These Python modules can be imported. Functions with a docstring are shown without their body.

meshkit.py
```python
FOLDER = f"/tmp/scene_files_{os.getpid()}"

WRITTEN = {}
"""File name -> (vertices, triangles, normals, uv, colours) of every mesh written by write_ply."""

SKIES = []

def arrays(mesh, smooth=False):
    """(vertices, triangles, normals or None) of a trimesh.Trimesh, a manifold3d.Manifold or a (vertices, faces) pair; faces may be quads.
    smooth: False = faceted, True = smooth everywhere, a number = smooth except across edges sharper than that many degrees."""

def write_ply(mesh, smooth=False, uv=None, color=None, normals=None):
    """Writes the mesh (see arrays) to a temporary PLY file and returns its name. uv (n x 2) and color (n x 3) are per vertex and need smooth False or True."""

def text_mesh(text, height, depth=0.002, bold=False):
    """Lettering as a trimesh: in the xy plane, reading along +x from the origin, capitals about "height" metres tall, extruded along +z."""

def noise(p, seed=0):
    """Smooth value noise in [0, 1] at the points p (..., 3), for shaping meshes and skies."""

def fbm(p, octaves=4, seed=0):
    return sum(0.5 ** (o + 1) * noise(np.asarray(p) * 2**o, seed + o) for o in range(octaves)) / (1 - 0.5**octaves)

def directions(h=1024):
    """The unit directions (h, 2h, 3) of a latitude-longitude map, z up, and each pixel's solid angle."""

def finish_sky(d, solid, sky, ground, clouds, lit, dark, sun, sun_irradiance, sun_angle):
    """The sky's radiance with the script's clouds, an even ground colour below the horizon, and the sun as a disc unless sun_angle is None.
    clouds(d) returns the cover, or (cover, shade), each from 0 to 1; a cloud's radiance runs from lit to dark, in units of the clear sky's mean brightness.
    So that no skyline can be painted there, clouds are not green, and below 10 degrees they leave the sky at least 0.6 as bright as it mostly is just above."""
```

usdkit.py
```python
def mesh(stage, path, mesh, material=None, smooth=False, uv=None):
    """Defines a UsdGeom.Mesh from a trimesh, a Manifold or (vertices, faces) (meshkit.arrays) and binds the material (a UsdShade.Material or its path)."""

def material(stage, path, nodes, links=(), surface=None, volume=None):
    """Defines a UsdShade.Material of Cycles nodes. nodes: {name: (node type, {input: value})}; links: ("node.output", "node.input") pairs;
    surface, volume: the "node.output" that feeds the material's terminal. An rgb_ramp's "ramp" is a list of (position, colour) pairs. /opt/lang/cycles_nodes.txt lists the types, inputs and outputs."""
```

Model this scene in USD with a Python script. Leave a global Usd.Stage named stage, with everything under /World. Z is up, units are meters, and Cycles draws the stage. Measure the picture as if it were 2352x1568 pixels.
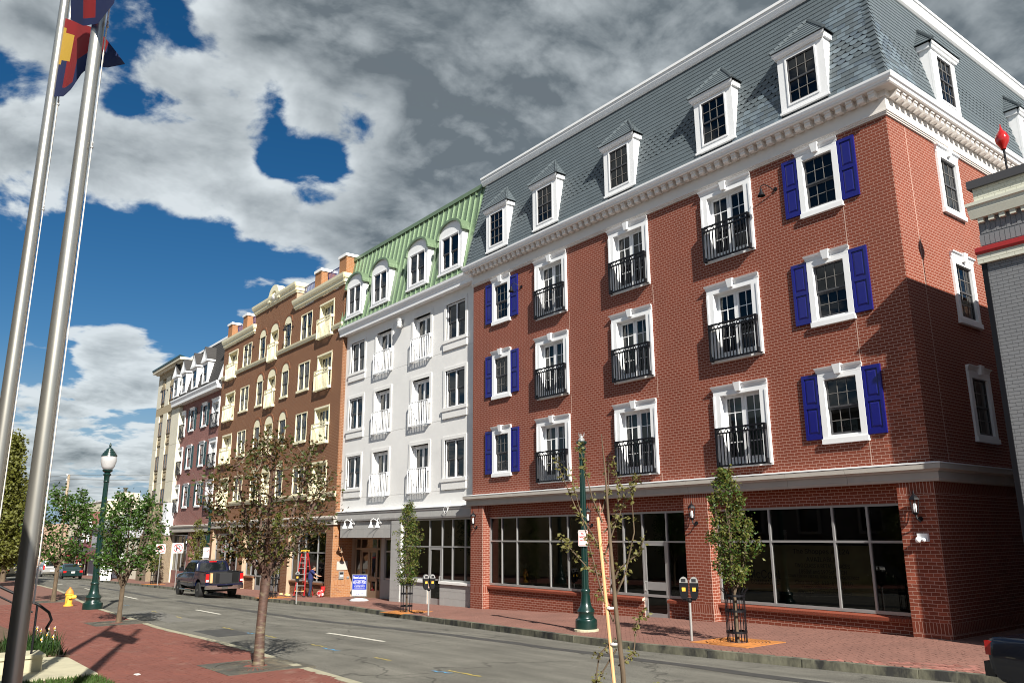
import math, random
import numpy as np, trimesh, usdkit, meshkit, manifold3d
from shapely.geometry import Polygon, box as sbox
from pxr import Usd, UsdGeom, UsdLux, UsdShade, Gf, Sdf

stage = Usd.Stage.CreateInMemory()
UsdGeom.SetStageUpAxis(stage, 'Z'); UsdGeom.SetStageMetersPerUnit(stage, 1.0)
UsdGeom.Xform.Define(stage, '/World'); UsdGeom.Scope.Define(stage, '/World/Looks')
rng = np.random.default_rng(7); random.seed(7)
pi = math.pi

# ---------------------------------------------------------------- camera, sky, sun
CX, CY, CZ, YAW, PITCH, ROLL, FPX = 8.6338, -18.7328, 2.2735, -0.910765, 0.237244, -0.00627, 3188.74
EXPOSURE = 0.95
SUN_EL, SUN_AZ = math.radians(35.0), math.atan2(0.952, -0.305)   # azimuth = atan2(x, y) of the direction towards the sun
SKY_STRENGTH, SUN_INTENSITY = 0.05, 1.25
_f = np.array([math.sin(YAW)*math.cos(PITCH), math.cos(YAW)*math.cos(PITCH), math.sin(PITCH)])
_r = np.array([math.cos(YAW), -math.sin(YAW), 0.0]); _u = np.cross(_r, _f)
_r, _u = math.cos(ROLL)*_r+math.sin(ROLL)*_u, -math.sin(ROLL)*_r+math.cos(ROLL)*_u
cam = UsdGeom.Camera.Define(stage, '/World/camera')
cam.AddTransformOp().Set(Gf.Matrix4d(*_r, 0, *_u, 0, *(-_f), 0, CX, CY, CZ, 1))
cam.CreateHorizontalApertureAttr(36.0); cam.CreateVerticalApertureAttr(36.0*682/1024)
cam.CreateFocalLengthAttr(36.0*FPX/4096); cam.CreateClippingRangeAttr(Gf.Vec2f(0.1, 5000)); cam.CreateExposureAttr(EXPOSURE)

def cloud_sky():
    n, l = {}, []
    def N(k, kind, ins=None, **kw):
        n[k] = (kind, kw)
        for sock, src in (ins or {}).items():
            l.append((src, f'{k}.{sock}'))
        return k
    def math2(k, op, a, b, **kw):
        ins, c = {}, dict(math_type=op, **kw)
        for s_, v in (('value1', a), ('value2', b)):
            if isinstance(v, str): ins[s_] = v
            else: c[s_] = float(v)
        N(k, 'math', ins, **c); return k+'.value'
    def mr(k, src, a, b, c, d, smooth=False): N(k, 'map_range', {'value': src}, from_min=a, from_max=b, to_min=c, to_max=d, clamp=True, range_type='smoothstep' if smooth else 'linear'); return k+'.result'
    N('sky', 'sky_texture', None, sky_type='single_scattering', sun_disc=False, sun_elevation=SUN_EL, sun_rotation=SUN_AZ, altitude=200.0, air_density=1.0, aerosol_density=0.15, ozone_density=3.0)
    N('tc', 'texture_coordinate'); N('sep', 'separate_xyz', {'vector': 'tc.generated'})
    # clouds lie on a flat layer: direction / (height + offset)
    den = math2('den', 'add', math2('zm', 'maximum', 'sep.z', 0.0), 0.16)
    N('p', 'combine_xyz', {'x': math2('px', 'divide', 'sep.x', den), 'y': math2('py', 'divide', 'sep.y', den)}, z=CLOUD_SEED)
    N('warp', 'noise_texture', {'vector': 'p.vector'}, scale=1.3, detail=3.0); N('w0', 'vector_math', {'vector1': 'warp.color'}, math_type='subtract', vector2=(.5, .5, .5)); N('w1', 'vector_math', {'vector1': 'w0.vector'}, math_type='scale', scale=0.35)
    N('q', 'vector_math', {'vector1': 'p.vector', 'vector2': 'w1.vector'}, math_type='add')
    sx, sy = math.sin(SUN_AZ)*0.035, math.cos(SUN_AZ)*0.035
    N('q2', 'vector_math', {'vector1': 'q.vector'}, math_type='add', vector2=(sx, sy, 0.03))
    kw = dict(scale=2.9, detail=12.0, roughness=0.55)
    N('big', 'noise_texture', {'vector': 'q.vector'}, **kw); N('big2', 'noise_texture', {'vector': 'q2.vector'}, **kw)
    N('shd', 'noise_texture', {'vector': 'q2.vector'}, scale=0.8, detail=4.0, roughness=0.5)
    last = math2('bigc', 'multiply_add', 'big.fac', 1.9, value3=-0.45)
    for i, (d, rad, amt) in enumerate(CLOUD_BLOBS):   # openings and banks at directions of the real sky
        d = np.array(d)/np.linalg.norm(d); N(f'dot{i}', 'vector_math', {'vector1': 'tc.generated'}, math_type='dot_product', vector2=tuple(d))
        last = math2(f'add{i}', 'add', last, mr(f'mr{i}', f'dot{i}.value', math.cos(rad), math.cos(rad*0.2), 0.0, amt, True))
    cov = math2('covh', 'multiply', mr('cov', last, 0.445, 0.585, 0.0, 1.0, True), mr('hz', 'sep.z', 0.0, 0.05, 0.0, 0.9, True))
    relief = math2('rel', 'multiply', math2('dif', 'subtract', 'big.fac', 'big2.fac'), 3.6)
    thick = mr('thick', last, 0.47, 1.0, 0.0, 0.78)
    s = math2('s1', 'subtract', thick, relief); s = math2('s2', 'add', s, mr('sh1', 'shd.fac', 0.35, 0.65, -0.24, 0.24)); s = math2('s3', 'add', s, 0.0, use_clamp=True)
    N('ramp', 'rgb_ramp', {'fac': s}, ramp=[(0.0, CLOUD_LIT), (0.5, tuple(0.5*a+0.5*b for a, b in zip(CLOUD_LIT, CLOUD_DARK))), (1.0, CLOUD_DARK)])
    N('deep', 'hsv', {'color': 'sky.color'}, saturation=1.35, value=0.72)
    N('low', 'mix', {'fac': mr('hz2', 'sep.z', 0.0, 0.22, 1.0, 0.0, True), 'color1': 'deep.color'}, mix_type='mix', color2=(3.3, 4.6, 5.9))
    N('mx', 'mix', {'fac': cov, 'color1': 'low.color', 'color2': 'ramp.color'}, mix_type='mix')
    N('bg', 'background_shader', {'color': 'mx.color'}, strength=SKY_STRENGTH)
    return usdkit.material(stage, '/World/Looks/sky_air', n, l, surface='bg.background')
CLOUD_SEED = 4.0
CLOUD_LIT, CLOUD_DARK = (8.0, 8.6, 8.8), (1.7, 2.0, 2.15)
CLOUD_BLOBS = []
def _dir(px, py):   # a direction of the real sky
    v = _f + _r*(px-1176)/1831 - _u*(py-784)/1831
    return v/np.linalg.norm(v)
for px, py, rad, amt in ((375, 105, .11, -.36), (320, 50, .06, -.2), (770, 290, .13, -.42), (700, 400, .07, -.25), (850, 250, .05, -.2), (570, 225, .06, -.2), (30, 190, .07, -.25), (330, 700, .16, -.17), (100, 670, .15, -.18), (500, 740, .12, -.17), (580, 590, .09, -.12), (250, 560, .09, -.12), (450, 480, .06, -.08), (60, 600, .09, -.10),
                         (560, 400, .16, .12), (250, 330, .22, .20), (600, 80, .2, .22), (950, 420, .17, .22), (290, 845, .065, .42), (140, 970, .12, .12), (540, 640, .05, .20), (1300, 150, .45, .36), (1900, 60, .45, .40), (200, 30, .1, .12)):
    CLOUD_BLOBS.append((_dir(px, py), rad, amt))
dome = UsdLux.DomeLight.Define(stage, '/World/sky')
dome.GetPrim().SetCustomDataByKey('kind', 'structure')
UsdShade.MaterialBindingAPI.Apply(dome.GetPrim()).Bind(cloud_sky())
sun = UsdLux.DistantLight.Define(stage, '/World/sun')
sun.CreateIntensityAttr(SUN_INTENSITY); sun.CreateNormalizeAttr(True); sun.CreateAngleAttr(0.5); sun.CreateColorAttr(Gf.Vec3f(1.0, 0.95, 0.86))
_to = np.array([math.sin(SUN_AZ)*math.cos(SUN_EL), math.cos(SUN_AZ)*math.cos(SUN_EL), math.sin(SUN_EL)])
_zx = np.cross([0, 0, 1.0], _to); _zx /= np.linalg.norm(_zx); _zy = np.cross(_to, _zx)
sun.AddTransformOp().Set(Gf.Matrix4d(*_zx, 0, *_zy, 0, *_to, 0, 0, 0, 50, 1))

# ---------------------------------------------------------------- materials
def M(name, col, rough=0.6, metal=0.0, var=0.0, vs=3.0, isl=0.0, hue=0.0, bump=0.0, bs=30.0, spec=0.5, coat=0.0, dirt=None, transl=0.0, stretch=(1, 1, 1), alpha=None):
    n = {'p': ('principled_bsdf', dict(roughness=rough, metallic=metal, specular_ior_level=spec, coat_weight=coat, base_color=col))}; l = []
    n['g'] = ('geometry', {})
    n['map'] = ('mapping', dict(scale=stretch)); l.append(('g.position', 'map.vector'))
    src = None
    if dirt:   # dirt = (colour, scale, low, high)
        n['dn'] = ('noise_texture', dict(scale=dirt[1], detail=6.0, roughness=0.62)); n['dr'] = ('map_range', dict(from_min=dirt[2], from_max=dirt[3], to_min=0.0, to_max=1.0, clamp=True))
        n['dm'] = ('mix', dict(mix_type='mix', color1=col, color2=dirt[0])); l += [('map.vector', 'dn.vector'), ('dn.fac', 'dr.value'), ('dr.result', 'dm.fac')]; src = 'dm.color'
    if var or isl or hue:
        n['h'] = ('hsv', dict(color=col)); val = None
        if src: l.append((src, 'h.color'))
        if var:
            n['vn'] = ('noise_texture', dict(scale=vs, detail=5.0, roughness=0.6)); n['vr'] = ('map_range', dict(from_min=0.25, from_max=0.75, to_min=1-var, to_max=1+var)); l += [('map.vector', 'vn.vector'), ('vn.fac', 'vr.value')]; val = 'vr.result'
        if isl:
            n['ir'] = ('map_range', dict(from_min=0.0, from_max=1.0, to_min=1-isl, to_max=1+isl)); l.append(('g.random_per_island', 'ir.value'))
            if val: n['im'] = ('math', dict(math_type='multiply')); l += [(val, 'im.value1'), ('ir.result', 'im.value2')]; val = 'im.value'
            else: val = 'ir.result'
        if hue:
            n['w'] = ('white_noise_texture', dict(dimensions='1D')); n['hr'] = ('map_range', dict(from_min=0.0, from_max=1.0, to_min=0.5-hue, to_max=0.5+hue)); l += [('g.random_per_island', 'w.w'), ('w.value', 'hr.value'), ('hr.result', 'h.hue')]
        if val: l.append((val, 'h.value'))
        src = 'h.color'
    if src: l.append((src, 'p.base_color'))
    if bump:
        n['bn'] = ('noise_texture', dict(scale=bs, detail=4.0, roughness=0.6)); n['b'] = ('bump', dict(strength=bump, distance=0.01)); l += [('map.vector', 'bn.vector'), ('bn.fac', 'b.height'), ('b.normal', 'p.normal')]
    out = 'p.BSDF'
    if transl:
        n['t'] = ('translucent_bsdf', dict(color=tuple(min(1, c*1.6) for c in col))); n['mc'] = ('mix_closure', dict(fac=transl)); l += [('p.BSDF', 'mc.closure1'), ('t.BSDF', 'mc.closure2')]
        if src: l.append((src, 't.color'))
        out = 'mc.closure'
    return usdkit.material(stage, '/World/Looks/'+name, n, l, surface=out)

def glassmat(name, tint, ior=1.5, rough=0.0, refl=(1, 1, 1)):
    n = {'f': ('fresnel', dict(IOR=ior)), 't': ('transparent_bsdf', dict(color=tint)), 'g': ('glossy_bsdf', dict(color=refl, roughness=rough)), 'm': ('mix_closure', {})}
    return usdkit.material(stage, '/World/Looks/'+name, n, [('f.fac', 'm.fac'), ('t.BSDF', 'm.closure1'), ('g.BSDF', 'm.closure2')], surface='m.closure')

def brickmat(name, c1, c2, mortar, bw, bh, axis='x'):   # for far-off walls only
    n = {'g': ('geometry', {}), 's': ('separate_xyz', {}), 'c': ('combine_xyz', {}), 'b': ('brick_texture', dict(color1=c1, color2=c2, mortar=mortar, scale=1.0, mortar_size=bh*0.07, brick_width=bw, row_height=bh, bias=-0.1)), 'p': ('principled_bsdf', dict(roughness=0.85)), 'a': ('math', dict(math_type='add'))}
    l = [('g.position', 's.vector'), ('s.x', 'a.value1'), ('s.y', 'a.value2'), ('a.value', 'c.x'), ('s.z', 'c.y'), ('c.vector', 'b.vector'), ('b.color', 'p.base_color')]
    return usdkit.material(stage, '/World/Looks/'+name, n, l, surface='p.BSDF')

m = {}
m['brick'] = M('red_brick', (0.25, 0.050, 0.023), 0.85, isl=0.28, hue=0.010, var=0.12, vs=1.3, bump=0.25, bs=60)
m['brick_dark'] = M('dark_red_brick', (0.20, 0.044, 0.022), 0.85, var=0.2, vs=8, bump=0.25, bs=60)
m['brick_light'] = M('light_red_brick', (0.27, 0.064, 0.032), 0.85, var=0.2, vs=8, bump=0.25, bs=60)
m['mortar'] = M('mortar', (0.56, 0.40, 0.33), 0.95, var=0.12, vs=4)
m['brown'] = M('brown_brick', (0.235, 0.092, 0.038), 0.88, isl=0.28, hue=0.008, var=0.12, vs=1.2, bump=0.2, bs=60)
m['brown_mortar'] = M('brown_mortar', (0.40, 0.29, 0.20), 0.95, var=0.1)
m['tan_brick'] = M('tan_brick', (0.40, 0.17, 0.065), 0.88, isl=0.25, hue=0.008, var=0.1)
m['far_brick'] = brickmat('far_red_brick', (0.20, 0.055, 0.042), (0.14, 0.038, 0.030), (0.42, 0.33, 0.30), 0.203, 0.0813)
m['olive_brick'] = brickmat('olive_brick', (0.17, 0.12, 0.07), (0.12, 0.085, 0.05), (0.38, 0.33, 0.26), 0.203, 0.0813)
m['maroon_brick'] = brickmat('maroon_brick', (0.15, 0.05, 0.04), (0.11, 0.035, 0.03), (0.2, 0.12, 0.1), 0.22, 0.085)
m['white'] = M('white_trim_paint', (0.78, 0.79, 0.80), 0.45, var=0.03, vs=1.5)
m['offwhite'] = M('cornice_paint', (0.70, 0.66, 0.62), 0.5, var=0.04, vs=1.0)
m['cream'] = M('cream_trim_paint', (0.76, 0.71, 0.50), 0.5, var=0.04, vs=1.5)
m['stucco'] = M('white_stucco', (0.72, 0.715, 0.70), 0.9, var=0.06, vs=0.8, bump=0.2, bs=90)
m['stone'] = M('cast_stone', (0.43, 0.40, 0.36), 0.85, var=0.08, vs=2.0, isl=0.05)
m['graystone'] = M('gray_block', (0.36, 0.355, 0.345), 0.85, var=0.06, vs=2.0, isl=0.05)
m['beige_stone'] = M('beige_stone', (0.60, 0.57, 0.46), 0.85, var=0.06, vs=1.5)
m['blue'] = M('blue_shutter_paint', (0.006, 0.007, 0.14), 0.35, coat=0.2, var=0.05)
m['teal'] = M('dark_teal_paint', (0.012, 0.05, 0.055), 0.4)
m['railblue'] = M('blue_rail_paint', (0.025, 0.03, 0.13), 0.4)
m['black'] = M('black_paint', (0.004, 0.004, 0.006), 0.5, spec=0.3)
m['sash'] = M('gray_sash', (0.055, 0.055, 0.06), 0.5)
m['muntin'] = M('gray_muntin', (0.16, 0.15, 0.14), 0.5)
m['alu'] = M('aluminium', (0.42, 0.42, 0.42), 0.38, metal=0.55, var=0.05)
m['galv'] = M('galvanised_steel', (0.45, 0.45, 0.44), 0.4, metal=0.6, var=0.1, vs=14)
m['bronze'] = M('bronze_frame', (0.22, 0.16, 0.11), 0.45, metal=0.3)
m['glass'] = glassmat('window_glass', (0.50, 0.52, 0.52))
m['shopglass'] = glassmat('shop_glass', (0.42, 0.43, 0.42), 1.45)
m['clear'] = glassmat('lamp_glass', (0.92, 0.92, 0.92), 1.3, 0.05)
m['inside'] = M('dark_interior', (0.018, 0.018, 0.02), 0.9)
m['screen'] = M('dark_screen', (0.014, 0.015, 0.015), 0.8)
m['curtain'] = M('curtain', (0.30, 0.40, 0.36), 0.9, var=0.25, vs=5, stretch=(6, 6, .3))
m['slate'] = M('blue_gray_slate', (0.098, 0.122, 0.136), 0.6, isl=0.13, var=0.1, vs=2.0, bump=0.15, bs=50)
m['slate_under'] = M('roof_underlay', (0.02, 0.028, 0.035), 0.8)
m['green'] = M('green_metal_roof', (0.155, 0.225, 0.135), 0.38, metal=0.25, var=0.08, vs=1.0)
m['shingle'] = M('gray_shingle', (0.075, 0.07, 0.068), 0.85, isl=0.45, var=0.12, vs=3)
m['asphalt'] = None
m['granite'] = M('granite_kerb', (0.16, 0.155, 0.11), 0.85, var=0.45, vs=5, isl=0.18, bump=0.6, bs=18, dirt=((0.03, 0.03, 0.028), 2.3, 0.45, 0.62), stretch=(1, 1, .5))
m['nkerb'] = M('concrete_kerb', (0.33, 0.31, 0.22), 0.9, var=0.2, vs=4, isl=0.08)
m['concrete'] = M('concrete', (0.42, 0.39, 0.27), 0.9, var=0.2, vs=2.5, bump=0.2, bs=40)
m['paver'] = M('pink_brick_paver', (0.28, 0.13, 0.10), 0.85, isl=0.32, hue=0.012, var=0.2, vs=0.8)
m['paver2'] = M('red_brick_paver', (0.195, 0.062, 0.044), 0.85, isl=0.14, hue=0.006, var=0.16, vs=0.9, dirt=((0.27, 0.15, 0.115), 1.7, 0.58, 0.75))
m['sand'] = M('paver_joint', (0.16, 0.075, 0.056), 0.95, var=0.2, vs=3)
m['lampgreen'] = M('dark_green_paint', (0.004, 0.022, 0.018), 0.28, coat=0.4, var=0.1, vs=6)
m['rust'] = M('rusty_iron', (0.42, 0.16, 0.035), 0.9, var=0.35, vs=9)
m['iron'] = M('dark_iron', (0.075, 0.072, 0.06), 0.75, metal=0.2, var=0.3, vs=4, dirt=((0.14, 0.12, 0.085), 3, .45, .65))
m['bark'] = M('tree_bark', (0.10, 0.072, 0.045), 0.9, var=0.4, vs=14, bump=0.6, bs=30, stretch=(1, 1, .35))
m['cherrybark'] = M('cherry_bark', (0.085, 0.048, 0.036), 0.6, var=0.4, vs=9, bump=0.6, bs=22, dirt=((0.17, 0.14, 0.09), 4.0, .5, .62), stretch=(1, 1, 4.0))
m['tyre'] = M('tyre_rubber', (0.012, 0.012, 0.012), 0.85)
m['chrome'] = M('chrome', (0.75, 0.75, 0.75), 0.12, metal=1.0)
m['carglass'] = M('car_glass', (0.006, 0.008, 0.01), 0.05, spec=0.8)
m['taillight'] = M('red_lens', (0.45, 0.01, 0.01), 0.2, coat=0.6)
m['amber'] = M('amber_lens', (0.55, 0.16, 0.02), 0.2, coat=0.6)
m['signwhite'] = M('sign_white', (0.80, 0.80, 0.78), 0.5)
m['signred'] = M('sign_red', (0.50, 0.02, 0.02), 0.5)
m['signblack'] = M('sign_black', (0.012, 0.012, 0.015), 0.5)
m['signblue'] = M('sign_blue', (0.012, 0.035, 0.36), 0.5)
m['yellow'] = M('yellow_paint', (0.75, 0.42, 0.05), 0.45, var=0.15, vs=12, dirt=((0.55, 0.14, 0.03), 7, .58, .75))
m['pole'] = M('brushed_pole_metal', (0.42, 0.41, 0.37), 0.34, metal=0.85, var=0.05, vs=3)
m['rope'] = M('rope', (0.62, 0.60, 0.56), 0.9)
m['redglass'] = M('red_finial', (0.36, 0.010, 0.008), 0.15, coat=0.8)
m['wood'] = M('bare_stake_wood', (0.62, 0.36, 0.17), 0.8, var=0.2, vs=10, stretch=(1, 1, .1))
m['leaf_cherry'] = M('cherry_leaf', (0.115, 0.135, 0.025), 0.55, isl=0.5, hue=0.055, transl=0.3)
m['leaf_green'] = M('green_leaf', (0.085, 0.185, 0.018), 0.5, isl=0.5, hue=0.02, transl=0.32)
m['leaf_olive'] = M('olive_leaf', (0.25, 0.255, 0.04), 0.55, isl=0.5, hue=0.05, transl=0.3)
m['leaf_pale'] = M('pale_leaf', (0.26, 0.24, 0.07), 0.55, isl=0.4, hue=0.03, transl=0.35)
m['leaf_dark'] = M('dark_leaf', (0.05, 0.075, 0.014), 0.55, isl=0.5, hue=0.03, transl=0.25)
m['grass'] = M('grass', (0.075, 0.15, 0.018), 0.7, isl=0.4, hue=0.02, transl=0.25)
m['soil'] = M('soil', (0.10, 0.06, 0.035), 0.95, var=0.4, vs=9, bump=0.5, bs=25)
m['skin'] = M('skin', (0.42, 0.23, 0.15), 0.55, var=0.05)
m['navy'] = M('navy_cloth', (0.012, 0.016, 0.085), 0.85, var=0.15, vs=8)
m['jeans'] = M('dark_jeans', (0.012, 0.018, 0.05), 0.85, var=0.2, vs=9)
m['hair'] = M('dark_hair', (0.012, 0.009, 0.007), 0.6)
# ---------------------------------------------------------------- helpers
NAMES, ORIGIN = {}, {}
def numbered(path):
    k = NAMES.get(path, -1)+1; NAMES[path] = k
    return path if k == 0 else f'{path}_{k:03d}'
GROUPS = {'street lamp': 'green lamp posts along the street', 'tree guard': 'black tree guards on the far pavement', 'tree grate': 'iron grates around the street trees', 'parking meter': 'parking meters along the far kerb', 'flagpole': 'two metal flagpoles', 'flag': 'flags on the flagpoles', 'tree': 'trees planted along the street', 'road marking': 'painted marks on the road', 'road seam': 'dark seams along the road', 'road patch': 'repair patches in the road', 'car': 'cars along the street', 'wire': 'overhead wires on the utility pole', 'bag': 'bags lying on the far pavement', 'building': 'buildings along the street', 'person': 'people on the street'}
def data(prim, label=None, cat=None, group=None, kind=None):
    if cat and not group: group = 'no parking signs' if prim.GetName().startswith('no_parking') else GROUPS.get(cat)
    for k, v in (('label', label), ('category', cat), ('group', group), ('kind', kind)):
        if v: prim.SetCustomDataByKey(k, v)
def thing(name, label, cat, loc=(0, 0, 0), rotz=None, group=None, kind=None):
    p = numbered('/World/'+name); x = UsdGeom.Xform.Define(stage, p); x.AddTranslateOp().Set(Gf.Vec3d(*map(float, loc)))
    ORIGIN[p] = np.zeros(3) if rotz is not None else np.array(loc, float)
    if rotz is not None: x.AddRotateZOp().Set(math.degrees(rotz))
    data(x.GetPrim(), label, cat, group, kind); return p
def obj(name, mb, mat, parent=None, smooth=False, label=None, cat=None, group=None, kind=None):
    if isinstance(mb, MB):
        if not mb.v: return None
        V, F = mb.arrays()
    else: V, F, _ = meshkit.arrays(mb)
    p = numbered((parent or '/World')+'/'+name)
    o = ORIGIN.get(parent, np.zeros(3)); ORIGIN[p] = o
    pr = usdkit.mesh(stage, p, trimesh.Trimesh(V-o, F, process=False), m[mat] if isinstance(mat, str) else mat, smooth=smooth)
    data(pr.GetPrim(), label, cat, group, kind); return p
def copy(src, loc, rotz=None, label=None, group=None):
    prim = stage.GetPrimAtPath(src); was = prim.GetCustomData()
    import re
    p = numbered(re.sub(r'_\d{3}$', '', src)); x = UsdGeom.Xform.Define(stage, p)
    x.AddTranslateOp().Set(Gf.Vec3d(*map(float, loc)))
    if rotz is not None: x.AddRotateZOp().Set(math.degrees(rotz))
    elif any(op.GetOpName() == 'xformOp:rotateZ' for op in UsdGeom.Xformable(prim).GetOrderedXformOps()): x.AddRotateZOp().Set(0.0)
    x.GetPrim().GetReferences().AddInternalReference(src); x.GetPrim().SetInstanceable(True)
    data(x.GetPrim(), label or was['label'], was['category'], group or was.get('group')); return p

class MB:
    def __init__(s): s.v, s.f, s.n = [], [], 0
    def add(s, V, F):
        V = np.asarray(V, float).reshape(-1, 3); s.v.append(V); s.f.append(np.asarray(F, int).reshape(-1, 3)+s.n); s.n += len(V); return s
    def arrays(s): return np.vstack(s.v), np.vstack(s.f)
    def box(s, x0, x1, y0, y1, z0, z1):
        V = [(x, y, z) for z in (z0, z1) for y in (y0, y1) for x in (x0, x1)]
        return s.add(V, [(0,2,1),(1,2,3),(4,5,6),(5,7,6),(0,1,4),(1,5,4),(2,6,3),(3,6,7),(0,4,2),(2,4,6),(1,3,5),(3,7,5)])
    def hexa(s, b, t):   # bottom quad, top quad (ccw from above)
        return s.add(list(b)+list(t), [(0,2,1),(0,3,2),(4,5,6),(4,6,7),(0,1,5),(0,5,4),(1,2,6),(1,6,5),(2,3,7),(2,7,6),(3,0,4),(3,4,7)])
    def quad(s, *p): return s.add(p, [(0,1,2),(0,2,3)])
    def poly(s, P, to3, a, b):   # polygon (2D) extruded; to3(u, v, w)
        P = np.asarray(P, float); area = np.sum(P[:,0]*np.roll(P[:,1],-1)-np.roll(P[:,0],-1)*P[:,1])
        if area < 0: P = P[::-1]
        n = len(P); v2, f2 = trimesh.creation.triangulate_polygon(Polygon(P), engine='earcut')
        kd = [int(np.argmin(((P-q)**2).sum(1))) for q in np.asarray(v2)]; f2 = np.array([[kd[i] for i in t] for t in f2])
        V = [to3(u, v, a) for u, v in P]+[to3(u, v, b) for u, v in P]; F = [tuple(t[::-1]) for t in f2]+[tuple(i+n for i in t) for t in f2]
        for i in range(n): j = (i+1) % n; F += [(i, j, j+n), (i, j+n, i+n)]
        return s.add(V, F)
    def px(s, P, x0, x1): return s.poly(P, lambda u, v, w: (w, u, v), x0, x1)      # (y,z) profile along x
    def py(s, P, y0, y1): return s.poly(P, lambda u, v, w: (u, w, v), y0, y1)      # (x,z) profile along y
    def pz(s, P, z0, z1): return s.poly(P, lambda u, v, w: (u, v, w), z0, z1)
    def mould(s, P, face, a0, a1, axis='x', m0=0.0, m1=0.0):   # (d,z) profile, d outwards; mitred ends
        def to3(d, z, w):
            a = a0-m0*d if w == 0 else a1+m1*d
            return (a, face-d, z) if axis == 'x' else (face+d, a, z)
        return s.poly(P, to3, 0, 1)
    def tube(s, pts, r, sides=8, cap=True):
        p = np.asarray(pts, float); r = np.broadcast_to(np.asarray(r, float), (len(p),))
        t = np.gradient(p, axis=0) if len(p) > 1 else p; t /= np.linalg.norm(t, axis=1, keepdims=True)+1e-12
        ref = np.array([0, 0, 1.0]) if abs(t[0,2]) < .9 else np.array([1.0, 0, 0])
        A = []; a = np.cross(t[0], ref); a /= np.linalg.norm(a)
        for i in range(len(p)):
            a = a-t[i]*np.dot(a, t[i]); a /= np.linalg.norm(a)+1e-12; A.append(a.copy())
        A = np.array(A); B = np.cross(t, A); ang = np.arange(sides)*2*pi/sides
        V = (p[:,None]+r[:,None,None]*(np.cos(ang)[None,:,None]*A[:,None]+np.sin(ang)[None,:,None]*B[:,None])).reshape(-1,3)
        F = []
        for i in range(len(p)-1):
            for j in range(sides):
                k = (j+1) % sides; a0, b0 = i*sides+j, i*sides+k; F += [(a0, b0, b0+sides), (a0, b0+sides, a0+sides)]
        if cap:
            n = len(V); V = np.vstack([V, p[:1], p[-1:]]); q = (len(p)-1)*sides
            for j in range(sides): k = (j+1) % sides; F += [(n, k, j), (n+1, q+j, q+k)]
        return s.add(V, F)
    def bar(s, a, b, r, sides=6): return s.tube([a, b], r, sides)
    def lathe(s, prof, at=(0, 0, 0), segs=16, flute=0, fd=0.0):
        prof = np.asarray(prof, float); ang = np.arange(segs)*2*pi/segs; V = []
        for r, z in prof:
            rr = r*(1-fd*(np.arange(segs) % 2)) if flute and r > flute else r*np.ones(segs)
            V.append(np.stack([at[0]+rr*np.cos(ang), at[1]+rr*np.sin(ang), np.full(segs, at[2]+z)], -1))
        V = np.vstack(V); F = []
        for i in range(len(prof)-1):
            for j in range(segs): k = (j+1) % segs; a0, b0 = i*segs+j, i*segs+k; F += [(a0, b0, b0+segs), (a0, b0+segs, a0+segs)]
        n = len(V); V = np.vstack([V, [[at[0], at[1], at[2]+prof[0][1]], [at[0], at[1], at[2]+prof[-1][1]]]]); q = (len(prof)-1)*segs
        for j in range(segs): k = (j+1) % segs; F += [(n, k, j), (n+1, q+j, q+k)]
        return s.add(V, F)
    def ball(s, c, r, sub=2, sc=(1, 1, 1)):
        k = trimesh.creation.icosphere(sub, r); return s.add(np.array(k.vertices)*sc+np.array(c), k.faces)
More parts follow.
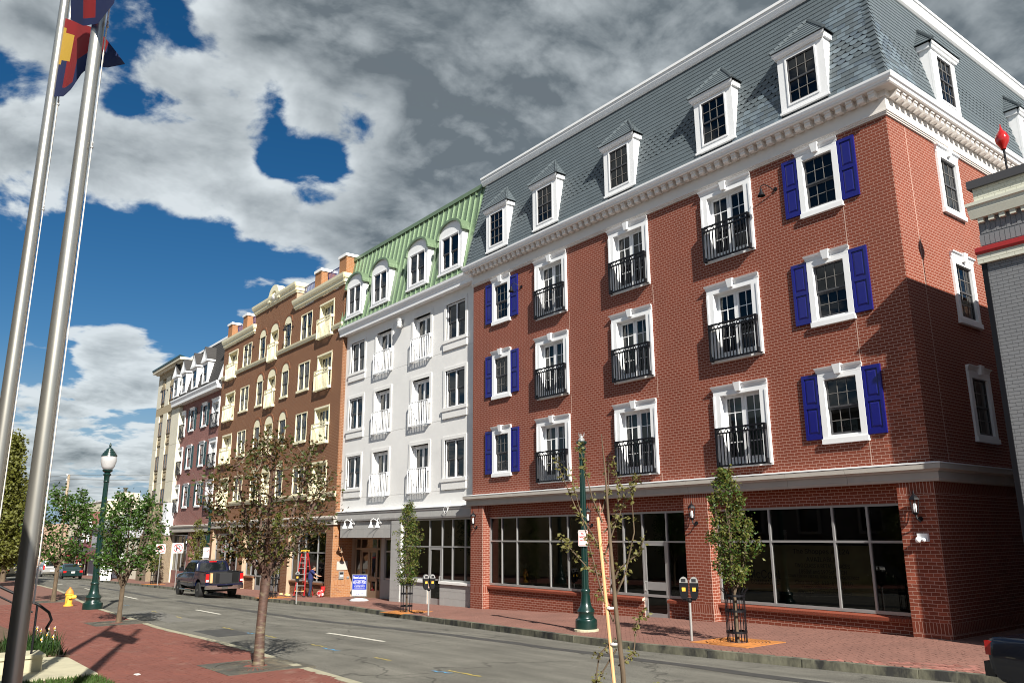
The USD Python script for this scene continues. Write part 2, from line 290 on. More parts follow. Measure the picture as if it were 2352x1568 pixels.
    def cyl(s, c, r, d, axis='y', segs=20):   # centred disc/cylinder
        ang = np.arange(segs)*2*pi/segs; P = np.stack([r*np.cos(ang), r*np.sin(ang)], -1)
        f = {'y': lambda u, v, w: (c[0]+u, c[1]+w, c[2]+v), 'x': lambda u, v, w: (c[0]+w, c[1]+u, c[2]+v), 'z': lambda u, v, w: (c[0]+u, c[1]+v, c[2]+w)}[axis]
        V = [f(u, v, -d/2) for u, v in P]+[f(u, v, d/2) for u, v in P]+[f(0, 0, -d/2), f(0, 0, d/2)]; F = []
        for i in range(segs): j = (i+1) % segs; F += [(i, j, j+segs), (i, j+segs, i+segs), (2*segs, j, i), (2*segs+1, i+segs, j+segs)]
        if axis == 'y': F = [t[::-1] for t in F]
        return s.add(V, F)
    def ring(s, c, r0, r1, d, axis='y', segs=20):
        ang = np.arange(segs)*2*pi/segs; V = []
        for rr, w in ((r0, -d/2), (r1, -d/2), (r1, d/2), (r0, d/2)):
            for t in ang:
                u, v = rr*math.cos(t), rr*math.sin(t); V.append({'y': (c[0]+u, c[1]+w, c[2]+v), 'z': (c[0]+u, c[1]+v, c[2]+w), 'x': (c[0]+w, c[1]+u, c[2]+v)}[axis])
        F = []
        for q in range(4):
            for j in range(segs): k = (j+1) % segs; a, b = q*segs+j, q*segs+k; e = ((q+1) % 4)*segs; F += [(a, b, e+k), (a, e+k, e+j)]
        return s.add(V, F)
    def mesh(s, tm): return s.add(np.array(tm.vertices), np.array(tm.faces))
    def move(s, fn): s.v = [fn(V) for V in s.v]; return s

def boxes(R, f0, f1, axis):   # many bricks: R = (n,4) of (a0,a1,z0,z1); front face at f1
    R = np.asarray(R, float); n = len(R); mb = MB()
    if not n: return mb
    a0, a1, z0, z1 = R.T; e = np.ones(n)
    def P(a, z, f): return np.stack([a, f*e, z] if axis == 'y' else [f*e, a, z], -1)
    ch = 0.0
    V = np.stack([P(a0, z0, f1), P(a1, z0, f1), P(a1, z1, f1), P(a0, z1, f1), P(a0, z0, f0), P(a1, z0, f0), P(a1, z1, f0), P(a0, z1, f0)], 1)
    Q = np.array([(0,1,2),(0,2,3),(0,4,5),(0,5,1),(1,5,6),(1,6,2),(2,6,7),(2,7,3),(3,7,4),(3,4,0)])
    mb.add(V.reshape(-1,3), (Q[None]+8*np.arange(n)[:,None,None]).reshape(-1,3)); return mb
def courses(a0, a1, z0, z1, holes=(), L=0.203, H=0.0813, j=0.0095, phase=0.0, zbase=0.0):
    out = []; k0 = int(math.floor((z0-zbase)/H))
    for k in range(k0, int(math.ceil((z1-zbase)/H))):
        za, zb = max(z0, zbase+k*H+j/2), min(z1, zbase+(k+1)*H-j/2)
        if zb-za < 0.012: continue
        off = phase+(k % 2)*L/2; i0 = int(math.floor((a0-off)/L))
        segs = [(a0, a1)]
        for h in holes:
            if h[2] < zb-0.01 and h[3] > za+0.01:
                ns = []
                for s0, s1 in segs:
                    if h[1] <= s0 or h[0] >= s1: ns.append((s0, s1)); continue
                    if h[0] > s0: ns.append((s0, h[0]))
                    if h[1] < s1: ns.append((h[1], s1))
                segs = ns
        for s0, s1 in segs:
            i = int(math.floor((s0-off)/L))
            while off+i*L < s1:
                b0, b1 = max(s0, off+i*L+j/2), min(s1, off+(i+1)*L-j/2)
                if b1-b0 > 0.02: out.append((b0, b1, za, zb))
                i += 1
    return out
def soldiers(a0, a1, z0, z1, w=0.0813, j=0.011):
    n = max(1, round((a1-a0)/w)); w = (a1-a0)/n
    return [(a0+i*w+j/2, a0+(i+1)*w-j/2, z0+j/2, z1-j/2) for i in range(n)]
def holed(a0, a1, z0, z1, holes, f0, f1, axis='y'):
    P = sbox(a0, z0, a1, z1)
    for h in holes: P = P.difference(sbox(h[0], h[2], h[1], h[3]))
    mb = MB()
    for g in getattr(P, 'geoms', [P]):
        t = trimesh.creation.extrude_polygon(g, abs(f1-f0), engine='earcut'); V = np.array(t.vertices); lo = min(f0, f1)
        V2 = np.stack([V[:,0], lo+V[:,2], V[:,1]], -1) if axis == 'y' else np.stack([lo+V[:,2], V[:,0], V[:,1]], -1)
        F = np.array(t.faces)[:, ::-1] if axis == 'y' else np.array(t.faces)
        mb.add(V2, F)
    return mb
def text_on(mb, s, h, centre, axis='x-', bold=False, width=None, depth=0.004, proud=0.0):
    t = meshkit.text_mesh(s, h, depth, bold); V = np.array(t.vertices); w = V[:,0].max()-V[:,0].min(); V[:,0] -= (V[:,0].max()+V[:,0].min())/2
    if width: V[:,0] *= width/w
    V[:,1] -= h/2
    V = np.stack([centre[0]+V[:,0], centre[1]-V[:,2]-proud, centre[2]+V[:,1]], -1); mb.add(V, np.array(t.faces)); return mb

# ground levels: the street falls to the left, and the near pavement is higher
GX=[-300,-150,-70,-43.2,-34,-30.4,-24.7,-18.2,-6.45,0,30]; GZ=[-3.0,-2.6,-1.45,-0.96,-0.84,-0.77,-0.63,-0.50,-0.11,0.0,0.3]
FKX=[-140,-70,-45,-32,-26,-16.8,-10,-5.3,-1.8,0.7,2.3,12]; FKY=[-2.0,-2.2,-2.45,-2.6,-2.6,-3.5,-4.6,-5.2,-4.95,-4.65,-4.4,-3.6]
NKX=[-140,-70,-49,-40,-32,-26,-20,-14.6,-10.7,-7.5,-4.3,-2.7,12]; NKY=[-9.5,-9.0,-9.6,-10.3,-11.0,-11.5,-11.8,-12.2,-12.4,-12.6,-12.85,-12.9,-13.3]
from scipy.interpolate import PchipInterpolator
_gz, _fk, _nk = (PchipInterpolator(*(np.array(q, float) for q in a)) for a in ((GX, GZ), (FKX, FKY), (NKX, NKY)))
def gz(x): return _gz(np.clip(x, -299, 29))
def fk(x): return _fk(np.clip(x, -140, 12))
def nk(x): return _nk(np.clip(x, -140, 12))
def rz(x, y):
    t = np.clip((fk(x)-y)/(fk(x)-nk(x)), 0, 1); return gz(x)-0.15+0.25*t+0.12*4*t*(1-t)
# ---------------------------------------------------------------- ground, road, pavements
def asphalt():
    n = {'g': ('geometry', {}), 's': ('mapping', dict(scale=(0.35, 2.2, 1))), 'big': ('noise_texture', dict(scale=0.55, detail=5.0, roughness=0.6)), 'streak': ('noise_texture', dict(scale=0.9, detail=4.0)),
         'grit': ('noise_texture', dict(scale=75.0, detail=3.0, roughness=0.7)), 'r1': ('map_range', dict(from_min=0.3, from_max=0.7, to_min=0.78, to_max=1.2)), 'r2': ('map_range', dict(from_min=0.35, from_max=0.65, to_min=0.80, to_max=1.15)), 'r3': ('map_range', dict(from_min=0.35, from_max=0.65, to_min=0.45, to_max=1.6)),
         'm1': ('math', dict(math_type='multiply')), 'm2': ('math', dict(math_type='multiply')), 'h': ('hsv', dict(color=(0.125, 0.120, 0.102))), 'b': ('bump', dict(strength=0.5, distance=0.006)), 'p': ('principled_bsdf', dict(roughness=0.9, specular_ior_level=0.3)),
         'cd': ('mapping', dict(scale=(0.5, 0.5, 1))), 'cv': ('voronoi_texture', dict(feature='distance_to_edge', scale=0.55)), 'cr': ('map_range', dict(from_min=0.0, from_max=0.011, to_min=0.45, to_max=1.0, clamp=True)), 'cw': ('noise_texture', dict(scale=1.5, detail=4.0)), 'cm': ('vector_math', dict(math_type='add')), 'm3': ('math', dict(math_type='multiply'))}
    l = [('g.position', 's.vector'), ('g.position', 'big.vector'), ('s.vector', 'streak.vector'), ('g.position', 'grit.vector'), ('big.fac', 'r1.value'), ('streak.fac', 'r2.value'), ('grit.fac', 'r3.value'), ('r1.result', 'm1.value1'), ('r2.result', 'm1.value2'), ('m1.value', 'm2.value1'), ('r3.result', 'm2.value2'),
         ('g.position', 'cd.vector'), ('cd.vector', 'cw.vector'), ('cd.vector', 'cm.vector1'), ('cw.color', 'cm.vector2'), ('cm.vector', 'cv.vector'), ('cv.distance', 'cr.value'), ('m2.value', 'm3.value1'), ('cr.result', 'm3.value2'), ('m3.value', 'h.value'), ('h.color', 'p.base_color'), ('grit.fac', 'b.height'), ('b.normal', 'p.normal')]
    return usdkit.material(stage, '/World/Looks/asphalt', n, l, surface='p.BSDF')
m['asphalt'] = asphalt()
def sheet(xs, ys, zf):   # ys(x) -> list of y
    V = []; ny = None
    for x in xs:
        col = ys(x); ny = len(col); V += [(x, y, float(zf(x, y))) for y in col]
    F = []
    for i in range(len(xs)-1):
        for k in range(ny-1): a = i*ny+k; F += [(a, a+ny, a+ny+1), (a, a+ny+1, a+1)]
    return MB().add(V, F)
XS = np.concatenate([np.arange(-299, -140, 20), np.arange(-140, -30, 4), np.arange(-30, 29.9, 1.0)])
g = MB().mesh(trimesh.creation.box((3000, 3000, 1))); g.move(lambda V: V+[0, 0, -4.2])
obj('ground', g, M('far_ground', (0.12, 0.11, 0.08), 0.95, var=0.3, vs=0.05), kind='structure')
obj('road', sheet(XS, lambda x: list(np.linspace(fk(x), nk(x), 12)), lambda x, y: rz(x, y)), 'asphalt', kind='structure', smooth=True)
fp = obj('far_pavement', sheet(XS, lambda x: [fk(x)+0.1, fk(x)+1.5, 0.0, 4.0, 16.0], lambda x, y: gz(x)-0.009), 'sand', kind='structure')
npv = obj('near_pavement', sheet(XS, lambda x: [nk(x)-0.1, nk(x)-1.5, -15.4 if x > -22 else -17.5, -16.2 if x > -22 else -19, -40.0], lambda x, y: gz(x)+0.25-0.009), 'sand', kind='structure')
def pavers(inside, x0, x1, y0, y1, off, w=0.1, ang=pi/4, j=0.006):
    c, s_ = math.cos(ang), math.sin(ang); R = math.hypot(x1-x0, y1-y0)/w+4; cx, cy = (x0+x1)/2, (y0+y1)/2; out = []
    n = int(R/2)+4; ij = np.stack(np.meshgrid(np.arange(-n, n), np.arange(-n//2, n//2), indexing='ij'), -1).reshape(-1, 2)
    ox, oy = ij[:,0]+2*ij[:,1], -ij[:,0]+2*ij[:,1]
    Q = []
    for (a, b, cc, d) in ((0, 0, 2, 1), (2, 0, 3, 2)):
        Q.append(np.stack([ox+a, oy+b, ox+cc, oy+d], 1))
    Q = np.vstack(Q)*w
    X0, Y0, X1, Y1 = Q[:,0]+j/2, Q[:,1]+j/2, Q[:,2]-j/2, Q[:,3]-j/2
    def rot(x, y): return cx+c*x-s_*y, cy+s_*x+c*y
    mx, my = rot((X0+X1)/2, (Y0+Y1)/2)
    ok = (mx > x0) & (mx < x1) & (my > y0) & (my < y1); ok[ok] &= inside(mx[ok], my[ok])
    X0, Y0, X1, Y1, mx, my = (q[ok] for q in (X0, Y0, X1, Y1, mx, my))
    P = np.stack([np.stack(rot(a, b), -1) for a, b in ((X0, Y0), (X1, Y0), (X1, Y1), (X0, Y1))], 1)
    lift = rng.uniform(-0.002, 0.003, len(P))[:,None]; z = gz(P[...,0])+off+lift+rng.uniform(-0.0015, 0.0015, P.shape[:2])
    T = np.concatenate([P, z[...,None]], -1); B = T.copy(); B[...,2] -= 0.02
    return np.concatenate([T, B], 1), np.stack([mx, my], 1)
PQ = np.array([(0,1,2),(0,2,3),(0,4,5),(0,5,1),(1,5,6),(1,6,2),(2,6,7),(2,7,3),(3,7,4),(3,4,0)])
def lay(parent, T, C, mat, n_parts, name='paver'):
    d = np.hypot(C[:,0]-CX, C[:,1]-CY); o = np.argsort(d); near, rest = o[:n_parts], o[n_parts:]
    mats = [m[mat], M(mat+'_dark', (0.19, 0.07, 0.052), 0.85, var=0.25, vs=9), M(mat+'_pale', (0.29, 0.12, 0.095), 0.85, var=0.25, vs=9)]
    for i in near: obj(name, MB().add(T[i], PQ), mats[int(rng.integers(3))], parent)
    if len(rest): obj(name+'_field', MB().add(T[rest].reshape(-1,3), (PQ[None]+8*np.arange(len(rest))[:,None,None]).reshape(-1,3)), mat, parent, kind='stuff')
T, C = pavers(lambda x, y: (y > fk(x)+0.17) & (y < np.where(x < -18.3, 0.12, -0.02)), -46, 5.0, -5.6, 0.2, 0.0); lay(fp, T, C, 'paver', 260)
T, C = pavers(lambda x, y: (y < nk(x)-0.17) & (y > -15.62+np.clip((-12-x)*0.06, 0, 9)*0), -34, 1.5, -15.62, -11, 0.25, w=0.1, ang=pi/4); lay(npv, T, C, 'paver2', 260)
def kerb(name, yf, side, off, top_w, mat, L, x0, x1, parts_from):
    k = thing(name, None, None, (0, 0, 0), kind='structure'); far = MB(); x = x1
    while x > x0:
        l = L*rng.uniform(0.8, 1.25); a, b = x-l, x-0.012; P = []
        for xx in (a, b):
            y = yf(xx); z = gz(xx)+off; dz = rng.uniform(-0.006, 0.006); P.append((xx, y+rng.uniform(-.012, .012), z+dz))
        (xa, ya, za), (xb, yb, zb) = P; w = side*top_w
        y0a, y0b = (ya, yb) if side > 0 else (ya+w, yb+w); y1a, y1b = (ya+w, yb+w) if side > 0 else (ya, yb)
        nseg = 6; mbx = MB(); t = np.linspace(0, 1, nseg)
        for q in range(nseg-1):
            u0, u1 = t[q], t[q+1]; f = lambda p, r, u: p+(r-p)*u; jit = (0.012*math.sin(q*2.1+x*3), 0.012*math.sin((q+1)*2.1+x*3))
            mbx.hexa([(f(xa, xb, u0), f(y0a, y0b, u0)-.012+jit[0], f(za, zb, u0)-.32), (f(xa, xb, u1), f(y0a, y0b, u1)-.012+jit[1], f(za, zb, u1)-.32), (f(xa, xb, u1), f(y1a, y1b, u1), f(za, zb, u1)-.32), (f(xa, xb, u0), f(y1a, y1b, u0), f(za, zb, u0)-.32)],
                     [(f(xa, xb, u0), f(y0a, y0b, u0)+jit[0]*.5, f(za, zb, u0)), (f(xa, xb, u1), f(y0a, y0b, u1)+jit[1]*.5, f(za, zb, u1)), (f(xa, xb, u1), f(y1a, y1b, u1), f(za, zb, u1)), (f(xa, xb, u0), f(y1a, y1b, u0), f(za, zb, u0))])
        if x > parts_from: obj('kerb_stone', mbx, mat, k)
        else: far.add(*mbx.arrays())
        x -= l
    obj('kerb_run', far, mat, k, kind='stuff')
kerb('far_kerb', fk, 1, 0.004, 0.16, 'granite', 1.7, -139, 8, -60)
kerb('near_kerb', nk, -1, 0.254, 0.16, 'nkerb', 2.6, -139, 8, -50)
# painted marks on the road: thin sheets just above it
def strip(a, b, w, mat, name, label, cat, wob=0.0, n=8, group=None, dz=0.004, kind=None):
    mb = MB(); a, b = np.array(a, float), np.array(b, float); d = (b-a)/np.linalg.norm(b-a); nn = np.array([-d[1], d[0]]); L = []
    for i in range(n+1):
        c = a+(b-a)*i/n+nn*(wob*math.sin(i*1.7)); ww = w*(0.8+0.4*rng.random()) if wob else w
        for sgn in (-1, 1): q = c+nn*sgn*ww/2; L.append((q[0], q[1], rz(q[0], q[1])+dz))
    F = []
    for i in range(n): F += [(2*i, 2*i+2, 2*i+3), (2*i, 2*i+3, 2*i+1)]
    return obj(name, mb.add(L, F), mat, label=label, cat=cat, group=group, kind=kind)
m['lane'] = M('worn_lane_paint', (0.62, 0.60, 0.52), 0.8, dirt=((0.14, 0.135, 0.12), 12, .52, .7))
m['sprayyel'] = M('yellow_spray', (0.42, 0.33, 0.05), 0.85, dirt=((0.13, 0.12, 0.09), 14, .46, .6)); m['sprayblue'] = M('blue_spray', (0.06, 0.28, 0.52), 0.85, dirt=((0.10, 0.12, 0.13), 14, .52, .66))
m['tar'] = M('tar_seal', (0.045, 0.045, 0.043), 0.7, var=0.3, vs=4); m['patch'] = M('road_patch', (0.135, 0.13, 0.115), 0.9, var=0.25, vs=5, bump=.4, bs=70)
for q, (a, b) in zip(('nearest the camera, below the man and ladder', 'level with the tailgate of the pickup', 'second beyond the green lamp post', 'third beyond the green lamp post', 'small and far, near the parked sedan'), (((-11.36, -9.26), (-8.11, -9.42)), ((-24.84, -8.47), (-21.65, -8.58)), ((-38.93, -7.92), (-35.79, -8.02)), ((-51.37, -7.56), (-48.7, -7.64)), ((-63.95, -7.26), (-60.75, -7.34)))):
    strip(a, b, 0.11, 'lane', 'lane_dash', f'white lane dash on the road, {q}', 'road marking')
strip((-78.5, -6.9), (-75.5, -6.95), 0.11, 'lane', 'lane_dash', 'faintest far white lane dash behind the sedan', 'road marking')
for q, (a, b) in zip(('beside the first blue squiggle', 'alone between the two blue squiggles', 'longest, touching the lowest blue mark', 'beside the thick cherry trunk', 'left of the cherry trunk', 'short, further left near the patch', 'furthest left, under the pickup'), (((-8.75, -10.88), (-8.03, -10.85)), ((-5.62, -11.0), (-5.04, -10.98)), ((-3.27, -10.9), (-2.37, -10.87)), ((-12.09, -10.63), (-11.1, -10.73)), ((-16.05, -10.38), (-14.93, -10.45)), ((-21.91, -10.03), (-20.98, -10.11)), ((-25.77, -9.89), (-24.72, -9.94)))):
    strip(a, b, 0.05, 'sprayyel', 'utility_mark', f'thin yellow spray line on the asphalt, {q}', 'road marking', 0.012)
for q, (a, b) in zip(('at the middle of the street foreground', 'at the bottom edge of the picture', 'left of the cherry trunk, small', 'faint, beyond the lamp post base'), (((-7.9, -11.0), (-7.18, -10.98)), ((-3.41, -11.13), (-2.97, -11.02)), ((-13.37, -10.63), (-12.83, -10.61)), ((-31.36, -9.62), (-30.94, -9.49)))):
    strip(a, b, 0.045, 'sprayblue', 'utility_mark', f'blue spray squiggle on the asphalt, {q}', 'road marking', 0.03)
strip((-60, -6.35), (-23, -7.1), 0.35, 'tar', 'tar_seam', 'dark tar seam along the road from the pickup leftwards', 'road seam', 0.04, 40, dz=0.002)
strip((-23, -7.1), (5.5, -7.0), 0.42, 'tar', 'tar_seam', 'long dark worn seam along the road in front of the red building', 'road seam', 0.05, 40, dz=0.003)
strip((-26, -10.2), (-19.5, -10.5), 0.9, 'patch', 'road_patch', 'pale rectangular repair patch in the near lane by the kerb', 'road patch', 0, 12, dz=0.002)
strip((-15.5, -10.9), (-12.8, -11.1), 0.9, 'tar', 'road_patch', 'dark rectangular repair patch in the near lane beside the cherry tree', 'road patch', 0, 12, dz=0.002)
# grass, bed and slab behind the near pavement
def ngz(x): return gz(x)+0.25
def flat(P, off, h, mat, name, parent=None, **k):
    return obj(name, MB().poly([(a, b) for a, b in P], lambda u, v, w: (u, v, float(ngz(u))+off+(0 if w else -h)), 0, 1), mat, parent, **k)
flat([(-6.1, -15.66), (-8.95, -15.6), (-9.3, -15.72), (-9.9, -17.6), (-6.0, -17.6)], 0.03, 0.12, 'concrete', 'landing_slab', kind='structure')
flat([(-6.0, -15.66), (1.5, -15.66), (1.5, -19.5), (-6.0, -19.5)], 0.01, 0.1, 'soil', 'lawn_soil', kind='structure')
flat([(-9.35, -15.5), (-22, -15.5), (-22, -18.5), (-9.95, -18.5)], 0.03, 0.1, 'soil', 'flower_bed', kind='structure')
def blades(xy, h, w, off=0.0, lean=0.5):
    n = len(xy); b = np.column_stack([xy, ngz(xy[:,0])+off]); a = rng.uniform(0, 2*pi, n); hh = h*rng.uniform(.5, 1.2, n); d = np.stack([np.cos(a), np.sin(a)], 1); le = lean*rng.uniform(.1, 1, n)*hh
    s1 = np.column_stack([-d[:,1], d[:,0], np.zeros(n)])*w/2; t = b+np.column_stack([d*le[:,None], hh]); mid = b+np.column_stack([d*(le*.35)[:,None], hh*.6])
    V = np.stack([b-s1, b+s1, mid+s1*.8, mid-s1*.8, t], 1); F = np.array([(0,1,2),(0,2,3),(3,2,4)])
    return MB().add(V.reshape(-1,3), (F[None]+5*np.arange(n)[:,None,None]).reshape(-1,3))
xy = np.column_stack([rng.uniform(-5.95, 0.5, 16000), rng.uniform(-17.3, -15.69, 16000)])
obj('lawn', blades(xy, 0.07, 0.010, 0.0), 'grass', label='strip of short green lawn at the lower left corner', cat='grass', kind='stuff')
# ---------------------------------------------------------------- windows, doors, shared by all buildings
def pane(x0, x1, z0, z1, y): return MB().quad((x0, y, z0), (x1, y, z0), (x1, y, z1), (x0, y, z1))
def frame(mb, x0, x1, z0, z1, w, y0, y1, wb=None, wt=None):
    wb = wb or w; wt = wt or w
    mb.box(x0, x0+w, y0, y1, z0, z1); mb.box(x1-w, x1, y0, y1, z0, z1); mb.box(x0+w, x1-w, y0, y1, z0, z0+wb); mb.box(x0+w, x1-w, y0, y1, z1-wt, z1); return mb
def sash(parent, x0, x1, z0, z1, y, nx, nz, fmat='sash', mmat='muntin', back='screen', w=0.045, mw=0.016, frosted=False):
    """two sashes, the upper one in front; y is the outer face of the sash"""
    zm = (z0+z1)/2; fr = MB()
    frame(fr, x0, x1, zm-0.02, z1, w, y, y+0.04); obj('upper_sash', fr, fmat, parent)
    fr = MB(); frame(fr, x0+.008, x1-.008, z0, zm-0.021, w, y+0.03, y+0.07, wb=0.07); obj('lower_sash', fr, fmat, parent)
    for a, b, yy in ((zm+0.02, z1-w, y+0.015), (z0+0.07, zm-0.05, y+0.045)):
        obj('pane', pane(x0+w, x1-w, a, b, yy+0.008), 'glass', parent)
        if nx*nz > 1:
            mb = MB()
            for i in range(1, nx): xx = x0+w+(x1-x0-2*w)*i/nx; mb.box(xx-mw/2, xx+mw/2, yy-.004, yy+.004, a, b)
            for i in range(1, nz): zz = a+(b-a)*i/nz; mb.box(x0+w, x1-w, yy-.006, yy+.002, zz-mw/2, zz+mw/2)
            obj('muntins', mb, mmat, parent)
    obj('blind', MB().box(x0+.01, x1-.01, y+.13, y+.14, z0, z1), back, parent)
def french(parent, x0, x1, z0, z1, y, nx=2, nz=4, fmat='white', back='inside', kick=0.16, curtain=False):
    xm = (x0+x1)/2; st = 0.085
    for a, b in ((x0, xm-.004), (xm+.004, x1)):
        fr = MB(); frame(fr, a, b, z0, z1, st, y, y+.05, wb=st+kick); obj('door_leaf', fr, fmat, parent)
        obj('pane', pane(a+st, b-st, z0+st+kick, z1-st, y+.025), 'glass', parent)
        if nx*nz > 1:
            mb = MB()
            for i in range(1, nx): xx = a+st+(b-a-2*st)*i/nx; mb.box(xx-.011, xx+.011, y+.006, y+.02, z0+st+kick, z1-st)
            for i in range(1, nz): zz = z0+st+kick+(z1-z0-2*st-kick)*i/nz; mb.box(a+st, b-st, y+.008, y+.018, zz-.011, zz+.011)
            obj('muntins', mb, fmat, parent)
        mb = MB().ball(((xm-.05 if b < xm else xm+.05), y-.03, z0+1.0), .025, 1); obj('door_knob', mb, 'galv', parent)
    obj('curtain', MB().box(x0+.02, x1-.02, y+.30, y+.31, z0, z1), 'curtain' if curtain else back, parent)
def balcony(parent, x0, x1, z0, z1, yw, yf, mat, rings=True, npk=13, gap=0.155, lattice=False, top=0.05):
    mb = MB(); t = top
    for z in (z0, z1-t)+((z1-gap-.02,) if rings or lattice else ()): mb.box(x0, x1, yf, yf+t, z, z+t*(1 if z != z1-gap-.02 else .8))
    for x in (x0, x1-t): mb.box(x, x+t, yf+.002, yf+t-.002, z0+t, z1-t)
    b = obj('balcony_railing', mb, mat, parent)
    for i in range(1, npk+1):
        x = x0+t+(x1-x0-2*t)*i/(npk+1); zt = z1-gap-.02 if (rings or lattice) else z1-t
        obj('picket', MB().box(x-.014, x+.014, yf+.008, yf+.034, z0+t, zt), mat, b)
    if rings:
        n = 7
        for i in range(n): obj('ring', MB().ring((x0+t+(x1-x0-2*t)*(i+.5)/n, yf+t/2, z1-t-(gap-.02)/2+.005), .040, .060, .02, 'y', 14), mat, b)
    if lattice:
        mb = MB(); n = 4
        for i in range(n):
            a, c = x0+(x1-x0)*i/n, x0+(x1-x0)*(i+1)/n
            mb.tube([(a, yf+.012, z1-gap), (c, yf+.012, z1-t)], .008, 4); mb.tube([(c, yf+.012, z1-gap), (a, yf+.012, z1-t)], .008, 4)
        for i in range(3): x = (x0+x1)/2+(i-1)*.14; mb.tube([(x, yf+.01, z0+t), (x+.07, yf+.01, (z0+z1)/2-.1), (x, yf+.01, z1-gap)], .01, 4); mb.tube([(x, yf+.01, z0+t), (x-.07, yf+.01, (z0+z1)/2-.1), (x, yf+.01, z1-gap)], .01, 4)
        obj('scroll_work', mb, mat, b)
    for x in (x0, x1-.03):
        for z in (z0, z1-.16): obj('bracket', MB().box(x-.012, x+.042, yf+.02, yw, z, z+.15), mat, b)
    return b
def crown(mb, x0, x1, zt, h, yf, over=0.06):
    prof = [(0, zt-h), (.045, zt-h), (.045, zt-.14), (.075, zt-.12), (.085, zt-.06), (.13, zt-.03), (.14, zt), (0, zt)]
    return mb.mould(prof, yf, x0, x1, 'x', 0.35, 0.35)
def keystone(mb, xc, zt, h, yf, w0=.07, w1=.11):
    return mb.hexa([(xc-w0, yf-.15, zt-h), (xc+w0, yf-.15, zt-h), (xc+w0, yf, zt-h), (xc-w0, yf, zt-h)], [(xc-w1, yf-.18, zt), (xc+w1, yf-.18, zt), (xc+w1, yf, zt), (xc-w1, yf, zt)])
def lantern(parent, x, y, z):
    """wall lantern: scroll arm below, six-sided glass body, cap and finial; z is the middle of the glass"""
    mb = MB().cyl((x+.02, y-.012, z-.30), .055, .024); mb.tube([(x+.02, y-.02, z-.30), (x+.05, y-.10, z-.36), (x+.02, y-.17, z-.30), (x, y-.17, z-.20)], .02, 6)
    w = obj('wall_lantern', mb, 'black', parent); c = (x, y-.17, z)
    obj('cap', MB().lathe([(.09, .13), (.125, .12), (.10, .17), (.05, .22), (.02, .24), (.02, .27), (.008, .33)], c, 6), 'black', w)
    obj('cage', [mb := MB(), [mb.bar((c[0]+.07*math.cos(a), c[1]+.07*math.sin(a), z-.16), (c[0]+.10*math.cos(a), c[1]+.10*math.sin(a), z+.13), .009, 4) for a in np.arange(6)*pi/3], mb.lathe([(.03, -.22), (.075, -.17), (.075, -.15)], c, 6)][0], 'black', w)
    obj('bulb', MB().lathe([(.03, -.15), (.045, -.08), (.035, .02), (.012, .05)], c, 10), 'white', w)
    return w
def barn_lamp(parent, x, y, z, mat='black', size=1.0, double=False):
    """gooseneck wall lamp"""
    s = size; mb = MB().cyl((x, y-.02, z), .07*s, .04)
    for sg in ((-1, 1) if double else (-1,)):
        ex, ey = x+sg*.34*s, y-.40*s
        mb.tube([(x, y-.03, z), (x+sg*.06*s, y-.08*s, z-.02*s), (x+sg*.16*s, y-.20*s, z+.12*s), (x+sg*.26*s, y-.32*s, z+.20*s), (ex, ey, z+.12*s), (ex, ey, z)], .017*s, 6)
    b = obj('gooseneck_lamp', mb, mat, parent)
    for sg in ((-1, 1) if double else (-1,)):
        ex, ey = x+sg*.34*s, y-.40*s
        obj('lamp_shade', MB().lathe([(.03*s, .02), (.045*s, 0), (.05*s, -.07*s), (.14*s, -.24*s), (.135*s, -.235*s), (.04*s, -.08*s)], (ex, ey, z), 14), mat, b, smooth=40)
    return b
def storefront(parent, x0, x1, z0, z1, y, vs, zt, door=None, mat='alu', w=0.055, name='shop_window', cols_skip=()):
    """metal-framed shop window; vs = mullion centres, door = (a, b, zbottom)"""
    fr = MB(); frame(fr, x0, x1, z0, z1, w, y, y+.10, wb=.075, wt=.06)
    edges = [x0]+list(vs)+[x1]
    for v in vs: fr.box(v-w/2, v+w/2, y+.003, y+.097, z0+.075, z1-.06)
    for a, b in zip(edges[:-1], edges[1:]): fr.box(a+w/2, b-w/2, y+.006, y+.094, zt-w/2, zt+w/2)
    f = obj(name, fr, mat, parent)
    for a, b in zip(edges[:-1], edges[1:]):
        obj('pane', pane(a+w/2, b-w/2, zt+w/2, z1-.06, y+.05), 'shopglass', f)
        if door and a >= door[0]-.1 and b <= door[1]+.1: continue
        obj('pane', pane(a+w/2, b-w/2, z0+.075, zt-w/2, y+.05), 'shopglass', f)
    return f
def shopdoor(parent, a, b, z0, z1, y, mat='alu', mid=None, kick=.28, st=.09, hinge_left=True):
    fr = MB(); frame(fr, a, b, z0+.015, z1, st, y, y+.05, wb=kick)
    if mid: fr.box(a+st, b-st, y+.004, y+.046, mid, mid+.24)
    d = obj('shop_door', fr, mat, parent)
    if mid: obj('pane', pane(a+st, b-st, z0+kick, mid, y+.025), 'shopglass', d); obj('pane', pane(a+st, b-st, mid+.24, z1-st, y+.025), 'shopglass', d)
    else: obj('pane', pane(a+st, b-st, z0+kick, z1-st, y+.025), 'shopglass', d)
    hx = a+.045 if hinge_left else b-.045
    obj('handle', MB().tube([(hx, y, z0+.95), (hx, y-.06, z0+.95), (hx, y-.06, z0+1.2), (hx, y, z0+1.2)], .014, 6), 'galv', d); return d
H = 3.05
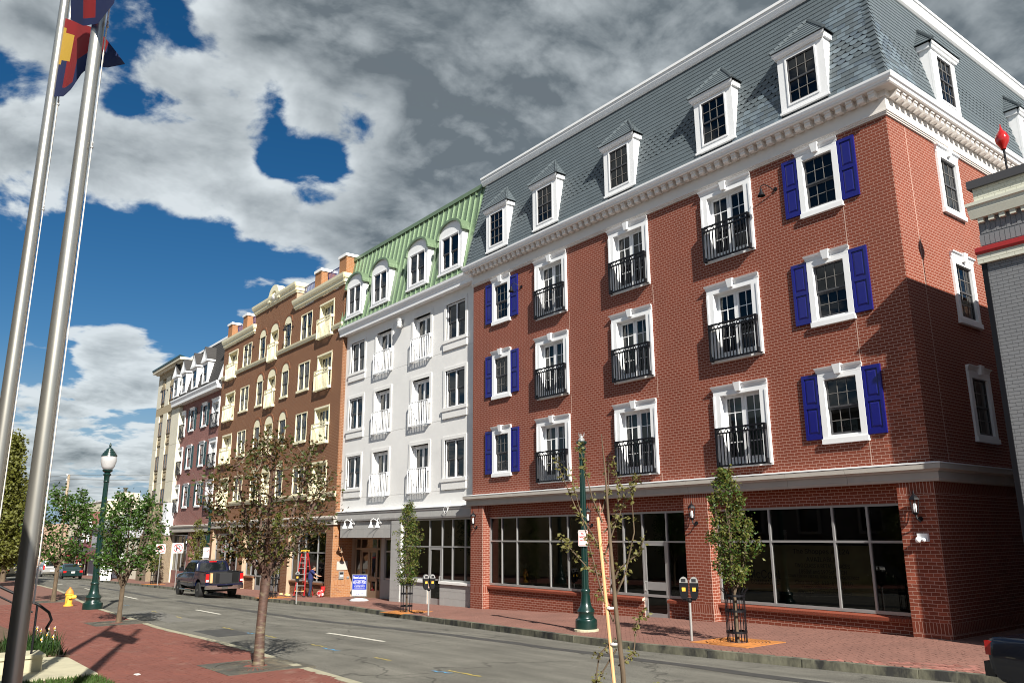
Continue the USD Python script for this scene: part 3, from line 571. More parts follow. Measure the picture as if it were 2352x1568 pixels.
def brickwork(parent, sets, mat, names=('brick_dark', 'brick_light'), n_parts=0):
    """sets: (rects, f0, f1, axis); the bricks nearest the camera are parts, the rest one mesh"""
    allr = []
    for R, f0, f1, ax in sets:
        R = np.array(R)
        if not len(R): continue
        c = np.column_stack([(R[:,0]+R[:,1])/2, np.full(len(R), f1), (R[:,2]+R[:,3])/2]) if ax == 'y' else np.column_stack([np.full(len(R), f1), (R[:,0]+R[:,1])/2, (R[:,2]+R[:,3])/2])
        d = np.linalg.norm(c-[CX, CY, CZ], axis=1); size = (R[:,1]-R[:,0])*np.abs(c[:,1]-CY if ax == 'y' else c[:,0]-CX)/d**2
        allr.append((R, f0, f1, ax, size))
    thr = np.sort(np.concatenate([a[4] for a in allr]))[-n_parts] if n_parts else 1e9
    rest = MB()
    for R, f0, f1, ax, size in allr:
        for r in R[size >= thr][:n_parts]: obj('brick', boxes([r], f0, f1, ax), m[[mat, *names][int(rng.integers(3))]], parent)
        if (size < thr).any(): rest.add(*boxes(R[size < thr], f0, f1, ax).arrays())
    obj('brickwork', rest, mat, parent, kind='stuff')
# ---------------------------------------------------------------- red brick building with slate mansard
def shingle_field(parent, origin, u, up, rows, expo, wid, lo, hi, skip, scallop=(), n_parts=0, mat='slate', th=0.012, extra=('slate_a', 'slate_b')):
    """overlapping shingles on a sloped plane; lo(v), hi(v) bound them along u at slope height v"""
    o, u, up = np.array(origin, float), np.array(u, float), np.array(up, float); nrm = np.cross(u, up); nrm /= np.linalg.norm(nrm)
    if np.dot(nrm, o*0+np.array([CX, CY, CZ])-o) < 0: nrm = -nrm
    items = []
    for r in range(rows):
        v0 = r*expo; a0, a1 = lo(v0), hi(v0); off = (r % 2)*wid/2; i = math.floor((a0-off)/wid)
        while off+i*wid < a1:
            a, b = max(a0, off+i*wid+.004), min(a1, off+(i+1)*wid-.004); i += 1
            if b-a < .03: continue
            if skip((a+b)/2, v0+expo/2): continue
            items.append((a, b, v0, r in scallop, rng.uniform(-.004, .004)))
    ms = {}
    P = [];
    for a, b, v0, sc, jz in items:
        v1 = v0+expo*1.05; vb = v0+jz
        if sc:
            rad = (b-a)/2; k = 6; pts = [(a+rad-rad*math.cos(t), vb+rad*.75-rad*.75*math.sin(t)) for t in np.linspace(0, pi, k+1)]+[(b, v1), (a, v1)]
        else: pts = [(a, vb), (b, vb), (b, v1), (a, v1)]
        top = [o+u*x+up*y+nrm*(th*1.9-(y-v0)/expo*th) for x, y in pts]; bot = [o+u*x+up*y+nrm*(th*.9-(y-v0)/expo*th-.002) for x, y in pts]
        n = len(pts); F = [(0, i, i+1) for i in range(1, n-1)]+[q for i in range(n) for q in ((i, n+i, n+(i+1) % n), (i, n+(i+1) % n, (i+1) % n))]
        P.append((np.array(top+bot), F))
    d = np.array([np.linalg.norm(V[0]-[CX, CY, CZ]) for V, F in P]); order = np.argsort(d)
    rest = MB()
    for k, i in enumerate(order):
        V, F = P[i]
        if k < n_parts: obj('shingle', MB().add(V, F), m[[mat, *extra][int(rng.integers(3))]], parent)
        else: rest.add(V, F)
    if rest.v: obj('shingle_field', rest, mat, parent, kind='stuff')
m['slate_a'] = M('slate_dark', (0.088, 0.115, 0.14), 0.55, var=0.15, vs=9); m['slate_b'] = M('slate_pale', (0.125, 0.16, 0.185), 0.55, var=0.15, vs=9)

RX = -18.15
rb = thing('red_brick_building', 'large red brick apartment block with blue shutters, slate mansard roof and shops below', 'building', (RX/2, 4, -0.3))
doors = [-13.07, -9.03, -4.99]; sashes = [(-16.145, 1.19), (-1.95, 1.19)]
WH, SH = [], []     # holes in the upper front wall and in the side wall
for n in (1, 2, 3):
    for xc, _ in sashes: WH.append((xc-.5, xc+.5, 1.45+H*n, 3.25+H*n))
    for xc in doors: WH.append((xc-.74, xc+.74, 1.02+H*n, 3.2+H*n))
    for yc in (3.15, 8.5): SH.append((yc-.5, yc+.5, 1.45+H*n, 3.25+H*n))
ZT = 12.56
w = holed(RX, 0.0, 3.70, ZT, WH, -0.0065, 0.32); w.add(*holed(0.0065, 14, 3.70, ZT, SH, -0.32, 0.0065, 'x').arrays())
# ground floor: piers and recessed bays
PIERS = [(-18.13, -17.30), (-11.55, -10.72), (-7.2, -6.32), (-0.80, 0.06)]
for a, b in PIERS: w.box(a+.006, b+.0026, -.1026, .30, -.9, 3.42)
w.box(-.3, .0626, .30, 14, -.9, 3.42)
BAYS = [(-17.30, -11.55), (-10.72, -7.2), (-6.32, -0.80)]
for a, b in BAYS: w.box(a, b, .1964, .40, 2.94, 3.42)
w.box(-17.3, -11.55, .1964, .40, -.9, .30); w.box(-10.72, -9.20, .1964, .40, -.9, .30); w.box(-8.20, -7.2, .1964, .40, -.9, .30); w.box(-6.32, -.8, .1964, .40, -.9, .30)
w.box(RX, 0, .33, 13.9, 12.4, 12.56); w.box(RX, RX+.25, .33, 13.9, -.9, 12.4)
wall = obj('wall', w, 'mortar', rb)
ins = MB()
for k, zz in enumerate((-.6, 3.5, 6.6, 9.65)): ins.box(RX+.3, -.35, .45, 9, zz, zz+.12)
ins.box(RX+.3, -.35, 5.0, 5.2, -.5, 12.4)
for xx in (-14.6, -11.1, -6.8): ins.box(xx-.06, xx+.06, .5, 5, 3.7, 12.4)
for xx in (-11.1, -6.8): ins.box(xx-.06, xx+.06, .45, 5, -.5, 3.4)
obj('interior', ins, 'inside', rb)
sets = [(courses(RX, 0.008, 3.80, ZT, WH), .006, -.008, 'y'), (courses(0.0, 12.5, 3.80, ZT, SH, phase=.1), -.006, .008, 'x')]
for a, b in PIERS:
    last = b > 0
    sets += [(courses(a, b, -.62, .10, phase=a), -.09, -.104, 'y'), (soldiers(a, b, .10, .34), -.09, -.104, 'y'), (courses(a, b, .34, 3.12, phase=a), -.09, -.104, 'y'), (soldiers(a, b, 3.12, 3.40), -.09, -.104, 'y')]
    y1 = 12.0 if last else .24
    sets += [(courses(-.094, y1, -.62, .10), b-.01, b+.004, 'x'), (soldiers(-.094, y1, .10, .34), b-.01, b+.004, 'x'), (courses(-.094, y1, .34, 3.12), b-.01, b+.004, 'x'), (soldiers(-.094, y1, 3.12, 3.40), b-.01, b+.004, 'x')]
for a, b in BAYS:
    sets.append((courses(a, b, 2.94, 3.42), .21, .195, 'y'))
for a, b in ((-17.3, -11.55), (-10.72, -9.20), (-8.20, -7.2), (-6.32, -.8)):
    sets.append((courses(a, b, -.62, .27, phase=a), .21, .195, 'y'))
brickwork(wall, sets, 'brick', n_parts=300)
for k, (a, b) in enumerate(((-17.3, -11.55), (-10.72, -9.20), (-8.20, -7.2), (-6.32, -.8))):   # sloping brick sills
    s = MB(); n = max(2, round((b-a)/.0813)); wd = (b-a)/n
    for i in range(n): s.hexa([(a+i*wd+.005, .10, .268), (a+(i+1)*wd-.005, .10, .268), (a+(i+1)*wd-.005, .26, .275), (a+i*wd+.005, .26, .275)], [(a+i*wd+.005, .095, .345), (a+(i+1)*wd-.005, .095, .345), (a+(i+1)*wd-.005, .27, .40), (a+i*wd+.005, .27, .40)])
    sp = obj('window_sill', s, 'brick', rb); obj('sill_mortar', MB().hexa([(a, .108, .27), (b, .108, .27), (b, .28, .27), (a, .28, .27)], [(a, .104, .335), (b, .104, .335), (b, .27, .393), (a, .27, .393)]), 'mortar', sp)
def red_sash(par, xc, n, shut=True):
    z0 = H*n; mb = MB(); xl, xr = xc-.595, xc+.595
    frame(mb, xl, xr, 1.52+z0, 3.06+z0+.09, .16, -.07, .05, wb=.06, wt=.12); frame(mb, xl+.12, xr-.12, 1.56+z0, 3.07+z0, .05, -.035, .06)
    mb.box(xl-.02, xr+.02, -.10, .05, 1.39+z0, 1.52+z0); mb.box(xl, xr, -.072, .0, 3.15+z0, 3.20+z0)
    crown(mb, xl-.005, xr+.005, 3.34+z0, .20, 0.0); keystone(mb, xc, 3.37+z0, .24, 0)
    w = obj('window', mb, 'white', par); sash(w, xc-.425, xc+.425, 1.60+z0, 3.03+z0, .0, 3, 2, 'sash', 'muntin')
    if shut:
        for a, b in ((xl-.475, xl-.005), (xr+.005, xr+.475)):
            s = MB(); za, zb = 1.53+z0, 3.21+z0; s.box(a, b, -.035, -.006, za, zb); frame(s, a, b, za, zb, .075, -.062, -.036, wb=.13, wt=.09); s.box(a+.075, b-.075, -.062, -.036, za+.80, za+.90)
            p = obj('shutter', s, 'blue', par)
            for c, d in ((za+.13, za+.80), (za+.90, zb-.09)):
                q = MB(); q.hexa([(a+.10, -.036, c+.03), (b-.10, -.036, c+.03), (b-.10, -.0355, c+.03), (a+.10, -.0355, c+.03)], [(a+.10, -.036, d-.03), (b-.10, -.036, d-.03), (b-.10, -.0355, d-.03), (a+.10, -.0355, d-.03)])
                q.add([(a+.10, -.036, c+.03), (b-.10, -.036, c+.03), (b-.10, -.036, d-.03), (a+.10, -.036, d-.03), (a+.14, -.054, c+.07), (b-.14, -.054, c+.07), (b-.14, -.054, d-.07), (a+.14, -.054, d-.07)], [(4,5,6),(4,6,7),(0,1,5),(0,5,4),(1,2,6),(1,6,5),(2,3,7),(2,7,6),(3,0,4),(3,4,7)])
                obj('raised_panel', q, 'blue', p)
    return w
for n in (3, 2, 1):
    for xc, _ in sashes: red_sash(rb, xc, n)
    for xc in doors:
        z0 = H*n; mb = MB(); xl, xr = xc-.9, xc+.9
        mb.box(xl, xl+.235, -.07, .14, 1.05+z0, 3.06+z0); mb.box(xr-.235, xr, -.07, .14, 1.05+z0, 3.06+z0); mb.box(xl, xr, -.07, .14, 3.06+z0, 3.18+z0)
        for a, b in ((xl-.0, xl+.06), (xr-.06, xr)): mb.box(a, b, -.09, -.07, 1.05+z0, 3.06+z0)
        mb.box(xl, xr, -.04, .2, 1.0+z0, 1.06+z0)
        crown(mb, xl-.005, xr+.005, 3.34+z0, .20, 0.0); keystone(mb, xc, 3.37+z0, .25, 0)
        dw = obj('french_door', mb, 'white', rb); french(dw, xc-.665, xc+.665, 1.06+z0, 3.06+z0, .13, 2, 4, curtain=(xc == doors[0] or n == 1 or (xc == doors[1] and n == 2)))
        balcony(rb, xc-.83, xc+.83, 1.03+z0, 2.13+z0, -.0, -.20, 'black')
    # side windows
    for yc in (3.15, 8.5):
        if n == 1 and yc > 8: continue
        q = MB(); yl, yr = yc-.62, yc+.62; z0 = H*n
        def S(mbx): return mbx.move(lambda V: np.stack([-V[:,1], V[:,0]-xc0+yc, V[:,2]], -1))
        xc0 = 0.0; a = MB(); xl, xr = -.62, .62
        frame(a, xl, xr, 1.52+z0, 3.15+z0, .16, -.07, .05, wb=.06, wt=.12); a.box(xl-.02, xr+.02, -.10, .05, 1.39+z0, 1.52+z0); a.box(xl, xr, -.072, .0, 3.15+z0, 3.20+z0); crown(a, xl, xr, 3.34+z0, .20, 0.0); keystone(a, 0, 3.37+z0, .24, 0)
        sw = obj('side_window', S(a), 'white', rb)
        fr = MB(); frame(fr, -.46, .46, 1.60+z0, 3.03+z0, .045, 0, .05); fr.box(-.46, .46, -.004, .04, 2.28+z0, 2.33+z0); obj('sash_frame', S(fr), 'sash', sw)
        for c, d in ((1.645, 2.28), (2.33, 2.985)): obj('pane', S(MB().quad((-.415, .02, c+z0), (.415, .02, c+z0), (.415, .02, d+z0), (-.415, .02, d+z0))), 'glass', sw)
        mu = MB()
        for i in (-1, 1): mu.box(i*.14-.008, i*.14+.008, .008, .016, 1.64+z0, 2.99+z0)
        for zz in (1.96, 2.66): mu.box(-.415, .415, .006, .014, zz-.008+z0, zz+.008+z0)
        obj('muntins', S(mu), 'muntin', sw); obj('blind', S(MB().box(-.45, .45, .13, .14, 1.6+z0, 3.0+z0)), 'screen', sw)
# stone band above the shops
sb = obj('stone_band', MB().box(RX+.01, 0, -.0, .1, 3.40, 3.78).box(-.1, -.0, .1, 12.5, 3.40, 3.78), 'mortar', rb)
prof1 = [(0, 3.60), (.19, 3.60), (.22, 3.64), (.27, 3.655), (.27, 3.77), (0, 3.79)]; prof2 = [(0, 3.385), (.15, 3.385), (.17, 3.45), (.165, 3.46), (.165, 3.598), (0, 3.598)]
xs = np.concatenate([[RX-.05], np.arange(-16.9, -1, 1.66), [0.06]])
for i, (a, b) in enumerate(zip(xs[:-1], xs[1:])):
    e = i == len(xs)-2; s0 = i == 0
    for pr in (prof1, prof2): obj('stone_block', MB().mould(pr, 0, a+(0 if s0 else .004), b-(0 if e else .004), 'x', 1.0 if s0 else 0, 1.0 if e else 0), 'stone', sb)
for i in range(7):
    for pr in (prof1, prof2): obj('stone_block', MB().mould(pr, 0.06, i*1.66+.002, (i+1)*1.66-.006, 'y', 1.0 if i == 0 else 0, 0), 'stone', sb)
obj('metal_flashing', MB().mould([(0, 3.795), (.28, 3.775), (.28, 3.80), (0, 3.835)], 0, RX-.05, .06, 'x', 1, 1).mould([(0, 3.795), (.28, 3.775), (.28, 3.80), (0, 3.835)], .06, 0, 11.6, 'y', 1, 0), 'white', sb)
# main cornice
FR = [[(0, 12.54), (.05, 12.54), (.05, 12.575), (.075, 12.58), (.075, 12.615), (.10, 12.62), (.10, 12.66), (.07, 12.67), (.07, 13.02), (0, 13.02)],
      [(0, 13.02), (.10, 13.02), (.12, 13.05), (.12, 13.17), (.36, 13.17), (.39, 13.20), (.39, 13.235), (0, 13.235)],
      [(0, 13.235), (.395, 13.235), (.40, 13.27), (.44, 13.30), (.47, 13.36), (.475, 13.42), (.43, 13.42), (.40, 13.38), (0, 13.45)]]
co = None
for k, pf in enumerate(FR):
    mb = MB().mould(pf, 0, RX-.02, 0, 'x', .6 if k else .3, 1).mould(pf, 0, 0, 12.5, 'y', 1, 0)
    if k == 0: co = obj('cornice', mb, 'offwhite', rb)
    else: obj(('soffit_board', 'gutter')[k-1], mb, ('offwhite', 'white')[k-1], co)
def dent(c, ax):
    p1 = [(.12, 12.985), (.27, 12.985), (.30, 13.02), (.30, 13.10), (.33, 13.11), (.33, 13.168), (.12, 13.168)]
    mb = MB(); f = (lambda u, v, w: (w, -u, v)) if ax == 'x' else (lambda u, v, w: (u, w, v)); return mb.poly(p1, f, c-.085, c+.085)
x = -.16
while x > RX+.1: obj('dentil', dent(x, 'x'), 'offwhite', co); x -= .303
y = .16
while y < 11: obj('dentil', dent(y, 'y'), 'offwhite', co); y += .303
# mansard
SL = 0.19; Z0, Z1 = 13.40, 17.45
def ry(z): return -.26+SL*(z-Z0)
ml = math.hypot(1, SL)
body = MB(); xl0, xl1 = RX-.22, RX+.35
b0 = [(xl0, ry(Z0)+.02, Z0), (-ry(Z0)-.02, ry(Z0)+.02, Z0), (-ry(Z0)-.02, 13.5, Z0), (xl0, 13.5, Z0)]; t0 = [(xl1, ry(Z1)+.02, Z1), (-ry(Z1)-.02, ry(Z1)+.02, Z1), (-ry(Z1)-.02, 13.5, Z1), (xl1, 13.5, Z1)]
roof = obj('mansard_roof', body.hexa(b0, t0), 'slate_under', rb)
DX = [-16.2, -13.1, -9.12, -5.05, -2.02]; DY = [3.35, 9.3]
up = np.array([0, SL, 1])/ml
def sk(a, v): z = Z0+v/ml; return any(abs(a-c) < .70 and z < 15.62 for c in DX)
shingle_field(roof, (0, ry(Z0), Z0), (1, 0, 0), up, int((Z1-Z0)*ml/.15), .15, .24, lambda v: xl0+(xl1-xl0)*v/((Z1-Z0)*ml)+.02, lambda v: -ry(Z0+v/ml)-.01, sk, range(7, 13), 200)
def sk2(a, v): z = Z0+v/ml; return any(abs(a-c) < .70 and z < 15.62 for c in DY)
shingle_field(roof, (-ry(Z0), 0, Z0), (0, 1, 0), np.array([-SL, 0, 1])/ml, int((Z1-Z0)*ml/.15), .15, .24, lambda v: ry(Z0+v/ml)+.01, lambda v: 12.8, sk2, range(7, 13), 90)
mb = MB(); nz = 25
for i in range(nz):
    za, zb = Z0+(Z1-Z0)*i/nz, Z0+(Z1-Z0)*(i+1.08)/nz
    for (xa, ya, xb, yb) in ((-ry(za), ry(za), -ry(zb), ry(zb)),):
        h_ = [(xa+.05, ya-.05, za), (xa+.03, ya+.16, za), (xa-.02, ya+.02, za), (xa-.16, ya-.03, za)]; g_ = [(xb+.025, yb-.025, zb), (xb+.005, yb+.16, zb), (xb-.02, yb+.02, zb), (xb-.16, yb-.005, zb)]
        mb.hexa(h_, g_)
obj('hip_caps', mb, 'slate', roof)
mb = MB()
for i in range(nz): za, zb = Z0+(Z1-Z0)*i/nz, Z0+(Z1-Z0)*(i+1.05)/nz; xa, xb = xl0+(xl1-xl0)*i/nz, xl0+(xl1-xl0)*(i+1.05)/nz; mb.hexa([(xa-.05, ry(za)-.05, za), (xa+.12, ry(za)-.04, za), (xa+.12, ry(za)+.02, za), (xa-.05, ry(za)+.2, za)], [(xb-.02, ry(zb)-.02, zb), (xb+.12, ry(zb)-.015, zb), (xb+.12, ry(zb)+.02, zb), (xb-.02, ry(zb)+.2, zb)])
obj('hip_caps', mb, 'slate', roof)
tc = [(0, 17.28), (.05, 17.28), (.10, 17.33), (.16, 17.46), (.17, 17.56), (.20, 17.57), (.20, 17.66), (0, 17.70)]
yt = ry(17.35)
obj('top_cornice', MB().mould(tc, yt, xl1-.25, -yt, 'x', .3, 1).mould(tc, -yt, yt, 12.8, 'y', 1, 0).box(xl1-.2, -yt-.02, yt+.02, 13, 17.45, 17.66), 'white', roof)
def dormer(parent, c, side=False, roofm='slate', yfr=-.24, zb=13.72, zt=15.50, hw=.72, ryf=ry):
    """front box with a window, cheeks running back to the roof, cornice and a hipped roof; built facing -y at x = c"""
    def T(mb): return mb.move(lambda V: np.stack([-V[:,1], V[:,0]-c+c, V[:,2]], -1)) if side else mb
    yb, yt_ = ryf(zb)+.05, ryf(zt)+.08; mb = MB()
    frame(mb, c-hw, c+hw, zb, zt-.10, .27, yfr, yfr+.07, wb=.16, wt=.10); frame(mb, c-hw+.24, c+hw-.24, zb+.13, zt-.18, .05, yfr-.02, yfr+.05)
    for a in (c-hw, c+hw-.04): mb.poly([(yfr+.071, zb+.02), (max(yb, yfr+.09), zb+.02), (yt_, zt-.1), (yfr+.071, zt-.1)], lambda u, v, w: (w, u, v), a+.002, a+.038)
    mb.box(c-hw-.03, c+hw+.03, yfr-.03, yfr+.09, zb-.06, zb)
    pf = [(0, zt-.10), (.05, zt-.10), (.07, zt-.05), (.10, zt-.02), (.11, zt+.06), (0, zt+.06)]
    mb.mould(pf, yfr, c-hw, c+hw, 'x', 1, 1)
    mb.poly([(yfr-.0, zt-.10), (yt_, zt-.10), (yt_, zt+.06), (yfr-.0, zt+.06)], lambda u, v, w: (w, u, v), c+hw, c+hw+.07); mb.poly([(yfr-.0, zt-.10), (yt_, zt-.10), (yt_, zt+.06), (yfr-.0, zt+.06)], lambda u, v, w: (w, u, v), c-hw-.07, c-hw)
    d = obj('dormer', T(mb), 'white', parent)
    x0, x1, z0, z1 = c-hw+.285, c+hw-.285, zb+.175, zt-.225
    fr = MB(); frame(fr, x0, x1, z0, z1, .04, yfr+.0, yfr+.05); zm = (z0+z1)/2; fr.box(x0+.04, x1-.04, yfr-.005, yfr+.04, zm-.025, zm+.025); obj('sash_frame', T(fr), 'sash', d)
    mu = MB()
    for i in (1, 2): xx = x0+.04+(x1-x0-.08)*i/3; mu.box(xx-.009, xx+.009, yfr+.008, yfr+.018, z0+.04, z1-.04)
    for zz in ((z0+zm)/2, (z1+zm)/2): mu.box(x0+.04, x1-.04, yfr+.006, yfr+.016, zz-.009, zz+.009)
    obj('muntins', T(mu), 'muntin', d)
    for a, b in ((z0+.04, zm-.025), (zm+.025, z1-.04)): obj('pane', T(MB().quad((x0+.04, yfr+.03, a), (x1-.04, yfr+.03, a), (x1-.04, yfr+.03, b), (x0+.04, yfr+.03, b))), 'glass', d)
    obj('blind', T(MB().box(x0, x1, yfr+.14, yfr+.15, z0, z1)), 'screen', d)
    # roof: apex on the mansard, three faces with stepped shingle rows
    ap = np.array([c, ryf(zt+1.05)+.02, zt+1.05]); e = zt+.07; L_, R_ = np.array([c-hw-.13, yfr-.13, e]), np.array([c+hw+.13, yfr-.13, e]); Lb, Rb = np.array([c-hw-.13, ryf(e)+.05, e]), np.array([c+hw+.13, ryf(e)+.05, e])
    rf = MB()
    for (A, B) in ((L_, R_), (R_, Rb), (Lb, L_)):
        rows = 7; nr = np.cross(B-A, ap-A); nr /= np.linalg.norm(nr)
        if nr[2] < 0: nr = -nr
        for r in range(rows):
            t0_, t1_ = r/rows, min(1, (r+1.05)/rows); p, q, s_, t_ = A+(ap-A)*t0_, B+(ap-B)*t0_, B+(ap-B)*t1_, A+(ap-A)*t1_
            rf.add([p+nr*.022, q+nr*.022, s_+nr*.006, t_+nr*.006, p, q, s_, t_], [(0,1,2),(0,2,3),(0,4,5),(0,5,1),(1,5,6),(1,6,2),(3,7,4),(3,4,0)])
    for E_ in (L_, R_):
        for r in range(8): a, b = E_+(ap-E_)*r/8, E_+(ap-E_)*(r+1.1)/8; rf.tube([a+[0, 0, .03], b+[0, 0, .015]], [.055, .04], 6)
    obj('dormer_roof', T(rf), roofm, d); return d
for c in DX: dormer(rb, c)
for c in DY: dormer(rb, c, True)
# fittings
for a in (-17.72, -11.13, -6.76, -.34): lantern(rb, a, -.10, 2.86)
barn_lamp(rb, -3.29, 0, 11.70, size=.8); barn_lamp(rb, -14.85, 0, 11.75, size=.8)
obj('emergency_light', MB().box(-.42, -.18, -.17, -.10, 2.06, 2.24).ball((-.38, -.21, 2.10), .07, 1).ball((-.26, -.20, 2.10), .05, 1), 'white', rb)
for x, a, b in ((-1.37, 3.84, 4.42), (-1.37, 6.42, 7.48), (-1.37, 9.47, 10.52), (-12.10, 3.84, 4.05), (-12.10, 6.4, 7.06), (-12.10, 9.45, 10.1), (-12.1, 12.35, 12.54), (-8.05, 3.84, 4.05), (-8.05, 6.4, 7.06), (-8.05, 9.45, 10.1)): obj('control_joint', MB().box(x-.008, x+.008, -.010, .0, a, b), 'mortar', rb)
obj('control_joint', MB().box(0, .010, .93, .946, 3.84, 12.5), 'mortar', rb)
# shops
fw = storefront(rb, -17.28, -11.57, .40, 2.94, .22, [-16.52, -15.58, -13.67, -12.71], 2.03)
fw = storefront(rb, -10.70, -7.22, .40, 2.94, .22, [-10.03, -9.20, -8.20], 2.03, door=(-9.17, -8.23))
obj('door_jamb', MB().box(-9.225, -9.175, .22, .32, -.4, .40).box(-8.225, -8.175, .22, .32, -.4, .40), 'alu', rb)
shopdoor(rb, -9.17, -8.23, -.36, 2.0, .23, mid=.60)
fw = storefront(rb, -6.30, -.82, .40, 2.94, .22, [-4.55, -2.69, -1.77], 2.05)
bn = MB().box(-6.0, -2.0, .62, .63, .75, 1.95); ban = obj('vinyl_banner', bn, M('banner', (0.30, 0.27, 0.12), 0.8, var=0.2), rb)
tx = MB()
for s_, h_, z_, w_ in (('The Shoppes at 124', .12, 1.80, 1.6), ('AVAILABLE', .115, 1.60, .85), ('TWO CLASS A RETAIL SPACES', .10, 1.44, 1.55), ('1853sf and 1975sf EACH', .10, 1.29, 1.35), ('TOWN CENTER / RETAIL OVERLAY ZONING DISTRICT', .07, 1.17, 2.0), ('Chris McCool  610-692-7010', .095, 1.02, 1.6), ('rcmccool@comcast.net', .085, .91, 1.2), ('www.124marketplace.com', .085, .79, 1.5)):
    text_on(tx, s_, h_, (-3.35, .619, z_), width=w_)
text_on(tx, 'McCool', .22, (-5.1, .619, 1.18), width=1.0); text_on(tx, 'COMPANIES', .11, (-5.1, .619, .98), width=.9)
obj('banner_lettering', tx, 'signblack', ban)
wc = MB().box(-2.22, -1.66, .06, .07, 4.66, 5.02); wsx = obj('window_sign', wc, M('window_card', (0.16, 0.22, 0.22), 0.8), rb)
tx = MB(); text_on(tx, '124', .10, (-1.94, .059, 4.93)); text_on(tx, 'STAINLESS STEEL', .06, (-1.94, .059, 4.83), width=.5, bold=True); text_on(tx, '& GRANITE', .06, (-1.94, .059, 4.75), width=.32, bold=True); obj('sign_lettering', tx, 'signblack', wsx)
# ---------------------------------------------------------------- white stucco building with green metal roof
WX0, WX1, WY = -30.62, -18.17, 0.25
wb = thing('white_stucco_building', 'white stucco apartment building with green metal roof, between brown and red brick blocks', 'building', (-24.4, 4, -0.6))
SX, DXW = [-29.24, -19.87], [-26.38, -22.72]
WH = []
for n in (1, 2, 3):
    for c in SX: WH.append((c-.76, c+.76, 1.55+H*n, 3.22+H*n))
    for c in DXW: WH.append((c-.77, c+.77, 1.03+H*n, 3.22+H*n))
cuts = [3.46, 4.12, 7.17, 10.22, 12.9]; mbw = MB()
for a, b in zip(cuts[:-1], cuts[1:]):
    hs = [(h[0], h[1], max(h[2], a-.01), min(h[3], b+.01)) for h in WH if h[3] > a and h[2] < b]
    mbw.add(*holed(WX0, WX1, a+.008, b-.008, hs, WY, WY+.3).arrays())
wl = obj('wall', mbw, 'stucco', wb)
obj('backing_wall', holed(WX0+.02, WX1, 3.4, 12.9, WH, WY+.012, WY+.29).box(WX0+.1, WX1, .6, 13, 12.7, 12.88), 'stucco', wb)
ins = MB().box(WX0+.3, WX1, 4.5, 4.7, -.6, 12.8)
for z in (-.72, 3.5, 6.6, 9.65): ins.box(WX0+.3, WX1, 1.1, 5, z, z+.1)
obj('interior', ins, 'inside', wb)
for n in (3, 2, 1):
    z0 = H*n
    for c in SX:
        mb = MB(); frame(mb, c-.93, c+.93, 1.53+z0, 3.36+z0, .17, WY-.035, WY+.25, wb=.04, wt=.14); mb.box(c-.99, c+.97, WY-.09, WY+.05, 1.42+z0, 1.56+z0); mb.box(c-.93, c+.93, WY-.06, WY+.02, 1.10+z0, 1.42+z0)
        obj('window_surround', mb, 'stucco', wb)
        mb = MB(); frame(mb, c-.755, c+.755, 1.56+z0, 3.21+z0, .06, WY+.04, WY+.14); mb.box(c-.04, c+.04, WY+.05, WY+.14, 1.62+z0, 3.15+z0); w = obj('window', mb, 'white', wb)
        for sg in (-1, 1): sash(w, c+(.37 if sg > 0 else -.37)-.325, c+(.37 if sg > 0 else -.37)+.325, 1.62+z0, 3.15+z0, WY+.07, 1, 1)
    for c in DXW:
        mb = MB(); mb.box(c-.94, c-.76, WY-.035, WY+.28, 1.05+z0, 3.22+z0); mb.box(c+.76, c+.94, WY-.035, WY+.28, 1.05+z0, 3.22+z0); mb.box(c-.94, c+.94, WY-.035, WY+.28, 3.22+z0, 3.38+z0)
        obj('door_surround', mb, 'stucco', wb)
        mb = MB(); frame(mb, c-.76, c+.76, 1.0+z0, 3.21+z0, .07, WY+.16, WY+.26, wb=.06); dw = obj('french_door', mb, 'white', wb); french(dw, c-.69, c+.69, 1.06+z0, 3.14+z0, WY+.20, 1, 1)
        balcony(wb, c-.83, c+.87, 1.05+z0, 2.17+z0, WY-.0, WY-.16, 'white', rings=False, npk=10, top=.035)
ev = [(0, 12.87), (.32, 12.87), (.33, 13.05), (.36, 13.08), (.38, 13.16), (.44, 13.23), (.455, 13.34), (.40, 13.345), (0, 13.42)]
obj('eave_cornice', MB().mould(ev, WY, WX0-.28, WX1+.02, 'x'), 'white', wb)
def rw(z): return -.12+.178*(z-13.38)
GZ0, GZ1 = 13.38, 17.5
mb = MB().hexa([(WX0-.2, rw(GZ0), GZ0), (WX1+.0, rw(GZ0), GZ0), (WX1+.0, 13, GZ0), (WX0-.2, 13, GZ0)], [(WX0-.2, rw(GZ1), GZ1), (WX1+.4, rw(GZ1), GZ1), (WX1+.4, 13, GZ1), (WX0-.2, 13, GZ1)])
gr = obj('metal_roof', mb, 'green', wb)
k = 0; x = WX0-.18
while x < WX1+.2:
    pcs = [(GZ0, GZ1)]
    for c in (-29.24, -26.38, -22.72, -19.87):
        if abs(x-c) < .97: pcs = [(GZ0, 13.72), (16.2-.45*((x-c)/.95)**2, GZ1)]
    for a, b in pcs:
        if x > WX1-.03 and a < 14.2: a = 14.2+(x-WX1)*10
        if b > a: obj('roof_seam', MB().hexa([(x-.02, rw(a)-.055, a), (x+.02, rw(a)-.055, a), (x+.02, rw(a)+.02, a), (x-.02, rw(a)+.02, a)], [(x-.02, rw(b)-.055, b), (x+.02, rw(b)-.055, b), (x+.02, rw(b)+.02, b), (x-.02, rw(b)+.02, b)]), 'green', gr)
    x += .445
obj('ridge_cap', MB().box(WX0-.24, WX1+.42, rw(GZ1)-.10, rw(GZ1)+.3, GZ1-.14, GZ1+.05), 'green', gr)
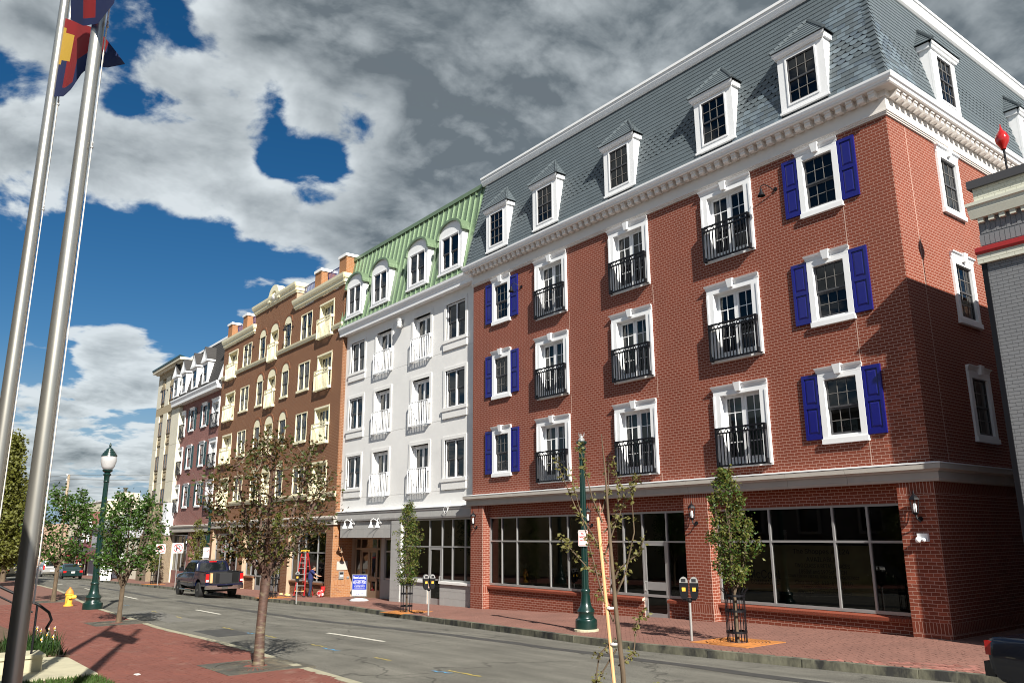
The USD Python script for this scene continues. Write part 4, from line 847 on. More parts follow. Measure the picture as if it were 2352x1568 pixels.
for c in (-29.24, -26.38, -22.72, -19.87):
    hw, zb, zs, rise, yf = .94, 13.74, 15.52, .55, -.10
    th = np.linspace(0, pi, 15); arc = [(c+hw*math.cos(t), zs+rise*math.sin(t)) for t in th]
    front = [(c-hw, zb), (c+hw, zb)]+arc
    mb = MB(); P = Polygon(front).difference(sbox(c-.70, zb+.12, c+.70, zs-.08)); t = trimesh.creation.extrude_polygon(P, .07, engine='earcut'); V = np.array(t.vertices); mb.add(np.stack([V[:,0], yf+V[:,2], V[:,1]], -1), np.array(t.faces)[:, ::-1])
    frame(mb, c-.72, c+.72, zb+.10, zs-.06, .05, yf-.03, yf+.05); mb.box(c-hw-.04, c+hw+.04, yf-.05, yf+.06, zb-.07, zb+.03)
    for a in (c-hw, c+hw-.05): mb.poly([(yf+.071, zb), (rw(zb)+.05, zb), (rw(zs)+.1, zs), (yf+.071, zs)], lambda u, v, w: (w, u, v), a, a+.05)
    d = obj('arched_dormer', mb, 'white', wb)
    fr = MB(); frame(fr, c-.67, c+.67, zb+.15, zs-.11, .05, yf+.0, yf+.06); fr.box(c-.04, c+.04, yf-.005, yf+.055, zb+.2, zs-.16); obj('window_frame', fr, 'white', d)
    for sg in (-1, 1): sash(d, c+sg*.33-.29, c+sg*.33+.29, zb+.2, zs-.16, yf+.02, 1, 1, w=.035)
    o2 = [(c+(hw+.10)*math.cos(t), zs+(rise+.10)*math.sin(t)) for t in th]; sh = MB(); n_ = len(th)
    for q in range(n_-1):
        p0, p1, r0, r1 = arc[q], arc[q+1], o2[q], o2[q+1]
        def yb(z): return rw(z)+.08
        sh.hexa([(p0[0], yf-.10, p0[1]), (p0[0], yb(p0[1]), p0[1]), (p1[0], yb(p1[1]), p1[1]), (p1[0], yf-.10, p1[1])], [(r0[0], yf-.10, r0[1]), (r0[0], yb(r0[1]), r0[1]), (r1[0], yb(r1[1]), r1[1]), (r1[0], yf-.10, r1[1])])
    for sg in (-1, 1): sh.box(c+sg*(hw+.07)-.07, c+sg*(hw+.07)+.07, yf-.10, rw(zs)+.1, zs-.09, zs+.01)
    obj('dormer_roof', sh, 'green', d)
# shop level
gb = obj('stone_band', MB().box(WX0+.35, WX1, WY-.02, WY+.2, 2.96, 3.44), 'graystone', wb)
for a, b in zip(np.linspace(WX0+.15, WX1-.05, 9)[:-1], np.linspace(WX0+.15, WX1-.05, 9)[1:]):
    obj('stone_block', MB().mould([(0, 2.97), (.20, 2.97), (.22, 3.05), (.20, 3.30), (.23, 3.34), (.24, 3.42), (0, 3.44)], WY-.02, a+.004, b-.004), 'graystone', gb)
obj('metal_flashing', MB().mould([(0, 3.435), (.26, 3.425), (.26, 3.45), (0, 3.49)], WY-.02, WX0+.1, WX1-.02), 'white', gb)
sp = obj('sign_panel', MB().box(-30.2, -24.8, .15, .4, 2.16, 2.96), 'mortar', wb)
def blocks(parent, x0, x1, z0, z1, y, L=.62, h=.20, mat='graystone', nm='stone_block'):
    r = 0; z = z0
    while z < z1-.02:
        zz = min(z+h, z1); x = x0-(L/2 if r % 2 else 0)
        while x < x1-.01:
            a, b = max(x0, x), min(x1, x+L)
            if b-a > .03: obj(nm, MB().box(a+.003, b-.003, y, y+.05, z+.003, zz-.003), mat, parent)
            x += L
        z = zz; r += 1
blocks(sp, -30.2, -24.8, 2.16, 2.96, .12, .9, .40)
pl = obj('pilaster', MB().box(-24.76, -23.92, .08, 1.1, -.85, 2.96), 'mortar', wb); blocks(pl, -24.77, -23.91, -.85, 2.94, .05, .62, .36)
for z in np.arange(-.85, 2.9, .36): obj('stone_block', MB().box(-23.925, -23.905, .10, .3, z+.003, min(z+.357, 2.94)), 'stucco', pl)
bs = obj('base_wall', MB().box(-23.9, -21.66, .13, .5, -.85, .33).box(-20.66, WX1-.02, .13, .5, -.85, .33), 'mortar', wb)
blocks(bs, -23.9, -21.66, -.82, .30, .10, .62, .28); blocks(bs, -20.66, WX1-.02, -.82, .30, .10, .62, .28)
obj('window_sill', MB().box(-23.9, -21.66, .03, .3, .30, .40), 'stucco', wb); obj('window_sill', MB().box(-20.66, WX1-.02, .03, .3, .30, .40), 'stucco', wb)
storefront(wb, -23.88, WX1-.03, .40, 2.95, .18, [-21.66, -20.66, -19.87, -18.93], 1.79, door=(-21.63, -20.69))
shopdoor(wb, -21.62, -20.70, -.62, 1.75, .19, hinge_left=False)
# recessed entrance
obj('entry_ceiling', MB().box(-30.3, -24.7, .4, 1.2, 2.17, 2.30), 'stucco', wb)
e = MB(); frame(e, -30.2, -27.5, -.75, 2.16, .08, 1.04, 1.14, wb=.05); e.box(-29.66, -29.58, 1.04, 1.14, -.7, 2.08); e.box(-27.92, -27.84, 1.04, 1.14, -.7, 2.08); e.box(-30.12, -27.58, 1.045, 1.135, 1.56, 1.66)
for a, b in ((-30.12, -29.66), (-27.84, -27.58)): e.box(a, b, 1.05, 1.13, -.7, -.35); e.box(a, b, 1.05, 1.13, .2, .28)
en = obj('entrance_frame', e, 'bronze', wb)
for a, b, c, d in ((-30.12, -29.66, -.35, .2), (-30.12, -29.66, .28, 1.56), (-27.84, -27.58, -.35, .2), (-27.84, -27.58, .28, 1.56), (-30.12, -29.66, 1.66, 2.08), (-29.58, -27.92, 1.66, 2.08), (-27.84, -27.58, 1.66, 2.08)): obj('pane', pane(a, b, c, d, 1.09), 'shopglass', en)
for a, b in ((-29.57, -28.76), (-28.74, -27.93)): shopdoor(wb, a, b, -.72, 1.55, 1.06, 'bronze', mid=.05, kick=.30, st=.10, hinge_left=(a < -29))
rc = obj('recess_wall', holed(-27.5, -24.7, -.9, 2.17, [(-27.15, -26.3, .17, 2.12)], 1.05, 1.2), 'graystone', wb)
storefront(wb, -27.14, -26.31, .18, 2.11, 1.08, [], 1.5, name='entry_window')
for x in (-28.6, -25.85): barn_lamp(wb, x, .11, 2.86, 'white', .95, True)
mb = MB().lathe([(.10, 0), (.15, .03), (.15, .10), (.11, .11), (.11, .36), (.15, .37), (.15, .45), (.08, .50)], (-24.55, WY-.20, 12.1), 12).box(-24.6, -24.5, WY-.1, WY, 12.2, 12.5); b = obj('cylinder_light', mb, 'galv', wb); obj('lens', MB().lathe([(.118, .12), (.118, .35)], (-24.55, WY-.20, 12.1), 12), 'white', b)
for z in (.18, .27): obj('guard_ring', MB().ring((-24.55, WY-.2, 12.1+z), .12, .135, .02, 'z', 14), 'galv', b)
th = np.linspace(0, 2*pi, 22); obj('loose_cable', MB().tube([(-20.0+.14*math.cos(t), WY-.33+.02*math.sin(2*t), 3.28+.14*math.sin(t)) for t in th]+[(-19.87, WY-.3, 3.3), (-19.75, WY-.28, 3.55), (-19.70, WY-.28, 3.68)], .009, 5), 'white', wb)

# ---------------------------------------------------------------- brown brick building with roof terrace
BX0, BX1 = -50.7, -30.62
bb = thing('brown_brick_building', 'brown brick apartment building with cream trim, arched windows and blue roof terrace railings', 'building', (-40.6, 4, -0.9))
BD, BP, BA, BAD = [-32.85, -48.6], [-35.7, -45.7], [-38.57, -42.85], [-40.8]
WH = []
for n in (1, 2, 3, 4):
    for c in BD: WH.append((c-.97, c+.97, 1.1+H*n, 3.18+H*n))
    for c in BP: WH.append((c-.82, c+.82, 1.4+H*n, 3.18+H*n))
    for c in BA: WH.append((c-.55, c+.55, 1.4+H*n, 3.62+H*n))
    for c in BAD: WH.append((c-.66, c+.66, 1.1+H*n, 3.62+H*n))
w = holed(BX0, BX1+.0016, 2.8, 15.9, WH, -.0046, .3); w.box(-44.5, -37.5, -.0046, .6, 15.9, 17.2); w.box(BX1-.3, BX1+.0016, .3, 13, -.9, 15.9); w.box(BX0, BX1, .3, 13, 15.6, 15.89)
BPI = [(-31.42, -30.62), (-37.35, -36.4), (-44.6, -43.7), (-50.7, -49.9)]
for a, b in BPI: w.box(a+.002, b+.0016, -.0685, .35, -1.4, 2.85)
w.box(BX1-.3, BX1+.0018, .3, 1.3, -1, 2.3)
for a, b in ((-36.4, -31.42), (-43.7, -42.2), (-40.9, -39.6), (-38.2, -37.35), (-49.9, -44.6)): w.box(a, b, .1574, .40, -1.5, -.24)
w.box(-49.9, -31.42, .1574, .4, 2.46, 2.85)
bw = obj('wall', w, 'brown_mortar', bb)
sets = [(courses(BX0, BX1+.003, 3.28, 15.9, WH), .006, -.006, 'y'), (courses(-44.5, -37.5, 15.9, 17.2), .006, -.006, 'y'), (courses(0, 1.0, 2.3, 15.9), BX1-.012, BX1+.003, 'x')]
for a, b in BPI:
    sets += [(courses(a, b, -1.3, -.18, phase=a), -.06, -.070, 'y'), (soldiers(a, b, -.18, .06), -.06, -.070, 'y'), (courses(a, b, .06, 2.85, phase=a), -.06, -.070, 'y')]
for a, b in ((-36.4, -31.42), (-43.7, -42.2), (-40.9, -39.6), (-38.2, -37.35), (-49.9, -44.6)): sets.append((courses(a, b, -1.4, -.24), .17, .156, 'y'))
sets.append((courses(-49.9, -31.42, 2.46, 2.85), .17, .156, 'y'))
m['brown_a'] = M('brown_brick_dark', (0.17, 0.066, 0.028), 0.88, var=.2, vs=8); m['brown_b'] = M('brown_brick_light', (0.24, 0.10, 0.042), 0.88, var=.2, vs=8)
brickwork(bw, sets, 'brown', ('brown_a', 'brown_b'), 150)
# side face of the entrance pier: paler bricks
brickwork(bw, [(courses(-.06, 1.04, -1.2, -.18), BX1-.012, BX1+.004, 'x'), (soldiers(-.06, 1.04, -.18, .06), BX1-.012, BX1+.004, 'x'), (courses(-.06, 1.04, .06, 2.85), BX1-.012, BX1+.004, 'x')], 'tan_brick', ('brown_b', 'tan_brick'), 150)
ins = MB().box(BX0+.3, BX1-.4, 5, 5.2, -1, 15.8)
for z in (-1.0, 3.4, 6.5, 9.55, 12.6): ins.box(BX0+.3, BX1-.4, .5, 5, z, z+.1)
obj('interior', ins, 'inside', bb)
for n in (4, 3, 2, 1):
    z0 = H*n
    for c in BD:
        mb = MB(); frame(mb, c-.97, c+.97, 1.1+z0, 3.18+z0, .11, -.03, .25, wb=.04); mb.box(c-.97, c+.97, -.05, .0, 3.10+z0, 3.20+z0); dw = obj('french_door', mb, 'cream', bb); mb = MB(); mb.box(c-.86, c-.42, .14, .24, 1.14+z0, 3.07+z0); mb.box(c+.42, c+.86, .14, .24, 1.14+z0, 3.07+z0)
        french(dw, c-.80, c+.80, 1.12+z0, 3.06+z0, .19, 2, 3, 'cream')
        balcony(bb, c-.93, c+.97, 1.08+z0, 2.25+z0, .0, -.22, 'cream', rings=False, lattice=True, npk=11, gap=.22, top=.06)
    for c in BP:
        mb = MB(); frame(mb, c-.82, c+.82, 1.5+z0, 3.18+z0, .055, -.02, .2); mb.box(c-.035, c+.035, -.01, .2, 1.55+z0, 3.12+z0); mb.box(c-.86, c+.86, -.09, .1, 1.38+z0, 1.52+z0); w = obj('window', mb, 'cream', bb)
        for sg in (-1, 1): sash(w, c+sg*.40-.365, c+sg*.40+.365, 1.555+z0, 3.125+z0, .03, 2, 2)
    for c, hw, isd in [(q, .55, False) for q in BA]+[(q, .66, True) for q in BAD]:
        za = 3.14+z0; zb = 1.5+z0 if not isd else 1.1+z0; mb = MB(); frame(mb, c-hw, c+hw, zb, za, .055, -.02, .2, wb=.05)
        th = np.linspace(0, pi, 13); mb.py([(c-hw, za), (c+hw, za)]+[(c+hw*math.cos(t), za+.46*math.sin(t)) for t in th[1:-1]], -.015, .2)
        if not isd: mb.box(c-hw-.04, c+hw+.04, -.09, .1, 1.38+z0, 1.51+z0)
        w = obj('arched_door' if isd else 'arched_window', mb, 'cream', bb)
        if isd: french(w, c-.6, c+.6, zb+.05, za-.055, .17, 1, 3, 'cream'); balcony(bb, c-.68, c+.72, 1.08+z0, 2.25+z0, .0, -.2, 'cream', rings=False, lattice=True, npk=8, gap=.22, top=.06)
        else: sash(w, c-.495, c+.495, zb+.05, za-.055, .03, 3, 2)
        for q in range(12):
            t0, t1 = th[q], th[q+1]; f = lambda r, t, rz_: (c+r*math.cos(t), za+rz_*math.sin(t)); P = [f(hw+.01, t0, .47), f(hw+.01, t1, .47), f(hw+.19, t1, .63), f(hw+.19, t0, .63)]
            obj('arch_brick', MB().py(P, -.035, .01), 'brown_a', w)
bdc = [(0, 0), (.10, 0), (.12, .10), (.16, .14), (.18, .24), (0, .28)]
def at(pf, z): return [(d, z+zz) for d, zz in pf]
for a, b in ((BX0, -49.6), (-47.6, -41.5), (-40.0, -33.85), (-31.85, BX1)): obj('belt_course', MB().mould(at(bdc, 13.48), 0, a, b), 'cream', bb)
for a, b in ((BX0, -49.6), (-47.6, -41.5), (-40.0, -33.85), (-31.85, BX1)): obj('belt_course', MB().mould(at(bdc, 4.27), 0, a, b, 'x', 0, .6 if b == BX1 else 0), 'cream', bb)
CP = [(0, 0), (.06, 0), (.08, .10), (.14, .12), (.16, .30), (.22, .34), (.26, .46), (.28, .60), (0, .66)]
for a, b, z in ((-37.45, BX1-.05, 15.92), (BX0+.1, -44.5, 15.88)): obj('cornice', MB().mould(at(CP, z), 0, a, b, 'x', .5, .8).mould(at(CP, z), b, 0, 1.2, 'y', .8, 0), 'cream', bb)
cc = obj('cornice', MB().mould(at(CP, 17.13), 0, -44.5, -37.5, 'x', .8, .8).mould(at(CP, 17.13), -37.5, 0, .6, 'y', .8, 0), 'cream', bb)
mb = MB(); th = np.linspace(0, pi, 17)
for r0, r1, y0, y1 in ((0, .78, -.12, .3), (.62, .98, -.24, .3)):
    if r0 == 0: mb.py([(-40.85+r1*math.cos(t), 17.36+.92*math.sin(t)) for t in th], y0, y1)
    else:
        for q in range(16): P = [(-40.85+r*math.cos(t), 17.36+(.92*r/.86)*math.sin(t)) for r, t in ((r0, th[q]), (r1, th[q]), (r1, th[q+1]), (r0, th[q+1]))]; mb.py(P, y0, y1)
obj('arched_pediment', mb, 'cream', cc); obj('medallion', MB().ball((-40.85, -.16, 17.62), .24, 2, (1, .7, 1)), 'white', cc)
for a, b in ((-31.62, -30.75), (-34.92, -34.05), (-47.2, -46.4), (-50.4, -49.55)):
    p = obj('roof_pier', MB().box(a+.005, b-.0015, .0465, 1.0, 15.9, 17.62), 'brown_mortar', bb)
    obj('pier_bricks', boxes(courses(a, b, 16.5, 17.62, phase=a), .06, .045, 'y').add(*boxes(courses(.05, 1.0, 16.5, 17.62), b-.012, b, 'x').arrays()), 'tan_brick', p, kind='stuff'); obj('pier_cap', MB().box(a-.06, b+.06, -.02, 1.05, 17.62, 17.78), 'white', p)
for a, b in ((-34.0, -31.65), (-37.45, -34.95), (-46.35, -44.5), (-49.5, -47.25)):
    r = obj('terrace_railing', MB().box(a, b, .42, .46, 17.45, 17.5).box(a, b, .42, .46, 16.65, 16.69), 'railblue', bb)
    n = int((b-a)/.11)
    for i in range(1, n): x = a+(b-a)*i/n; obj('picket', MB().box(x-.01, x+.01, .43, .45, 16.69, 17.45), 'railblue', r)
xs = np.linspace(BX0-.1, BX1+.02, 13); eb = obj('stone_band', MB().box(BX0, BX1, -.05, .1, 2.82, 3.27), 'mortar', bb)
for i, (a, b) in enumerate(zip(xs[:-1], xs[1:])): obj('stone_block', MB().mould([(0, 2.82), (.10, 2.82), (.12, 3.08), (.18, 3.12), (.20, 3.22), (0, 3.29)], -.02, a+.004, b-.004, 'x', 0, 1 if i == 11 else 0), 'stone', eb)
obj('stone_block', MB().mould([(0, 2.82), (.10, 2.82), (.12, 3.08), (.18, 3.12), (.20, 3.22), (0, 3.29)], BX1+.02, -.02, .6, 'y', 1, 0), 'stone', eb)
storefront(bb, -36.38, -31.44, -.16, 2.46, .19, [-35.55, -34.62, -33.0, -31.98], 1.38)
storefront(bb, -49.88, -44.62, -.16, 2.46, .19, [-47.9, -46.8, -45.6], 1.38)
storefront(bb, -43.68, -37.37, -.16, 2.46, .19, [-42.8, -42.0, -41.0, -39.5, -38.3], 1.38, door=(-42.1, -40.9))
shopdoor(bb, -41.95, -41.05, -.96, 1.35, .20); shopdoor(bb, -39.4, -38.4, -.90, 1.35, .20)
for a, b in ((-36.4, -31.42), (-43.7, -42.1), (-49.9, -44.6)):
    s = MB(); n = int((b-a)/.0813)
    for i in range(n): s.box(a+i*.0813+.005, a+(i+1)*.0813-.005, .06, .24, -.25, -.16)
    obj('window_sill', s, 'brown', bb)
barn_lamp(bb, -37.75, 0, 14.95); barn_lamp(bb, -44.5, 0, 14.95)
# on the side wall of the entrance
obj('plaque', MB().box(BX1, BX1+.03, .20, .80, .55, .98), 'stone', bb)
ic = obj('intercom', MB().box(BX1, BX1+.06, .33, .60, .10, .48), 'galv', bb); obj('keypad', MB().box(BX1+.06, BX1+.07, .37, .56, .34, .44), 'signblack', ic); obj('card', MB().box(BX1+.06, BX1+.07, .40, .56, .21, .29), 'signwhite', ic)
obj('outlet_box', MB().box(BX1, BX1+.05, .78, .92, .12, .22), 'galv', bb)
mb = MB().cyl((BX1+.02, .42, 1.62), .06, .03, 'x'); mb.tube([(BX1+.03, .42, 1.62), (BX1+.14, .38, 1.74), (BX1+.2, .34, 1.62), (BX1+.2, .34, 1.52)], .013, 6); il = obj('gooseneck_lamp', mb, 'bronze', bb); obj('lamp_shade', MB().lathe([(.03, 0), (.10, -.12), (.095, -.12)], (BX1+.2, .34, 1.54), 12), 'bronze', il)

# ---------------------------------------------------------------- dark red brick building with gabled dormers
KX0, KX1, KY = -62.6, -50.7, .3
kb = thing('dark_red_brick_building', 'dark red brick building with teal shutters and pointed dormers, left of brown block', 'building', (-56.6, 4, -1.1))
WH = []; KD, KS = [-61.2, -52.6], [-58.47, -55.24]
for n in (1, 2, 3):
    for c in KD: WH.append((c-.8, c+.8, 1.15+H*n, 3.25+H*n))
    for c in KS: WH.append((c-.5, c+.5, 1.5+H*n, 3.2+H*n))
w = holed(KX0, KX1, 2.6, 13.2, WH, KY, KY+.3); w.box(KX0, KX0+.3, KY+.3, 13, -1.5, 13.2); w.box(KX0, KX1, KY+.3, 13, 12.9, 13.2)
for a, b in ((-51.5, -50.7), (-56.6, -55.8), (-62.6, -61.8)): w.box(a, b, KY-.12, KY+.3, -1.6, 2.65)
w.box(-61.8, -56.6, KY+.2, KY+.4, -1.6, -.35); w.box(-55.8, -54.6, KY+.2, KY+.4, -1.6, -.35); w.box(-53.6, -51.5, KY+.2, KY+.4, -1.6, -.35)
obj('wall', w, 'far_brick', kb); obj('interior', MB().box(KX0+.3, KX1, 4, 4.2, -1, 13).box(KX0+.3, KX1, .8, 4, 3.2, 3.3).box(KX0+.3, KX1, .8, 4, -1.35, -1.25), 'inside', kb)
for n in (3, 2, 1):
    z0 = H*n
    for c in KD:
        mb = MB(); frame(mb, c-.87, c+.87, 1.15+z0, 3.22+z0, .18, KY-.06, KY+.2, wb=.04); crown(mb, c-.87, c+.87, 3.36+z0, .18, KY); dw = obj('french_door', mb, 'white', kb); french(dw, c-.66, c+.66, 1.17+z0, 3.05+z0, KY+.12, 2, 4)
        balcony(kb, c-.75, c+.85, 1.1+z0, 2.2+z0, KY, KY-.2, 'black', rings=False, npk=9)
    for c in KS:
        mb = MB(); frame(mb, c-.6, c+.6, 1.5+z0, 3.2+z0, .08, KY-.05, KY+.2); mb.box(c-.62, c+.62, KY-.1, KY+.1, 1.4+z0, 1.52+z0); crown(mb, c-.6, c+.6, 3.36+z0, .17, KY); w = obj('window', mb, 'white', kb); sash(w, c-.52, c+.52, 1.58+z0, 3.12+z0, KY+.02, 3, 2)
        for a, b in ((c-1.07, c-.61), (c+.61, c+1.07)):
            p = obj('shutter', frame(MB(), a, b, 1.5+z0, 3.24+z0, .06, KY-.05, KY-.005).box(a, b, KY-.045, KY-.01, 2.33+z0, 2.41+z0), 'teal', kb); s = MB()
            for k in range(26): zz = 1.57+z0+k*.063; s.box(a+.06, b-.06, KY-.04, KY-.012, zz, zz+.045)
            obj('louvres', s, 'teal', p)
ke = [(0, 13.05), (.55, 13.05), (.57, 13.30), (.60, 13.34), (.66, 13.48), (.66, 13.58), (0, 13.66)]
obj('eave_cornice', MB().mould(ke, KY, KX0-.5, KX1-.35, 'x', 0, 0), 'white', kb)
def rk(z): return -.15+.22*(z-13.6)
rf = obj('shingle_roof', MB().hexa([(KX0-.4, rk(13.6)+.03, 13.6), (KX1-.05, rk(13.6)+.03, 13.6), (KX1-.05, 13, 13.6), (KX0-.4, 13, 13.6)], [(KX0+.3, rk(17.2)+.03, 17.2), (KX1-.05, rk(17.2)+.03, 17.2), (KX1-.05, 13, 17.2), (KX0+.3, 13, 17.2)]), 'slate_under', kb)
KDX = [-62.05, -59.6, -57.15, -54.6] if False else [-63.0+.55, -60.3+.2, -57.2, -54.45]
shingle_field(rf, (0, rk(13.6), 13.6), (1, 0, 0), np.array([0, .22, 1])/math.hypot(1, .22), 20, .18, .30, lambda v: KX0-.4+.19*v, lambda v: KX1-.45-.12*v, lambda a, v: False, (), 0, 'shingle')
obj('rake_board', MB().hexa([(KX1-.45, rk(13.6)-.06, 13.6), (KX1-.04, rk(13.6)-.06, 13.6), (KX1-.04, rk(13.6)+.1, 13.6), (KX1-.45, rk(13.6)+.1, 13.6)], [(KX1-.10, rk(15.8)-.06, 15.8), (KX1-.04, rk(15.8)-.06, 15.8), (KX1-.04, rk(15.8)+.1, 15.8), (KX1-.10, rk(15.8)+.1, 15.8)]), 'white', rf)
obj('ridge_trim', MB().box(KX0+.25, KX1-.05, rk(17.2)-.08, rk(17.2)+.2, 17.15, 17.32), 'white', rf)
for c in KDX:
    yf, zb, zt, hw = -.22, 13.85, 15.55, .68; mb = MB(); frame(mb, c-hw, c+hw, zb, zt, .2, yf, yf+.08, wb=.12)
    for a in (c-hw, c+hw-.04): mb.poly([(yf+.08, zb), (rk(zb)+.05, zb), (rk(zt)+.1, zt), (yf+.08, zt)], lambda u, v, w: (w, u, v), a, a+.04)
    mb.box(c-hw-.13, c+hw+.13, yf-.14, rk(zt)+.1, zt, zt+.17); mb.py([(c-hw-.02, zt+.17), (c+hw+.02, zt+.17), (c, zt+1.02)], yf+.02, yf+.10)
    for sg in (-1, 1): mb.py([(c+sg*(hw+.13), zt+.17), (c+sg*(hw-.08), zt+.17), (c, zt+1.0), (c, zt+1.16)], yf-.12, yf+.02)
    d = obj('gabled_dormer', mb, 'white', kb); sash(d, c-.46, c+.46, zb+.14, zt-.21, yf+.03, 1, 1)
    s = MB()
    for sg in (-1, 1):
        for r in range(7):
            t0, t1 = r/7, (r+1.1)/7; A = np.array([c+sg*(hw+.16), zt+.15]); B = np.array([c, zt+1.2]); p, q = A+(B-A)*t0, A+(B-A)*t1
            s.hexa([(p[0], yf-.15, p[1]), (p[0], rk(p[1])+.2, p[1]), (q[0], rk(q[1])+.2, q[1]-.01), (q[0], yf-.15, q[1]-.01)], [(p[0], yf-.15, p[1]+.05), (p[0], rk(p[1])+.2, p[1]+.05), (q[0], rk(q[1])+.2, q[1]+.02), (q[0], yf-.15, q[1]+.02)])
    obj('dormer_roof', s, 'shingle', d)
obj('stone_band', MB().mould([(0, 2.62), (.25, 2.62), (.27, 2.95), (.33, 2.98), (.35, 3.08), (0, 3.15)], KY, KX0-.2, KX1), 'stone', kb)
storefront(kb, -61.78, -56.62, -.35, 2.4, KY+.22, [-60.5, -59.2, -57.9], 1.25); storefront(kb, -55.78, -51.52, -.35, 2.4, KY+.22, [-54.6, -53.6, -52.5], 1.25, door=(-54.6, -53.6)); shopdoor(kb, -54.55, -53.65, -1.3, 1.2, KY+.23, 'white')
barn_lamp(kb, -57.2, KY, 11.95); lantern(kb, -56.2, KY-.12, 1.9)

# ---------------------------------------------------------------- beige panelled building
gbx = thing('beige_panel_building', 'tall narrow beige and tan building with two window columns, leftmost of the row', 'building', (-65.2, 4, -1.3))
m['tanp'] = M('tan_panel', (0.34, 0.28, 0.18), 0.85, var=.06)
w = MB(); CO = [(-67.1, .66), (-64.4, .68)]; xs = [-69.0]+[q for c, h in CO for q in (c-h, c+h)]+[-61.45]
for a, b in ((xs[0], xs[1]), (xs[2], xs[3]), (xs[4], xs[5])):
    for z0_, z1_ in ((5.1, 6.75), (6.77, 9.85), (9.87, 12.9), (13.6, 16.2)): w.box(a, b, -.0, .4, z0_, z1_)
w.box(-69, -61.45, .4, 12, -1.4, 16.2)
bwl = obj('wall', w, 'beige_stone', gbx)
obj('tan_band', MB().box(-69.0, -61.46, .06, .4, 2.4, 5.09).box(-69, -61.45, .004, .4, 12.9, 13.58).box(-69, -61.45, .004, .4, 16.2, 16.8), 'tanp', gbx)
for c, h in CO:
    o = MB().box(c-h, c+h, .10, .4, 5.1, 12.9).box(c-h, c+h, .10, .4, 13.6, 15.2); th = np.linspace(0, pi, 11); o.py([(c-h, 15.2), (c+h, 15.2)]+[(c+h*math.cos(t), 15.2+.62*math.sin(t)) for t in th[1:-1]], -.02, .4)
    s = obj('window_column', o, 'tanp', gbx)
    for zb in (13.95, 11.0, 7.95, 5.0):
        mb = MB(); frame(mb, c-.62, c+.62, zb, zb+1.25, .07, .0, .2); mb.box(c-.035, c+.035, .0, .2, zb, zb+1.25); w = obj('window', mb, 'bronze', gbx)
        for sg in (-1, 1): obj('pane', pane(c+sg*.31-.27, c+sg*.31+.27, zb+.07, zb+1.18, .03), 'glass', w)
        obj('blind', MB().box(c-.6, c+.6, .08, .09, zb, zb+1.25), 'screen', w)
        obj('spandrel_panel', frame(MB(), c-.58, c+.58, zb-.85, zb-.15, .12, .02, .12).box(c-.35, c+.35, .05, .12, zb-.62, zb-.38), 'tanp', s)
obj('eave_cornice', MB().mould([(0, 16.75), (.2, 16.75), (.25, 16.85), (.5, 16.9), (.5, 17.12), (0, 17.2)], 0, -69, -61.3, 'x', 1, 1).mould([(0, 16.75), (.2, 16.75), (.25, 16.85), (.5, 16.9), (.5, 17.12), (0, 17.2)], -61.3, 0, 6, 'y', 1, 0), 'beige_stone', gbx)
obj('roof_edge', MB().mould([(0, 17.13), (.56, 17.13), (.56, 17.27), (0, 17.3)], 0, -69, -61.3, 'x', 1, 1), 'teal', gbx)
obj('pier_base', MB().box(-62.7, -61.35, -.25, .4, 2.4, 5.0).mould([(0, 3.0), (.2, 3.0), (.25, 3.3), (.35, 3.4), (0, 3.5)], -.25, -63.2, -61.3, 'x', 1, 1), 'white', gbx)
for a, b in ((-69.2, -65.9), (-63.0, -61.5)): obj('brick_pier', MB().box(a, b, -.3, .4, -2, 2.4), 'olive_brick', gbx)
obj('cream_wall', MB().box(-65.9, -63.0, .2, .4, -2, 2.4), 'beige_stone', gbx); barn_lamp(gbx, -65.75, 0, 15.0)

# ---------------------------------------------------------------- gray painted building at the right edge
nb = thing('gray_painted_brick_building', 'gray painted brick building with white cornice and red band at right edge', 'building', (8, 6, 0))
m['gpaint'] = M('gray_brick_paint', (0.20, 0.205, 0.215), 0.6, isl=.10, var=.06); m['gjoint'] = M('gray_paint_joint', (0.17, 0.175, 0.185), 0.7); m['wpaint'] = M('cream_brick_paint', (0.62, 0.62, 0.52), 0.6, isl=.05, var=.05)
NY = -.9
w = MB().box(2.07, 14, NY+.006, 18, -.5, 9.2)
nw = obj('wall', w, 'gjoint', nb)
obj('brickwork', boxes(courses(2.05, 8, .3, 7.8, L=.215, H=.075, j=.008), NY+.01, NY-.004, 'y').add(*boxes(soldiers(2.05, 8, 8.2, 8.45, .1, .012)+soldiers(2.1, 8, 8.46, 8.7, .1, .012), NY+.01, NY-.004, 'y').arrays()), 'gpaint', nw, kind='stuff')
obj('corner_strip', MB().box(2.02, 2.12, NY-.03, NY+.1, -.3, 7.8), 'black', nb)
obj('white_band', boxes(courses(1.98, 8, 7.80, 8.01, L=.3, H=.105, j=.008), NY+.02, NY-.09, 'y').box(1.99, 8, NY-.08, NY+.02, 7.81, 8.0), 'wpaint', nb)
obj('red_band', MB().mould([(0, 8.0), (.10, 8.0), (.14, 8.05), (.14, 8.14), (0, 8.19)], NY, 1.97, 8), M('red_band_paint', (.33, .02, .02), .5), nb)
for i in range(30): obj('dentil', MB().box(2.1+i*.21, 2.1+i*.21+.11, NY-.09, NY, 8.70, 8.80), 'wpaint', nb)
obj('cornice', MB().mould([(0, 8.80), (.12, 8.80), (.16, 8.98), (.16, 9.06), (.20, 9.08), (.20, 9.15), (0, 9.2)], NY, 2.05, 8, 'x', .6, 0), 'wpaint', nb)
obj('parapet', boxes(courses(2.06, 8, 9.18, 9.5, L=.215, H=.08, j=.008), NY+.02, NY-.02, 'y').box(2.07, 8, NY-.012, 18, 9.2, 9.5), 'wpaint', nb)
